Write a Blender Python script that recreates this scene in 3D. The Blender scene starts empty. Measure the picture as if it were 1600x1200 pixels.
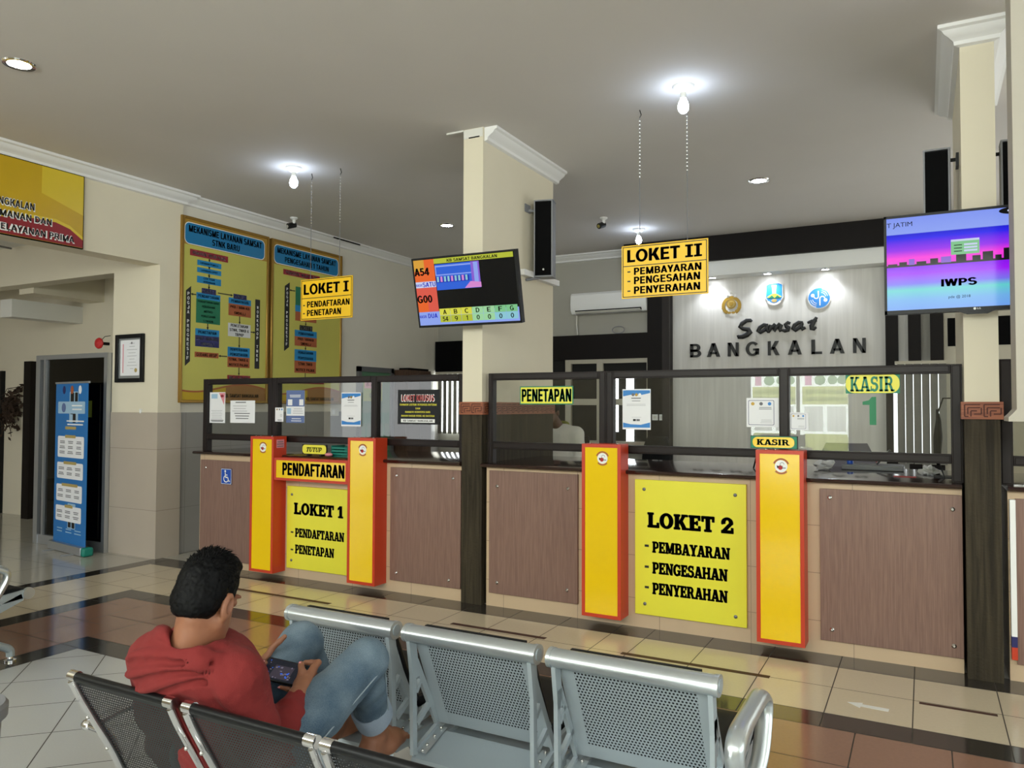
import bpy, math, random
import numpy as np
from mathutils import Matrix, Vector
random.seed(7); RNG = np.random.default_rng(7)
S = bpy.context.scene
COL = S.collection

# ------------------------------------------------------------------ camera
CAM = np.array([3.251, -5.252, 1.55]); FPX = 1202.67
YAW, PITCH, ROLL = 0.491753, 0.0293773, 0.0032031
def _axes():
    cy, sy = math.cos(YAW), math.sin(YAW); cp, sp = math.cos(PITCH), math.sin(PITCH)
    f = np.array([-sy*cp, cy*cp, sp]); r = np.array([cy, sy, 0.0]); u = np.cross(r, f)
    cr, sr = math.cos(ROLL), math.sin(ROLL)
    return cr*r + sr*u, -sr*r + cr*u, f
_R, _U, _F = _axes()
cd = bpy.data.cameras.new('camera'); cam = bpy.data.objects.new('camera', cd); COL.objects.link(cam)
cd.sensor_width = 36.0; cd.lens = FPX/1600*36; cd.clip_start = 0.05; cd.clip_end = 200
mw = Matrix.Identity(4)
for i in range(3):
    mw[i][0], mw[i][1], mw[i][2], mw[i][3] = _R[i], _U[i], -_F[i], CAM[i]
cam.matrix_world = mw
S.camera = cam

# ------------------------------------------------------------------ world, daylight, exposure
S.view_settings.view_transform = 'Standard'; S.view_settings.look = 'None'
S.view_settings.exposure = 0.0; S.view_settings.gamma = 1.0
S.view_settings.use_curve_mapping = False
w = bpy.data.worlds.new('sky'); S.world = w; w.use_nodes = True
bg = w.node_tree.nodes['Background']; bg.inputs[0].default_value = (0.86, 0.93, 1.0, 1); bg.inputs[1].default_value = 2.2
def area(name, loc, rot, sx, sy, power, col=(1, 1, 1), spread=180):
    l = bpy.data.lights.new(name, 'AREA'); l.shape = 'RECTANGLE'; l.size = sx; l.size_y = sy
    l.energy = power; l.color = col; l.spread = math.radians(spread)
    o = bpy.data.objects.new(name, l); COL.objects.link(o); o.location = loc; o.rotation_euler = [math.radians(a) for a in rot]
    return o
# daylight falling in through the glazed entrance behind the benches, the side windows and the hallway
area('added_high_daylight', (2.4, -8.3, 3.05), (84, 0, 0), 11.5, 1.7, 760, (1.0, 0.98, 0.95))  # main light, through a high window band added to brighten the hall
area('entrance_daylight', (1.5, -8.2, 1.2), (90, 0, 0), 2.4, 2.6, 170, (1.0, 1.0, 0.98))
area('side_window_daylight', (8.9, -3.6, 2.0), (90, 0, 90), 5.0, 2.4, 95, (0.97, 0.98, 1.0))
area('hallway_daylight', (-6.4, -8.0, 1.6), (90, 0, 0), 3.6, 2.8, 42, (1.0, 0.97, 0.92))
def spot(name, loc, power, ang, blend, col, aim=(0, 0, 0), r=0.04):
    l = bpy.data.lights.new(name, 'SPOT'); l.energy = power; l.spot_size = math.radians(ang); l.spot_blend = blend; l.color = col
    l.shadow_soft_size = r
    o = bpy.data.objects.new(name, l); COL.objects.link(o); o.location = loc; o.rotation_euler = aim
    return o
def pointlight(name, loc, power, col, r=0.05):
    l = bpy.data.lights.new(name, 'POINT'); l.energy = power; l.color = col; l.shadow_soft_size = r
    o = bpy.data.objects.new(name, l); COL.objects.link(o); o.location = loc
    return o

# ------------------------------------------------------------------ materials
MAT = {}
def lin(h):
    h = h.lstrip('#'); c = [int(h[i:i+2], 16)/255 for i in (0, 2, 4)]
    return [x/12.92 if x <= 0.04045 else ((x+0.055)/1.055)**2.4 for x in c]
def mat(key, col, rough=0.5, metal=0.0, spec=0.5, emit=None, es=0.0, noise=None, coat=0.0, bump=None, tex=None, alpha=None):
    """noise=(scale, amount) mottles the colour; bump=(scale, strength); tex(nt, vector)->colour socket"""
    m = bpy.data.materials.new(key); m.use_nodes = True; nt = m.node_tree; b = nt.nodes['Principled BSDF']
    c = lin(col) if isinstance(col, str) else list(col)
    b.inputs['Base Color'].default_value = (*c, 1); b.inputs['Roughness'].default_value = rough
    b.inputs['Metallic'].default_value = metal; b.inputs['Specular IOR Level'].default_value = spec
    b.inputs['Coat Weight'].default_value = coat; b.inputs['Coat Roughness'].default_value = 0.08
    if emit is not None:
        b.inputs['Emission Color'].default_value = (*(lin(emit) if isinstance(emit, str) else emit), 1); b.inputs['Emission Strength'].default_value = es
    if noise or bump or tex or alpha:
        tc = nt.nodes.new('ShaderNodeTexCoord'); vec = tc.outputs['Object']
    if noise:
        n = nt.nodes.new('ShaderNodeTexNoise'); n.inputs['Scale'].default_value = noise[0]; n.inputs['Detail'].default_value = 6
        nt.links.new(vec, n.inputs['Vector'])
        mx = nt.nodes.new('ShaderNodeMix'); mx.data_type = 'RGBA'
        mx.inputs[6].default_value = (*[x*(1-noise[1]) for x in c], 1); mx.inputs[7].default_value = (*[min(1, x*(1+noise[1])) for x in c], 1)
        nt.links.new(n.outputs['Fac'], mx.inputs[0]); nt.links.new(mx.outputs[2], b.inputs['Base Color'])
    if tex:
        nt.links.new(tex(nt, vec), b.inputs['Base Color'])
    if bump:
        n = nt.nodes.new('ShaderNodeTexNoise'); n.inputs['Scale'].default_value = bump[0]; n.inputs['Detail'].default_value = 4
        nt.links.new(vec, n.inputs['Vector'])
        bp = nt.nodes.new('ShaderNodeBump'); bp.inputs['Strength'].default_value = bump[1]; bp.inputs['Distance'].default_value = 0.02
        nt.links.new(n.outputs['Fac'], bp.inputs['Height']); nt.links.new(bp.outputs['Normal'], b.inputs['Normal'])
    if alpha:
        nt.links.new(alpha(nt, vec), b.inputs['Alpha'])
    MAT[key] = m
    return m
def math_node(nt, op, a, b=None, c=None):
    n = nt.nodes.new('ShaderNodeMath'); n.operation = op
    for i, x in enumerate((a, b, c)):
        if x is None: continue
        if hasattr(x, 'links'): nt.links.new(x, n.inputs[i])
        else: n.inputs[i].default_value = x
    return n.outputs[0]
def grain(c0, c1, scale=(60, 60, 2.0), det=5, dist=0.6):
    """wood-like streaks along z"""
    def f(nt, vec):
        mp = nt.nodes.new('ShaderNodeMapping'); mp.inputs['Scale'].default_value = scale; nt.links.new(vec, mp.inputs['Vector'])
        n = nt.nodes.new('ShaderNodeTexNoise'); n.inputs['Scale'].default_value = 1.0; n.inputs['Detail'].default_value = det; n.inputs['Distortion'].default_value = dist
        nt.links.new(mp.outputs[0], n.inputs['Vector'])
        r = nt.nodes.new('ShaderNodeValToRGB'); r.color_ramp.elements[0].position = 0.32; r.color_ramp.elements[1].position = 0.68
        r.color_ramp.elements[0].color = (*lin(c0), 1); r.color_ramp.elements[1].color = (*lin(c1), 1)
        nt.links.new(n.outputs['Fac'], r.inputs[0]); return r.outputs[0]
    return f
def joints(base, line, sx, sz, ox=0.0, oz=0.0, wd=0.004, var=0.06, axis=0):
    """wall tile joints: spacing sx along x (or y when axis=1), sz along z, on object coordinates"""
    def f(nt, vec):
        sp = nt.nodes.new('ShaderNodeSeparateXYZ'); nt.links.new(vec, sp.inputs[0])
        lines = []
        for o, s, off in ((sp.outputs[axis], sx, ox), (sp.outputs[2], sz, oz)):
            t = math_node(nt, 'DIVIDE', math_node(nt, 'ADD', o, off), s); fr = math_node(nt, 'FRACT', t)
            lines.append(math_node(nt, 'LESS_THAN', fr, wd/s))
        L = math_node(nt, 'MAXIMUM', lines[0], lines[1])
        n = nt.nodes.new('ShaderNodeTexNoise'); n.inputs['Scale'].default_value = 5; n.inputs['Detail'].default_value = 5; nt.links.new(vec, n.inputs['Vector'])
        m0 = nt.nodes.new('ShaderNodeMix'); m0.data_type = 'RGBA'; c = lin(base)
        m0.inputs[6].default_value = (*[x*(1-var) for x in c], 1); m0.inputs[7].default_value = (*[x*(1+var) for x in c], 1)
        nt.links.new(n.outputs['Fac'], m0.inputs[0])
        mx = nt.nodes.new('ShaderNodeMix'); mx.data_type = 'RGBA'; nt.links.new(L, mx.inputs[0]); nt.links.new(m0.outputs[2], mx.inputs[6]); mx.inputs[7].default_value = (*lin(line), 1)
        return mx.outputs[2]
    return f
def holes(px, pz, r, x0, x1, z0, z1, stagger=True):
    """punched round holes between x0..x1 of each seat, as alpha, on object coordinates"""
    def f(nt, vec):
        sp = nt.nodes.new('ShaderNodeSeparateXYZ'); nt.links.new(vec, sp.inputs[0]); X, Z = sp.outputs[0], sp.outputs[2]
        row = math_node(nt, 'FLOOR', math_node(nt, 'DIVIDE', Z, pz))
        odd = math_node(nt, 'MULTIPLY', math_node(nt, 'MODULO', row, 2.0), 0.5 if stagger else 0.0)
        fx = math_node(nt, 'SUBTRACT', math_node(nt, 'FRACT', math_node(nt, 'ADD', math_node(nt, 'DIVIDE', X, px), odd)), 0.5)
        fz = math_node(nt, 'SUBTRACT', math_node(nt, 'FRACT', math_node(nt, 'DIVIDE', Z, pz)), 0.5)
        d2 = math_node(nt, 'ADD', math_node(nt, 'POWER', math_node(nt, 'MULTIPLY', fx, px), 2.0), math_node(nt, 'POWER', math_node(nt, 'MULTIPLY', fz, pz*1.08), 2.0))
        hole = math_node(nt, 'LESS_THAN', d2, r*r)
        ins = math_node(nt, 'MULTIPLY', math_node(nt, 'GREATER_THAN', Z, z0), math_node(nt, 'LESS_THAN', Z, z1))
        ins = math_node(nt, 'MULTIPLY', ins, math_node(nt, 'MULTIPLY', math_node(nt, 'GREATER_THAN', X, x0), math_node(nt, 'LESS_THAN', X, x1)))
        return math_node(nt, 'SUBTRACT', 1.0, math_node(nt, 'MULTIPLY', hole, ins))
    return f

mat('cream', '#ddd4bd', 0.75, noise=(3, 0.035)); mat('cream_pale', '#d8d3c6', 0.75, noise=(2.5, 0.04))
mat('ceiling', '#d6d1cc', 0.85, noise=(1.2, 0.05), bump=(4, 0.05))
mat('cornice', '#e9e8e6', 0.6); mat('white', '#eeeeec', 0.5); mat('offwhite', '#dcdad2', 0.6); mat('paper', '#e8e8ea', 0.7)
mat('pier_tile', '#b0a496', 0.35, tex=joints('#b3a798', '#96897c', 50.0, 0.62, 0, 0.14, 0.006, 0.04))
mat('wainscot', '#8d8b86', 0.3, tex=joints('#93908b', '#7b7874', 0.6, 0.62, 0.3, 0.14, 0.005, 0.05, 1))
mat('counter_tile', '#c2a793', 0.3, tex=joints('#c8ae8f', '#96806b', 0.62, 0.30, 0.22, 0.10, 0.004, 0.05))
mat('laminate', '#7d5f54', 0.42, tex=grain('#74574c', '#8a6c5f', (230, 230, 5)))
mat('frame_brown', '#1f1715', 0.4, spec=0.25, noise=(8, 0.2)); mat('worktop', '#2b1713', 0.12, coat=0.5, noise=(20, 0.35))
mat('worktop_edge', '#4a2418', 0.2, coat=0.4, noise=(18, 0.4))
mat('clad_wood', '#3a3226', 0.65, spec=0.2, tex=grain('#282219', '#423a2b', (34, 34, 1.6), 6, 1.2), bump=(60, 0.15))
mat('band_wood', '#8a4a2c', 0.5, tex=grain('#7a3c22', '#9a5a38', (3, 3, 90))); mat('band_groove', '#4e2415', 0.7)
mat('red_box', '#c23a1c', 0.4); mat('yellow_box', '#f0c800', 0.22, noise=(3, 0.03), coat=0.12)
mat('yellow_sheet', '#e8e03c', 0.35, noise=(6, 0.03)); mat('ink', '#0c0c0c', 0.45); mat('sign_yellow', '#fbc814', 0.4)
mat('chrome', '#e6e6e8', 0.08, 1.0); mat('steel', '#b9b9ba', 0.3, 1.0); mat('alu', '#b9bcc0', 0.35, 0.8); mat('screw', '#c9c7c2', 0.25, 1.0)
mat('grey_paint', '#a6b0b6', 0.34, 0.25); mat('silver_tube', '#c4cacd', 0.28, 0.75); mat('black_pad', '#0e0f12', 0.55, spec=0.25); mat('duct', '#b9b2a4', 0.75, noise=(2.5, 0.04)); mat('black_metal', '#1a1b1d', 0.35, 0.3)
mat('plastic_grey', '#85868a', 0.5); mat('plastic_black', '#0c0d0f', 0.4, spec=0.3); mat('black', '#070708', 0.8, spec=0.1); mat('dark_brown', '#15100f', 0.5, spec=0.15, noise=(4, 0.15))
mat('grout', '#48423c', 0.8)
def tilemat(key, c, rough, var, sc=60):
    mat(key, c, rough, spec=0.5, noise=(sc, var), coat=0.15)
tilemat('t_beige', '#d2c4aa', 0.19, 0.05); tilemat('t_dark', '#38342f', 0.12, 0.12); tilemat('t_brown', '#94715f', 0.14, 0.08)
tilemat('t_grey', '#bfbfbd', 0.26, 0.05, 140); tilemat('t_hall', '#bdb8ac', 0.10, 0.04)
mat('tape_brown', '#4a3028', 0.6); mat('tape_white', '#e6e6e2', 0.6)
mat('blue_head', '#0e74a8', 0.4); mat('chart_bg', '#c2bc58', 0.4, noise=(2, 0.08)); mat('chart_gold', '#a8812a', 0.4); mat('gold_frame', '#a4803c', 0.3, 0.7)
mat('maroon', '#8e1a2a', 0.5); mat('navy', '#20225e', 0.5); mat('green', '#12704e', 0.5); mat('brick', '#a5562c', 0.5); mat('chart_white', '#cfd0d0', 0.5); mat('cyan_block', '#1180b8', 0.5)
mat('chart_tan', '#9a6b32', 0.5); mat('chart_yel', '#c5a516', 0.5); mat('letter_green', '#13805f', 0.5); mat('green_sheet', '#0d7a4c', 0.5)
mat('board_yellow', '#c4a118', 0.35, noise=(2, 0.12)); mat('board_yel2', '#d8bd30', 0.35); mat('board_red', '#8c2128', 0.4)
mat('red', '#b01c1c', 0.5); mat('pink', '#d88a94', 0.6); mat('teal', '#0a7a6a', 0.5); mat('sky_blue', '#2f7fc8', 0.5); mat('blue_paper', '#5c6f9e', 0.5); mat('banner_blue', '#1f6fb4', 0.45, noise=(1.5, 0.12))
mat('pale_blue', '#9fc0d8', 0.5); mat('tan_pill', '#b09a5a', 0.5); mat('gold', '#9a7a2a', 0.35, 0.4); mat('lime', '#9aa83a', 0.5); mat('grey_line', '#6d6d70', 0.6); mat('light_line', '#b5b5b8', 0.6)
mat('panel_white', '#d2d0cc', 0.4, tex=grain('#cbc8c2', '#d9d6d0', (18, 18, 0.8))); mat('wall_grey', '#aaa79c', 0.5, noise=(3, 0.03))
mat('white_lamp', '#ffffff', 0.5, emit='#f2f7ff', es=50.0); mat('bulb_lamp', '#ffffff', 0.5, emit='#d4e6ff', es=55.0)
mat('lit_dim', '#ffffff', 0.5, emit='#f5fbff', es=1.6); mat('lit_window', '#ffffff', 0.5, emit='#f5fbff', es=7.0); mat('door_green', '#4f7a5c', 0.4); mat('blind_dark', '#3d3d3a', 0.7); mat('blind_grey', '#6e6d68', 0.7); mat('cab_brown', '#4b3524', 0.5, tex=grain('#402b1c', '#584030', (40, 40, 2)))
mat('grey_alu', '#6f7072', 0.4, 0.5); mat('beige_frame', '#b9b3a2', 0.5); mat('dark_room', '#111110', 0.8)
mat('skin', '#8a5a41', 0.55, noise=(40, 0.06)); mat('skin_dark', '#5a3a2c', 0.55); mat('hair', '#020203', 0.6, spec=0.14, noise=(80, 0.3)); mat('hoodie', '#741c1b', 0.9, noise=(30, 0.07), bump=(500, 0.25))
mat('lavender', '#77747f', 0.85); mat('shirt_white', '#d8d6cf', 0.85); mat('shirt_trim', '#8a8f2a', 0.8); mat('foliage', '#3b2a1c', 0.8, noise=(20, 0.4)); mat('blue_plastic', '#1f4fb0', 0.3)
def denim(nt, vec):
    n = nt.nodes.new('ShaderNodeTexNoise'); n.inputs['Scale'].default_value = 4.5; n.inputs['Detail'].default_value = 3; nt.links.new(vec, n.inputs['Vector'])
    n2 = nt.nodes.new('ShaderNodeTexNoise'); n2.inputs['Scale'].default_value = 420; n2.inputs['Detail'].default_value = 2; nt.links.new(vec, n2.inputs['Vector'])
    f = math_node(nt, 'ADD', math_node(nt, 'MULTIPLY', n.outputs['Fac'], 0.75), math_node(nt, 'MULTIPLY', n2.outputs['Fac'], 0.25))
    r = nt.nodes.new('ShaderNodeValToRGB'); r.color_ramp.elements[0].position = 0.36; r.color_ramp.elements[1].position = 0.66
    r.color_ramp.elements[0].color = (*lin('#3a5063'), 1); r.color_ramp.elements[1].color = (*lin('#80909a'), 1)
    nt.links.new(f, r.inputs[0]); return r.outputs[0]
mat('denim', '#4d677c', 0.9, tex=denim, bump=(600, 0.2)); mat('denim_cuff', '#8b97a6', 0.9, noise=(200, 0.12)); mat('stitch', '#8a97a0', 0.9); mat('denim_dark', '#22384c', 0.9)
mat('perforated', '#a2acb2', 0.36, 0.2, alpha=holes(0.0118, 0.0108, 0.0036, -9, 9, 0.455, 0.735)); MAT['perforated'].node_tree.nodes['Principled BSDF'].inputs['Specular IOR Level'].default_value = 0.4
mat('black_mesh', '#202224', 0.38, 0.35, alpha=holes(0.009, 0.009, 0.0021, -9, 9, 0.30, 0.765, False))
def screen(key, stops, es, axis=2):
    pass
def emis(key, col, es=1.0):
    m = bpy.data.materials.new(key); m.use_nodes = True; nt = m.node_tree; b = nt.nodes['Principled BSDF']; c = lin(col)
    b.inputs['Base Color'].default_value = (0.006, 0.006, 0.006, 1); b.inputs['Roughness'].default_value = 0.12; b.inputs['Specular IOR Level'].default_value = 0.22
    b.inputs['Emission Color'].default_value = (*c, 1); b.inputs['Emission Strength'].default_value = es; MAT[key] = m
for k, c in dict(s_black='#050608', s_orange='#e8662a', s_red='#dd5a4a', s_amber='#d9a03a', s_lime='#b6bf3a', s_sky='#8fa6f0', s_blue='#2e62d8', s_deep='#1a2fae', s_violet='#8a5fd0',
                 s_green='#7fc48c', s_yel='#d8d84a', s_ltgreen='#9fd6a0', s_cyan='#8cc8d6', s_white='#c9d2f0', s_pink='#d88ad0').items(): emis(k, c, 0.95)
emis('s_ink', '#020204', 0.0); MAT['s_ink'].node_tree.nodes['Principled BSDF'].inputs['Roughness'].default_value = 0.7; MAT['s_ink'].node_tree.nodes['Principled BSDF'].inputs['Specular IOR Level'].default_value = 0.1; emis('s_navy', '#1a22c0', 0.9)
def ramp_screen(key, stops, z0, z1, es=1.0):
    """screen whose picture changes with height (object z)"""
    m = bpy.data.materials.new(key); m.use_nodes = True; nt = m.node_tree; b = nt.nodes['Principled BSDF']
    b.inputs['Base Color'].default_value = (0.006, 0.006, 0.006, 1); b.inputs['Roughness'].default_value = 0.12; b.inputs['Specular IOR Level'].default_value = 0.22
    tc = nt.nodes.new('ShaderNodeTexCoord'); sp = nt.nodes.new('ShaderNodeSeparateXYZ'); nt.links.new(tc.outputs['Object'], sp.inputs[0])
    t = math_node(nt, 'DIVIDE', math_node(nt, 'SUBTRACT', sp.outputs[2], z0), z1-z0)
    r = nt.nodes.new('ShaderNodeValToRGB'); e = r.color_ramp.elements
    e[0].position = stops[0][0]; e[0].color = (*lin(stops[0][1]), 1); e[1].position = stops[-1][0]; e[1].color = (*lin(stops[-1][1]), 1)
    for p, c in stops[1:-1]:
        x = e.new(p); x.color = (*lin(c), 1)
    nt.links.new(t, r.inputs[0]); nt.links.new(r.outputs[0], b.inputs['Emission Color']); b.inputs['Emission Strength'].default_value = es; MAT[key] = m
def glass(key, tint=(1, 1, 1), k=1.0, rough=0.0, base=0.0):
    m = bpy.data.materials.new(key); m.use_nodes = True; nt = m.node_tree; nt.nodes.remove(nt.nodes['Principled BSDF'])
    out = nt.nodes['Material Output']; tr = nt.nodes.new('ShaderNodeBsdfTransparent'); gl = nt.nodes.new('ShaderNodeBsdfGlossy'); mx = nt.nodes.new('ShaderNodeMixShader'); ge = nt.nodes.new('ShaderNodeNewGeometry'); dt = nt.nodes.new('ShaderNodeVectorMath'); dt.operation = 'DOT_PRODUCT'
    tr.inputs[0].default_value = (*tint, 1); gl.inputs['Roughness'].default_value = rough
    nt.links.new(ge.outputs['Incoming'], dt.inputs[0]); nt.links.new(ge.outputs['Normal'], dt.inputs[1]); ca = math_node(nt, 'ABSOLUTE', dt.outputs['Value'])
    sch = math_node(nt, 'ADD', math_node(nt, 'MULTIPLY', math_node(nt, 'POWER', math_node(nt, 'SUBTRACT', 1.0, ca), 5.0), 0.96), 0.04)
    fac = math_node(nt, 'ADD', math_node(nt, 'MULTIPLY', sch, k), base)
    nt.links.new(fac, mx.inputs[0]); nt.links.new(tr.outputs[0], mx.inputs[1]); nt.links.new(gl.outputs[0], mx.inputs[2]); nt.links.new(mx.outputs[0], out.inputs[0]); MAT[key] = m
glass('glass', (0.955, 0.968, 0.955), 1.15); glass('glass_dark', (0.10, 0.10, 0.10), 1.3); glass('acrylic', (0.82, 0.81, 0.78), 1.0, 0.05, 0.03); glass('glass_door', (0.92, 0.95, 0.93), 1.0)
def translucent(key, col, f=0.7):
    m = bpy.data.materials.new(key); m.use_nodes = True; nt = m.node_tree; nt.nodes.remove(nt.nodes['Principled BSDF']); out = nt.nodes['Material Output']
    a = nt.nodes.new('ShaderNodeBsdfDiffuse'); b = nt.nodes.new('ShaderNodeBsdfTranslucent'); mx = nt.nodes.new('ShaderNodeMixShader'); mx.inputs[0].default_value = f
    for x in (a, b): x.inputs[0].default_value = (*lin(col), 1)
    nt.links.new(a.outputs[0], mx.inputs[1]); nt.links.new(b.outputs[0], mx.inputs[2]); nt.links.new(mx.outputs[0], out.inputs[0]); MAT[key] = m
translucent('film_yellow', '#d8dc8a'); translucent('film_green', '#8fb48a'); translucent('film_white', '#f2f2f2'); translucent('film_pink', '#f0a8d0')
# ------------------------------------------------------------------ mesh helpers
def on_y(u, v, Y):
    d = _R*((u-800)/FPX) - _U*((v-600)/FPX) + _F; return CAM + d*(Y-CAM[1])/d[1]
def wloc(o):
    p = Vector((0, 0, 0))
    while o is not None: p = p + o.location; o = o.parent
    return p
class MB:
    def __init__(s, M=None): s.v = []; s.f = []; s.m = []; s.M = M
    def add(s, vs, fs, m):
        o = len(s.v)
        if s.M is not None: vs = [s.M @ Vector(p) for p in vs]
        s.v.extend(tuple(map(float, p)) for p in vs); s.f.extend(tuple(i+o for i in f) for f in fs); s.m.extend([m]*len(fs)); return s
    def box(s, x0, y0, z0, x1, y1, z1, m):
        x0, x1 = min(x0, x1), max(x0, x1); y0, y1 = min(y0, y1), max(y0, y1); z0, z1 = min(z0, z1), max(z0, z1)
        v = [(x0, y0, z0), (x1, y0, z0), (x1, y1, z0), (x0, y1, z0), (x0, y0, z1), (x1, y0, z1), (x1, y1, z1), (x0, y1, z1)]
        return s.add(v, [(3, 2, 1, 0), (4, 5, 6, 7), (0, 1, 5, 4), (1, 2, 6, 5), (2, 3, 7, 6), (3, 0, 4, 7)], m)
    def tube(s, pts, r, m, seg=10, closed=False, caps=True, flat=None):
        P = [np.array(p, float) for p in pts]; n = len(P); rs = r if isinstance(r, (list, tuple)) else [r]*n
        T = []
        for i in range(n):
            a = P[(i-1) % n] if (closed or i > 0) else P[i]; b = P[(i+1) % n] if (closed or i < n-1) else P[i]
            t = b-a; T.append(t/(np.linalg.norm(t)+1e-9))
        up = np.array([0, 0, 1.0]) if abs(T[0][2]) < 0.9 else np.array([1.0, 0, 0])
        N = np.cross(T[0], up); N /= np.linalg.norm(N); vs = []; fs = []
        for i in range(n):
            N = N - T[i]*(N@T[i]); N /= np.linalg.norm(N)+1e-9; B = np.cross(T[i], N)
            for k in range(seg):
                a = 2*math.pi*k/seg; q = (1.0, 1.0) if flat is None else flat
                vs.append(P[i]+rs[i]*(q[0]*math.cos(a)*N+q[1]*math.sin(a)*B))
        for i in range(n if closed else n-1):
            j = (i+1) % n
            for k in range(seg): fs.append((i*seg+k, i*seg+(k+1) % seg, j*seg+(k+1) % seg, j*seg+k))
        if caps and not closed: fs += [tuple(range(seg-1, -1, -1)), tuple((n-1)*seg+k for k in range(seg))]
        return s.add(vs, fs, m)
    def cyl(s, p, q, r, m, seg=16, r2=None): return s.tube([p, q], [r, r if r2 is None else r2], m, seg)
    def lathe(s, prof, c, m, seg=24, axis=2):
        vs = []; fs = []; n = len(prof)
        for r, z in prof:
            for k in range(seg):
                a = 2*math.pi*k/seg; p = [r*math.cos(a), r*math.sin(a), z]
                if axis == 1: p = [p[0], -p[2], p[1]]
                if axis == 0: p = [p[2], p[0], p[1]]
                vs.append((c[0]+p[0], c[1]+p[1], c[2]+p[2]))
        for i in range(n-1):
            for k in range(seg): fs.append((i*seg+k, i*seg+(k+1) % seg, (i+1)*seg+(k+1) % seg, (i+1)*seg+k))
        fs += [tuple(range(seg-1, -1, -1)), tuple((n-1)*seg+k for k in range(seg))]
        return s.add(vs, fs, m)
    def ball(s, c, r, m, seg=16, rings=10):
        r = r if isinstance(r, (tuple, list)) else (r, r, r); vs = []; fs = []
        for i in range(1, rings):
            t = math.pi*i/rings
            for k in range(seg):
                a = 2*math.pi*k/seg; vs.append((c[0]+r[0]*math.sin(t)*math.cos(a), c[1]+r[1]*math.sin(t)*math.sin(a), c[2]+r[2]*math.cos(t)))
        for i in range(rings-2):
            for k in range(seg): fs.append((i*seg+k, (i+1)*seg+k, (i+1)*seg+(k+1) % seg, i*seg+(k+1) % seg))
        top = len(vs); vs += [(c[0], c[1], c[2]+r[2]), (c[0], c[1], c[2]-r[2])]; b = (rings-2)*seg
        for k in range(seg): fs += [(top, k, (k+1) % seg), (top+1, b+(k+1) % seg, b+k)]
        return s.add(vs, fs, m)
    def poly(s, pts, m): return s.add(pts, [tuple(range(len(pts)))], m)
    def prism(s, pts, a, b, m, axis=0):
        """closed polygon (two coordinates) extruded from a to b along axis"""
        f = {0: lambda p, t: (t, p[0], p[1]), 1: lambda p, t: (p[0], t, p[1]), 2: lambda p, t: (p[0], p[1], t)}[axis]
        n = len(pts); vs = [f(p, a) for p in pts]+[f(p, b) for p in pts]
        return s.add(vs, [tuple(range(n-1, -1, -1)), tuple(range(n, 2*n))]+[(i, (i+1) % n, n+(i+1) % n, n+i) for i in range(n)], m)
    def build(s, name, parent=None, label=None, cat=None, group=None, kind=None, smooth=35, bevel=0, origin=None):
        me = bpy.data.meshes.new(name); keys = list(dict.fromkeys(s.m))
        V = np.array(s.v)
        if parent is not None: off = np.array(wloc(parent))
        elif origin is not None: off = np.array(origin, float)
        elif kind in ('structure', 'stuff'): off = np.zeros(3)
        else: lo, hi = V.min(0), V.max(0); off = np.array([(lo[0]+hi[0])/2, (lo[1]+hi[1])/2, lo[2]])
        me.from_pydata((V-off).tolist(), [], s.f)
        for k in keys: me.materials.append(MAT[k])
        ix = {k: i for i, k in enumerate(keys)}; me.polygons.foreach_set('material_index', [ix[k] for k in s.m])
        if smooth: me.shade_smooth(); me.set_sharp_from_angle(angle=math.radians(smooth))
        me.update()
        o = bpy.data.objects.new(name, me); COL.objects.link(o)
        if parent is not None: o.parent = parent
        else: o.location = off
        if bevel:
            b = o.modifiers.new('bevel', 'BEVEL'); b.width = bevel; b.segments = 2; b.limit_method = 'ANGLE'; b.angle_limit = math.radians(50)
        return tag(o, label, cat, group, kind)
def tag(o, label=None, cat=None, group=None, kind=None):
    for k, v in (('label', label), ('category', cat), ('group', group), ('kind', kind)):
        if v: o[k] = v
    return o
def thing(name, loc, label, cat, group=None):
    o = bpy.data.objects.new(name, None); COL.objects.link(o); o.location = loc; o.empty_display_size = 0.1
    return tag(o, label, cat, group)
def copy_tree(o, parent=None):
    c = o.copy(); COL.objects.link(c); c.parent = parent
    for ch in list(o.children): copy_tree(ch, c)
    return c

# ------------------------------------------------------------------ lettering
GLY = {}
def glyphs(chars, off):
    cu = bpy.data.curves.new('g', 'FONT'); ob = bpy.data.objects.new('g', cu); COL.objects.link(ob); cu.resolution_u = 3; cu.offset = off; cu.fill_mode = 'FRONT'; cu.dimensions = '2D'
    def get(t):
        cu.body = t; dg = bpy.context.evaluated_depsgraph_get(); dg.update(); me = ob.evaluated_get(dg).to_mesh()
        v = [(p.co.x, p.co.y) for p in me.vertices]; f = [tuple(p.vertices) for p in me.polygons]; ob.evaluated_get(dg).to_mesh_clear(); return v, f
    H = max(p[1] for p in get('H')[0]); x2 = max(p[0] for p in get('HH')[0])
    for ch in chars:
        if (ch, off) in GLY: continue
        v, f = get(ch) if ch != ' ' else ([], [])
        adv = max(p[0] for p in get('H'+ch+'H')[0])-x2
        GLY[(ch, off)] = ([(x/H, y/H) for x, y in v], f, adv/H)
    bpy.data.objects.remove(ob); bpy.data.curves.remove(cu)
_AL = 'ABCDEFGHIJKLMNOPQRSTUVWXYZ0123456789-/&.,@ '
glyphs(_AL+'pde', 0.0)
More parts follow.
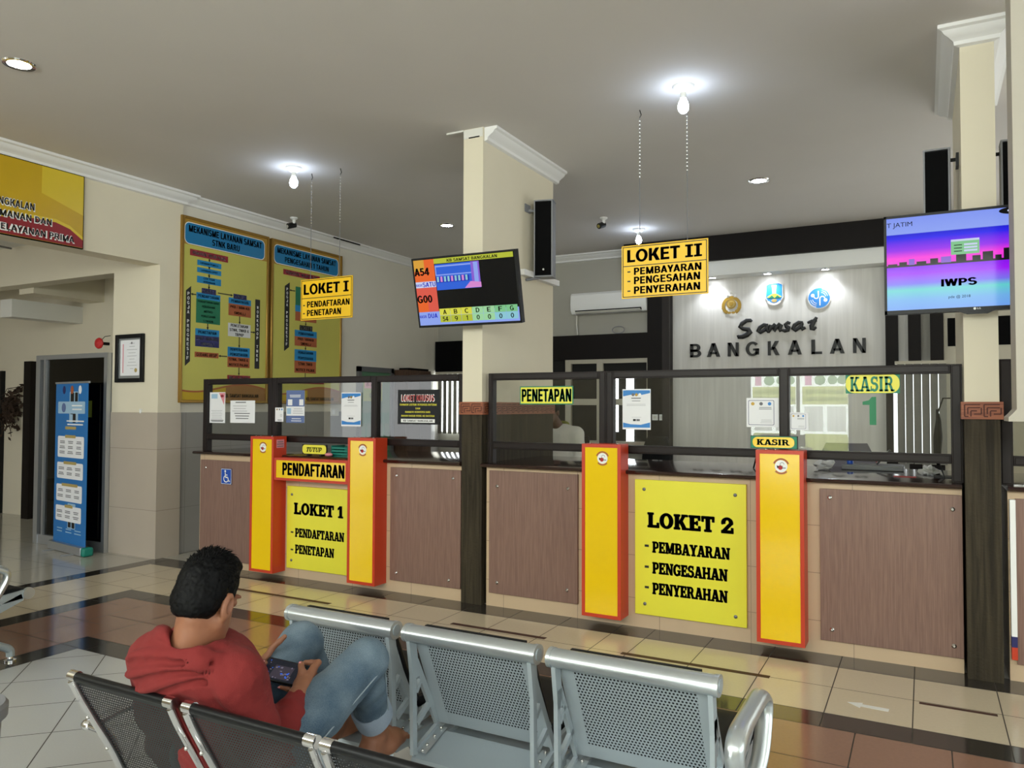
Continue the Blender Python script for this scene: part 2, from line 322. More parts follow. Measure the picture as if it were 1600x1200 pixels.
# own heavy slab capitals: strokes on a unit-height box
def _slab():
    T, L, SH, SO = 0.25, 0.19, 0.135, 0.075   # stem, thin stroke, serif height, serif overhang
    def R(x0, y0, x1, y1): return [(x0, y0), (x1, y0), (x1, y1), (x0, y1)]
    def stem(x, lo=True, hi=True, w=T):
        o = [R(x, 0, x+w, 1)]
        if lo: o.append(R(x-SO, 0, x+w+SO, SH))
        if hi: o.append(R(x-SO, 1-SH, x+w+SO, 1))
        return o
    def arc(cx, cy, rx, ry, a0, a1, tx, ty, n=14):
        out = []; 
        for i in range(n):
            q = [math.radians(a0+(a1-a0)*k/n) for k in (i, i+1)]
            out.append([(cx+rx*math.cos(q[0]), cy+ry*math.sin(q[0])), (cx+rx*math.cos(q[1]), cy+ry*math.sin(q[1])), (cx+(rx-tx)*math.cos(q[1]), cy+(ry-ty)*math.sin(q[1])), (cx+(rx-tx)*math.cos(q[0]), cy+(ry-ty)*math.sin(q[0]))])
        return out
    def diag(x0, y0, x1, y1, w): return [[(x0, y0), (x0+w, y0), (x1+w, y1), (x1, y1)]]
    def bowl(x, y0, y1, rx, t=0.22): cy = (y0+y1)/2; ry = (y1-y0)/2; return arc(x, cy, rx, ry, -90, 90, t, 0.15)+[R(0.1, y1-0.15, x+0.01, y1), R(0.1, y0, x+0.01, y0+0.15)]
    G = {}
    a = 0.08
    G['L'] = (stem(a)+[R(a, 0, 0.78, 0.17), R(0.64, 0, 0.78, 0.34)], 0.84)
    G['O'] = (arc(0.45, 0.5, 0.45, 0.52, 0, 360, 0.25, 0.17, 32), 0.96)
    G['K'] = (stem(a)+diag(a+T-0.05, 0.40, 0.60, 1, 0.2)+diag(0.62, 0, 0.33, 0.55, 0.26)+[R(0.52, 1-SH, 0.92, 1), R(0.55, 0, 0.98, SH)], 1.0)
    G['E'] = (stem(a)+[R(a, 0, 0.76, 0.16), R(a, 0.84, 0.74, 1), R(a, 0.43, 0.58, 0.58), R(0.63, 0, 0.76, 0.32), R(0.61, 0.68, 0.74, 1), R(0.5, 0.36, 0.58, 0.65)], 0.84)
    G['F'] = (stem(a)+[R(a, 0.84, 0.74, 1), R(a, 0.43, 0.58, 0.58), R(0.61, 0.66, 0.74, 1), R(0.5, 0.34, 0.58, 0.67)], 0.80)
    G['T'] = ([R(0.28, 0, 0.53, 1), R(0.18, 0, 0.63, SH), R(0.0, 0.84, 0.81, 1), R(0, 0.64, 0.12, 1), R(0.69, 0.64, 0.81, 1)], 0.86)
    G['1'] = ([R(0.17, 0, 0.42, 1), R(0.04, 0, 0.55, SH), [(0.0, 0.66), (0.2, 0.80), (0.2, 1), (0.0, 0.84)]], 0.62)
    G['2'] = (arc(0.36, 0.68, 0.36, 0.34, 200, -20, 0.23, 0.16, 18)+[[(0.72, 0.62), (0.45, 0.62), (0.0, 0.12), (0.0, 0.0), (0.30, 0.17)], R(0, 0, 0.74, 0.19), R(0.62, 0, 0.74, 0.36)], 0.82)
    G['P'] = (stem(a)+bowl(0.48, 0.36, 1, 0.31), 0.84)
    G['R'] = (stem(a, True, True)+bowl(0.48, 0.42, 1, 0.31)+diag(0.66, 0, 0.42, 0.5, 0.24)+[R(0.62, 0, 0.98, SH)], 1.0)
    G['B'] = (stem(a)+bowl(0.5, 0.44, 1, 0.29)+bowl(0.5, 0, 0.57, 0.34), 0.90)
    G['D'] = (stem(a)+arc(0.42, 0.5, 0.46, 0.5, -90, 90, 0.25, 0.16, 18)+[R(0.1, 0.84, 0.43, 1), R(0.1, 0, 0.43, 0.16)], 0.95)
    G['N'] = ([R(0.1, 0, 0.27, 1), R(0.70, 0, 0.87, 1), R(0, 0, 0.38, SH), R(0.6, 1-SH, 0.97, 1), R(0, 1-SH, 0.3, 1)]+diag(0.64, 0, 0.06, 1, 0.25), 1.0)
    G['M'] = ([R(0.1, 0, 0.27, 1), R(0.86, 0, 1.1, 1), R(0, 0, 0.38, SH), R(0.78, 0, 1.18, SH), R(0, 1-SH, 0.3, 1), R(0.88, 1-SH, 1.18, 1)]+diag(0.46, 0.05, 0.08, 1, 0.25)+diag(0.46, 0.05, 0.84, 1, 0.2), 1.24)
    G['A'] = (diag(0.05, 0, 0.36, 1, 0.17)+diag(0.66, 0, 0.36, 1, 0.26)+[R(0.2, 0.22, 0.72, 0.36), R(-0.04, 0, 0.34, SH), R(0.56, 0, 1.0, SH), R(0.3, 1-SH, 0.62, 1)], 1.0)
    G['Y'] = ([R(0.32, 0, 0.57, 0.5), R(0.2, 0, 0.69, SH), R(-0.02, 1-SH, 0.38, 1), R(0.56, 1-SH, 0.92, 1)]+diag(0.32, 0.42, 0.03, 1, 0.26)+diag(0.38, 0.42, 0.64, 1, 0.18), 0.93)
    G['H'] = (stem(a, w=0.22)+stem(0.66, w=0.22)+[R(0.2, 0.42, 0.75, 0.58)], 1.04)
    G['I'] = (stem(a), 0.50)
    G['U'] = ([R(0.1, 0.3, 0.34, 1), R(0.66, 0.3, 0.82, 1), R(0, 1-SH, 0.44, 1), R(0.56, 1-SH, 0.92, 1)]+arc(0.46, 0.34, 0.36, 0.36, 180, 360, 0.2, 0.17), 0.96)
    G['G'] = (arc(0.46, 0.5, 0.46, 0.52, 42, 330, 0.25, 0.17, 26)+[R(0.64, 0.05, 0.86, 0.48), R(0.52, 0.38, 0.94, 0.5), R(0.74, 0.62, 0.85, 0.98)], 0.98)
    G['S'] = (arc(0.38, 0.73, 0.36, 0.29, 30, 270, 0.22, 0.16, 18)+arc(0.38, 0.30, 0.38, 0.32, 90, -150, 0.24, 0.17, 18)+[R(0.58, 0.66, 0.69, 1), R(0.02, 0, 0.13, 0.36)], 0.82)
    G['-'] = ([R(0.02, 0.34, 0.36, 0.5)], 0.5)
    G[' '] = ([], 0.42)
    for ch, (polys, adv) in G.items():
        v = []; f = []
        for p in polys:
            ar = sum(p[i][0]*p[(i+1) % len(p)][1]-p[(i+1) % len(p)][0]*p[i][1] for i in range(len(p)))
            if ar < 0: p = p[::-1]
            f.append(tuple(range(len(v), len(v)+len(p)))); v += p
        GLY[(ch, 'slab')] = (v, f, adv)
_slab()
def _sans():
    """bold upright capitals and figures built from strokes on a unit-height box"""
    T, B = 0.20, 0.165
    def R(x0, y0, x1, y1): return [(x0, y0), (x1, y0), (x1, y1), (x0, y1)]
    def arc(cx, cy, rx, ry, a0, a1, tx=T, ty=B, n=12):
        out = []
        for i in range(n):
            q = [math.radians(a0+(a1-a0)*k/n) for k in (i, i+1)]
            out.append([(cx+rx*math.cos(q[0]), cy+ry*math.sin(q[0])), (cx+rx*math.cos(q[1]), cy+ry*math.sin(q[1])), (cx+(rx-tx)*math.cos(q[1]), cy+(ry-ty)*math.sin(q[1])), (cx+(rx-tx)*math.cos(q[0]), cy+(ry-ty)*math.sin(q[0]))])
        return out
    def D(x0, y0, x1, y1, w=0.22): return [[(x0, y0), (x0+w, y0), (x1+w, y1), (x1, y1)]]
    def bowl(x, y0, y1, rx): return arc(x, (y0+y1)/2, rx, (y1-y0)/2, -90, 90)+[R(0.08, y1-B, x+.005, y1), R(0.08, y0, x+.005, y0+B)]
    G = {}; s = R(0.08, 0, 0.08+T, 1)
    G['A'] = (D(0, 0, 0.29, 1)+D(0.58, 0, 0.29, 1)+[R(0.2, 0.2, 0.62, 0.35)], 0.82)
    G['B'] = ([s]+bowl(0.44, 0.43, 1, 0.29)+bowl(0.46, 0, 0.57, 0.32), 0.83)
    G['C'] = (arc(0.43, 0.5, 0.40, 0.52, 42, 318, n=20), 0.80)
    G['D'] = ([s]+arc(0.38, 0.5, 0.42, 0.5, -90, 90, n=16)+[R(.08, 1-B, .385, 1), R(.08, 0, .385, B)], 0.86)
    G['E'] = ([s, R(.08, 0, .68, B), R(.08, 1-B, .67, 1), R(.08, .43, .63, .58)], 0.75)
    G['F'] = ([s, R(.08, 1-B, .65, 1), R(.08, .42, .6, .57)], 0.70)
    G['G'] = (arc(0.45, 0.5, 0.42, 0.52, 42, 330, n=20)+[R(.62, .08, .84, .5), R(.48, .38, .84, .52)], 0.92)
    G['H'] = ([s, R(.6, 0, .8, 1), R(.2, .42, .7, .58)], 0.88)
    G['I'] = ([s], 0.36); G['J'] = ([R(.36, .3, .56, 1)]+arc(.29, .29, .27, .31, 180, 360), 0.64)
    G['K'] = ([s]+D(.24, .38, .56, 1, .25)+D(.6, 0, .32, .58, .26), 0.87)
    G['L'] = ([s, R(.08, 0, .65, B)], 0.69); G['M'] = ([s, R(.78, 0, .98, 1)]+D(.42, 0, .08, 1, .22)+D(.42, 0, .76, 1, .22), 1.06)
    G['N'] = ([s, R(.62, 0, .82, 1)]+D(.58, 0, .08, 1, .24), 0.90); G['O'] = (arc(.47, .5, .43, .52, 0, 360, n=28), 0.94)
    G['P'] = ([s]+bowl(.44, .37, 1, .30), 0.78); G['Q'] = (arc(.47, .5, .43, .52, 0, 360, n=28)+D(.74, -.06, .5, .25, .18), 0.94)
    G['R'] = ([s]+bowl(.46, .41, 1, .30)+D(.6, 0, .36, .48, .24), 0.86)
    G['S'] = (arc(.39, .72, .34, .30, 25, 270, n=16)+arc(.39, .285, .36, .305, 90, -155, n=16), 0.78)
    G['T'] = ([R(.26, 0, .46, 1), R(0.02, 1-B, .70, 1)], 0.72); G['U'] = ([R(.08, .33, .28, 1), R(.6, .33, .8, 1)]+arc(.44, .34, .36, .36, 180, 360), 0.88)
    G['V'] = (D(.28, 0, .0, 1, .22)+D(.28, 0, .56, 1, .22), 0.79); G['W'] = (D(.2, 0, 0, 1, .21)+D(.2, 0, .42, 1, .19)+D(.64, 0, .42, 1, .2)+D(.64, 0, .84, 1, .21), 1.06)
    G['X'] = (D(0, 0, .5, 1, .25)+D(.5, 0, 0, 1, .25), .78); G['Y'] = ([R(.26, 0, .46, .45)]+D(.25, .38, 0, 1, .22)+D(.26, .38, .5, 1, .22), 0.73); G['Z'] = ([R(.03, 0, .66, B), R(.05, 1-B, .65, 1)]+D(.03, .1, .41, .9, .24), .70)
    G['0'] = (arc(.36, .5, .33, .51, 0, 360, .19, n=24), .73); G['1'] = ([R(.26, 0, .46, 1), [(.06, .66), (.3, .78), (.3, 1), (.06, .82)]], .62); G['2'] = (arc(.35, .69, .32, .32, 195, -20, .19, n=14)+[[(.66, .62), (.44, .60), (.02, .12), (.02, 0), (.3, .15)], R(.02, 0, .68, B)], .74)
    G['4'] = ([R(.4, 0, .6, 1), R(.0, .2, .72, .35)]+D(0, .3, .38, 1, .2), .74); G['5'] = (arc(.34, .33, .34, .34, 120, -150, .19, n=16)+[R(.1, .48, .28, 1), R(.1, 1-B, .62, 1)], .74)
    G['8'] = (arc(.36, .74, .28, .27, 0, 360, .18, .15, 20)+arc(.36, .29, .33, .31, 0, 360, .19, .15, 20), .74); G['9'] = (arc(.35, .67, .33, .34, 0, 360, .18, .15, 20)+arc(.3, .5, .38, .5, 20, -100, .19, .15, 12), .74)
    G['-'] = ([R(.05, .3, .4, .46)], .46); G['/'] = (D(0, 0, .3, 1, .14), .46); G['.'] = ([R(.05, 0, .24, .19)], .3); G[','] = ([[(.05, -.16), (.16, -.16), (.24, .19), (.05, .19)]], .3); G['&'] = (arc(.36, .73, .2, .27, 0, 360, .14, .13, 16)+arc(.33, .28, .31, .3, 60, 320, .18, .15, 16)+D(.62, 0, .2, .6, .2), .86); G[' '] = ([], .36)
    for ch, (polys, adv) in G.items():
        v = []; f = []
        for p in polys:
            ar = sum(p[i][0]*p[(i+1) % len(p)][1]-p[(i+1) % len(p)][0]*p[i][1] for i in range(len(p)))
            if ar < 0: p = p[::-1]
            f.append(tuple(range(len(v), len(v)+len(p)))); v += p
        GLY[(ch, 0.022)] = (v, f, adv)
_sans()
GLY[('I', 'v')] = ([(0.03, 0), (0.55, 0), (0.55, .13), (0.40, .13), (0.40, .87), (0.55, .87), (0.55, 1), (0.03, 1), (0.03, .87), (0.18, .87), (0.18, .13), (0.03, .13)], [(0, 1, 2, 3, 10, 11), (3, 4, 9, 10), (4, 5, 6, 7, 8, 9)], 0.62)
def layout(t, st):
    x = 0; V = []; F = []
    for ch in t:
        v, f, adv = GLY[(ch, 'v')] if (st == 'v' and ch == 'I') else GLY[(ch, 0.022 if st == 'v' else st)]
        o = len(V); V += [(a+x, b) for a, b in v]; F += [tuple(i+o for i in q) for q in f]; x += adv
    return np.array(V), F
class Print(MB):
    """flat printed matter on a plane: U, V in-plane axes, N outward; layer k lifts by k*0.7 mm"""
    def __init__(s, O, U, V, N): super().__init__(); s.O, s.U, s.V, s.N = [np.array(a, float) for a in (O, U, V, N)]; s.step = 0.0007
    def at(s, p, k): return s.O+s.U*p[0]+s.V*p[1]+s.N*(k*s.step)
    def shape(s, pts, m, k=1): s.add([s.at(p, k) for p in pts], [tuple(range(len(pts)))], m); return s
    def rect(s, x0, y0, x1, y1, m, k=1): return s.shape([(x0, y0), (x1, y0), (x1, y1), (x0, y1)], m, k)
    def rrect(s, x0, y0, x1, y1, r, m, k=1, n=6):
        pts = []
        for cx, cy, a in ((x1-r, y0+r, -90), (x1-r, y1-r, 0), (x0+r, y1-r, 90), (x0+r, y0+r, 180)):
            for i in range(n+1): t = math.radians(a+90*i/n); pts.append((cx+r*math.cos(t), cy+r*math.sin(t)))
        return s.shape(pts, m, k)
    def disc(s, cx, cy, r, m, k=1, ry=None, n=24): return s.shape([(cx+r*math.cos(2*math.pi*i/n), cy+(ry or r)*math.sin(2*math.pi*i/n)) for i in range(n)], m, k)
    def arc(s, cx, cy, r0, r1, a0, a1, m, k=1, n=16):
        for i in range(n):
            t = [math.radians(a0+(a1-a0)*j/n) for j in (i, i+1)]
            s.shape([(cx+r0*math.cos(t[0]), cy+r0*math.sin(t[0])), (cx+r1*math.cos(t[0]), cy+r1*math.sin(t[0])), (cx+r1*math.cos(t[1]), cy+r1*math.sin(t[1])), (cx+r0*math.cos(t[1]), cy+r0*math.sin(t[1]))], m, k)
        return s
    def line(s, pts, w, m, k=1):
        for a, b in zip(pts, pts[1:]):
            a, b = np.array(a, float), np.array(b, float); d = b-a; L = np.linalg.norm(d)+1e-9; n = np.array([-d[1], d[0]])/L*w/2
            s.shape([a-n, b-n, b+n, a+n], m, k)
        return s
    def text(s, t, x0, y0, x1, y1, m, k=2, st=0.022, shear=0.0, fitx=True, align='c', bold=0.0):
        """capitals fill the height y0..y1; width fills x0..x1 (or keeps its own when fitx is off)"""
        V, F = layout(t, st); lo, hi = V[:, 0].min(), V[:, 0].max(); h = y1-y0
        if fitx: sx = (x1-x0)/(hi-lo); bx = x0
        else: sx = h; bx = x0 if align == 'l' else (x0+x1)/2-(hi-lo)*h/2 if align == 'c' else x1-(hi-lo)*h
        P = np.stack([(V[:, 0]-lo)*sx+bx+shear*V[:, 1]*h, V[:, 1]*h+y0], 1)
        for dx, dy in ((0, 0),) if not bold else ((-bold*h, 0), (bold*h, 0), (0, bold*h*.6), (0, -bold*h*.6)): s.add([s.at((p[0]+dx, p[1]+dy), k) for p in P], F, m)
        return s
    def bars(s, x0, x1, ys, h, m, k=2, jit=0.25):
        for y in ys:
            d = (x1-x0)*jit*random.random()/2; s.rect(x0+d, y, x1-d, y+h, m, k)
        return s
def FY(Y): return Print((0, Y, 0), (1, 0, 0), (0, 0, 1), (0, -1, 0))      # faces the hall (towards -y)
def FX(X): return Print((X, 0, 0), (0, 1, 0), (0, 0, 1), (1, 0, 0))       # on the left wall (towards +x)
def solid(V, F, O, U, Vv, N, d, m, mb):
    """a flat glyph given depth d along N"""
    O, U, Vv, N = [np.array(a, float) for a in (O, U, Vv, N)]; n = len(V)
    fr = [O+U*p[0]+Vv*p[1]+N*d for p in V]; bk = [O+U*p[0]+Vv*p[1] for p in V]; cnt = {}
    for f in F:
        for a, b in zip(f, f[1:]+f[:1]): cnt[(a, b)] = 1
    side = [(a, n+a, n+b, b) for (a, b) in cnt if (b, a) not in cnt]
    mb.add(fr+bk, list(F)+[tuple(n+i for i in f[::-1]) for f in F]+[q[::-1] for q in side], m)
# ================================================================== THE SETTING
CZ = 3.776; XL = -3.64; YB = 5.1
def clip(poly, a, b, c):
    """keep a*x+b*y<=c"""
    out = []
    for i in range(len(poly)):
        p, q = poly[i], poly[(i+1) % len(poly)]; dp = a*p[0]+b*p[1]-c; dq = a*q[0]+b*q[1]-c
        if dp <= 0: out.append(p)
        if dp*dq < 0: t = dp/(dp-dq); out.append((p[0]+t*(q[0]-p[0]), p[1]+t*(q[1]-p[1])))
    return out
fl = MB(); g = 0.0028; ZT = 0.0
def tile(poly, m):
    if len(poly) >= 3:
        ar = sum(poly[i][0]*poly[(i+1) % len(poly)][1]-poly[(i+1) % len(poly)][0]*poly[i][1] for i in range(len(poly)))
        if abs(ar) < 4e-4: return
        if ar < 0: poly = poly[::-1]
        fl.poly([(x, y, ZT) for x, y in poly], m)
ringx = [-3.62, -3.44, -3.05, -2.65, -2.45, -2.09, -1.715, -1.525]; ringy = [0.02, -0.24, -0.605, -1.01, -1.20, -1.60, -2.0, -2.19]
ringm = ['t_dark', 't_beige', 't_beige', 't_dark', 't_brown', 't_brown', 't_dark']
XR, YF = 8.5, -7.4
def xj(m):
    J = [-1.857+0.4*k for k in range(-5, 9)]+[1.583+0.4*k for k in range(0, 18)]
    return sorted(x for x in J)
for i, m in enumerate(ringm):
    xo, xi, yo, yi = ringx[i], ringx[i+1], ringy[i], ringy[i+1]
    a = [(xo, yo), (XR, yo), (XR, yi), (xi, yi)]; b = [(xo, yo), (xi, yi), (xi, YF), (xo, YF)]
    J = [-9]+xj(m)+[XR]; sh = 0.0 if m != 't_brown' else 0.16
    for p, q in zip(J, J[1:]):
        t = clip(clip(a, -1, 0, -(p+sh+g)), 1, 0, q+sh-g); t = [(x, y) for x, y in t]
        t = clip(clip(t, 0, 1, yo-g), 0, -1, -(yi+g)) if t else t; tile(t, m)
    J = [0.4*k-0.98-0.4*2 for k in range(-17, 6)]
    for p, q in zip(J, J[1:]):
        t = clip(clip(b, 0, -1, -(p+g)), 0, 1, q-g); t = clip(clip(t, -1, 0, -(xo+g)), 1, 0, xi-g) if t else t; tile(t, m)
inner = [(ringx[-1], YF), (XR, YF), (XR, ringy[-1]), (ringx[-1], ringy[-1])]; s2 = 0.5657
for i in range(-14, 26):
    c0 = -3.435+s2*i; c1 = c0+s2; t0 = clip(clip(inner, -1, -1, -(c0+g*1.4)), 1, 1, c1-g*1.4)
    if len(t0) < 3: continue
    for j in range(-10, 30):
        d0 = 0.912+s2*j; t = clip(clip(t0, -1, 1, -(d0+g*1.4)), 1, -1, d0+s2-g*1.4)
        if len(t) >= 3: tile(t, 't_grey')
for i in range(16):                                                     # hallway tiles
    for j in range(26):
        x0 = -3.62-0.6*(i+1); y0 = 1.08-0.6*(j+1); tile([(x0+g, y0+g), (x0+0.6-g, y0+g), (x0+0.6-g, y0+0.6-g), (x0+g, y0+0.6-g)], 't_hall')
for i in range(21):                                                     # office floor behind the counter
    for j in range(9): tile([(XL+0.6*i+g, 0.02+0.6*j+g), (XL+0.6*(i+1)-g, 0.02+0.6*j+g), (XL+0.6*(i+1)-g, 0.02+0.6*(j+1)-g), (XL+0.6*i+g, 0.02+0.6*(j+1)-g)], 't_hall')
fl.box(-13.3, -14.6, -0.12, 9.4, 5.4, -0.0012, 'grout')
fl.build('floor', kind='structure', smooth=0)
MB().box(-13.2, -7.6, CZ, 9.2, 5.3, CZ+0.15, 'ceiling').build('ceiling', kind='structure', smooth=0)

# left wall with the wide hallway opening, its pier and lintel
wl = MB(); wl.box(XL-0.15, 0.0, 1.478, XL, YB+0.1, CZ, 'cream_pale').box(XL-0.15, 0.0, 0, XL+0.006, YB+0.1, 1.478, 'wainscot')
wl.build('wall_left', kind='structure', smooth=0)
pr = MB(); pr.box(-4.35, -0.055, 1.478, -3.61, 0.21, 2.99, 'cream').box(-3.85, -0.055, 2.99, -3.61, 0.21, CZ, 'cream')
pr.box(-4.355, -0.062, 0, -3.603, 0.217, 1.478, 'pier_tile')
pr.box(-3.775, -0.066, 0, -3.602, 0.0, 1.478, 'pier_tile').box(-3.77, -0.059, 1.478, -3.609, 0.0, 2.99, 'cream')
pr.build('trim_1', kind='structure', smooth=0)
MB().box(-3.85, -7.4, 2.99, -3.61, -0.055, CZ, 'cream').box(-3.85, -7.4, 0, -3.61, -5.2, 2.99, 'cream').build('wall_left_front', kind='structure', smooth=0)
MB().box(-13.2, YB, 0, 9.2, YB+0.15, CZ, 'wall_grey').build('wall_back', kind='structure', smooth=0)
# hall behind the opening
hw = MB(); hw.box(-13.2, 1.08, 0, -3.79, 1.2, 3.7, 'cream').box(-13.2, -7.4, 0, -13.05, 1.2, 3.7, 'cream'); hw.build('wall_hallway', kind='structure', smooth=0)
hb = MB(); hb.box(-13.0, -0.04, 2.965, -3.86, 0.16, 3.6, 'cream').build('trim_2', kind='structure', smooth=0)
MB().box(-13.0, -7.4, 3.42, -3.86, 1.08, 3.5, 'offwhite').build('ceiling_hallway', kind='structure', smooth=0)
MB().box(-6.9, 0.17, 2.64, -6.65, 1.08, 2.86, 'offwhite').build('trim_3', kind='structure', smooth=0)
MB().box(-6.5, 0.17, 2.9, -6.2, 1.08, 3.3, 'cream').build('trim_4', kind='structure', smooth=0)
# walls on the viewer's side: glazed entrance and side windows
wf = MB()
wf.box(-3.85, -7.6, 3.6, 9.2, -7.4, CZ, 'cream').box(-3.85, -7.6, 2.2, 9.2, -7.4, 2.4, 'cream').box(-3.85, -7.6, 0, 0.72, -7.4, 2.2, 'cream').box(2.28, -7.6, 0, 9.2, -7.4, 2.2, 'cream').box(-3.85, -7.6, 2.4, -3.2, -7.4, 3.6, 'cream').box(8.0, -7.6, 2.4, 9.2, -7.4, 3.6, 'cream')
wf.build('wall_front', kind='structure', smooth=0)
wr = MB(); wr.box(8.3, -7.4, 0, 8.5, 5.1, 0.8, 'cream').box(8.3, -7.4, 3.1, 8.5, 5.1, CZ, 'cream').box(8.3, -1.2, 0.8, 8.5, 5.1, 3.1, 'cream').box(8.3, -7.4, 0.8, 8.5, -6.0, 3.1, 'cream')
wr.build('wall_right', kind='structure', smooth=0)
MB().box(-13.05, -7.6, 2.9, -3.85, -7.4, 3.7, 'cream').box(-13.05, -7.6, 0, -8.2, -7.4, 2.9, 'cream').build('wall_hallway_front', kind='structure', smooth=0)

# cornices
CP = [(0, 0), (0.12, 0), (0.12, -0.022), (0.098, -0.03), (0.085, -0.05), (0.055, -0.068), (0.034, -0.085), (0.03, -0.108), (0, -0.115)]
def cornice(name, p, q, n, s=1.0, ext=0.0):
    """profile swept from p to q, standing out along n from the wall"""
    p, q, n = np.array(p, float), np.array(q, float), np.array(n, float); d = (q-p)/np.linalg.norm(q-p); m = MB(); k = len(CP); vs = []
    for e, sg in ((p, -1), (q, 1)):
        for a, b in CP: vs.append(e+n*a*s+np.array([0, 0, b*s])+d*sg*ext*a*s)
    m.add(vs, [tuple(range(k)), tuple(range(2*k-1, k-1, -1))]+[(i, k+i, k+(i+1) % k, (i+1) % k) for i in range(k)], 'cornice')
    return m.build(name, kind='structure', smooth=30)
cornice('trim_5', (-3.61, -7.4, CZ), (-3.61, 0.21, CZ), (1, 0, 0), ext=1.0)
cornice('trim_6', (XL, 0.21, CZ), (XL, YB, CZ), (1, 0, 0), 0.9)
cornice('trim_7', (XL, YB, CZ), (-0.45, YB, CZ), (0, -1, 0), 0.9)
# the crack of black sealant in the cornice
ck = MB(); ck.box(-3.5, 2.42, 3.735, -3.49, 2.95, 3.75, 'black').build('trim_8', kind='structure', smooth=0)

# columns between the counters: plaster above, meander band, dark wood cladding below
def column(idx, x0, x1, y0, y1, sides):
    c = MB(); c.box(x0, y0, 1.56, x1, y1, CZ, 'cream'); c.box(x0-0.002, y0-0.004, 0, x1+0.002, y1, 1.49, 'clad_wood')
    c.box(x0-0.018, y0-0.02, 1.486, x1+0.018, y1+0.01, 1.586, 'band_wood')
    # meander grooves on the band, front and +x side
    def key(pr, a, b):
        n = max(1, round((b-a)/0.095)); wv = (b-a)/n
        for i in range(n):
            o = a+i*wv; h = 0.007
            for p in (((0.10, 0.16), (0.10, 0.84), (0.9, 0.84)), ((0.26, 0.3), (0.26, 0.66), (0.9, 0.66)), ((0.42, 0.16), (0.42, 0.48), (0.74, 0.48)), ((0.10, 0.16), (0.30, 0.16)), ((0.58, 0.3), (0.96, 0.3), (0.96, 0.66))):
                pr.line([(o+u*wv, 1.486+v*0.1) for u, v in p], h, 'band_groove')
    pf = FY(y0-0.02); key(pf, x0-0.01, x1+0.01); c.add(pf.v, pf.f, 'band_groove')
    px = FX(x1+0.018); key(px, y0, y1); c.add(px.v, px.f, 'band_groove')
    c.build('trim_%d' % idx, kind='structure', smooth=0)
column(9, 0.0, 0.181, -0.02, 1.29, 1); column(10, 3.456, 3.628, -0.08, 1.2, 1)
cornice('trim_11', (0.181, 0.0, CZ), (0.181, 1.36, CZ), (1, 0, 0), 0.95)
cornice('trim_12', (3.456, -0.08, CZ), (3.628, -0.08, CZ), (0, -1, 0), 0.95, 1.0)
cornice('trim_13', (3.456, 1.2, CZ), (3.456, -0.08, CZ), (-1, 0, 0), 0.95, 0.9); cornice('trim_14', (3.628, -0.08, CZ), (3.628, 1.2, CZ), (1, 0, 0), 0.95, 0.9)
MB().box(0.002, -0.024, 3.70, 0.178, -0.018, 3.772, 'offwhite').box(0.05, -0.026, 3.70, 0.15, -0.02, 3.708, 'black').box(-0.16, -0.03, 3.762, 0.0, 0.0, 3.775, 'offwhite').build('trim_15', kind='structure', smooth=0)
MB().box(0.181, 0.6, 2.685, 0.235, 1.32, 2.735, 'cornice').build('trim_16', kind='structure', smooth=0)   # ledge on the column
# boxed cream duct that hangs from the ceiling near the right column, rounded foot
xa = float(on_y(1585.0, 400, -0.75)[0])
dq = MB(); dq.prism([(xa, 1.545), (xa-0.02, 1.52), (xa-0.035, 1.505), (xa-0.035, 1.485), (xa+0.34, 1.485), (xa+0.34, CZ), (xa, CZ)], -0.75, -0.5, 'duct', 1)
dq.build('trim_17', kind='structure', smooth=0)

# back wall: dark header, soffit with lamps, pale lettered panel, dark pillars, window band
bw = MB(); YH = 4.72
bw.box(-0.36, YH, 3.452, 8.3, YB, CZ, 'dark_brown'); bw.box(0.3, YH+0.06, 3.262, 8.3, YB, 3.452, 'white')
bw.build('trim_18', kind='structure', smooth=0)
MB().box(0.22, YB-0.03, 0, 2.85, YB, 3.262, 'panel_white').build('trim_19', kind='structure', smooth=0)
MB().box(-0.1, YB-0.16, 0, 0.22, YB, 3.452, 'dark_brown').box(0.12, YB-0.2, 0, 0.22, YB-0.16, 3.452, 'frame_brown').build('trim_20', kind='structure', smooth=0)
for i, x in enumerate((2.85, 3.09, 3.32)): MB().box(x, YB-0.16, 0, x+0.135, YB, 3.262, 'dark_brown').build('trim_%d' % (21+i), kind='structure', smooth=0)
MB().box(-3.62, YB-0.12, 2.10, -2.9, YB, 2.58, 'black').box(-2.9, YB-0.1, 2.23, -0.1, YB, 2.585, 'dark_brown').build('trim_24', kind='structure', smooth=0)
# window with cream bars between the pillar and the counter clerk
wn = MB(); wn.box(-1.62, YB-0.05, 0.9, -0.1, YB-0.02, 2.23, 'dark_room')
for a in ((-1.36, -1.27), (-0.87, -0.78), (-0.13, -0.1)): wn.box(a[0], YB-0.1, 0.9, a[1], YB-0.02, 2.23, 'beige_frame')
for z in (0.98, 1.575, 2.17): wn.box(-1.36, YB-0.095, z, -0.1, YB-0.02, z+0.09, 'beige_frame')
wn.box(-0.62, YB-0.06, 1.2, -0.56, YB-0.045, 1.95, 'lit_window').box(-0.44, YB-0.06, 1.05, -0.33, YB-0.045, 1.95, 'lit_window')
wn.build('window_1', kind='structure', smooth=0)
w2 = MB(); w2.box(-3.55, YB-0.03, 1.15, -2.3, YB-0.01, 2.08, 'lit_window').box(-3.6, YB-0.07, 2.06, -2.25, YB-0.01, 2.12, 'beige_frame').build('window_2', kind='structure', smooth=0)
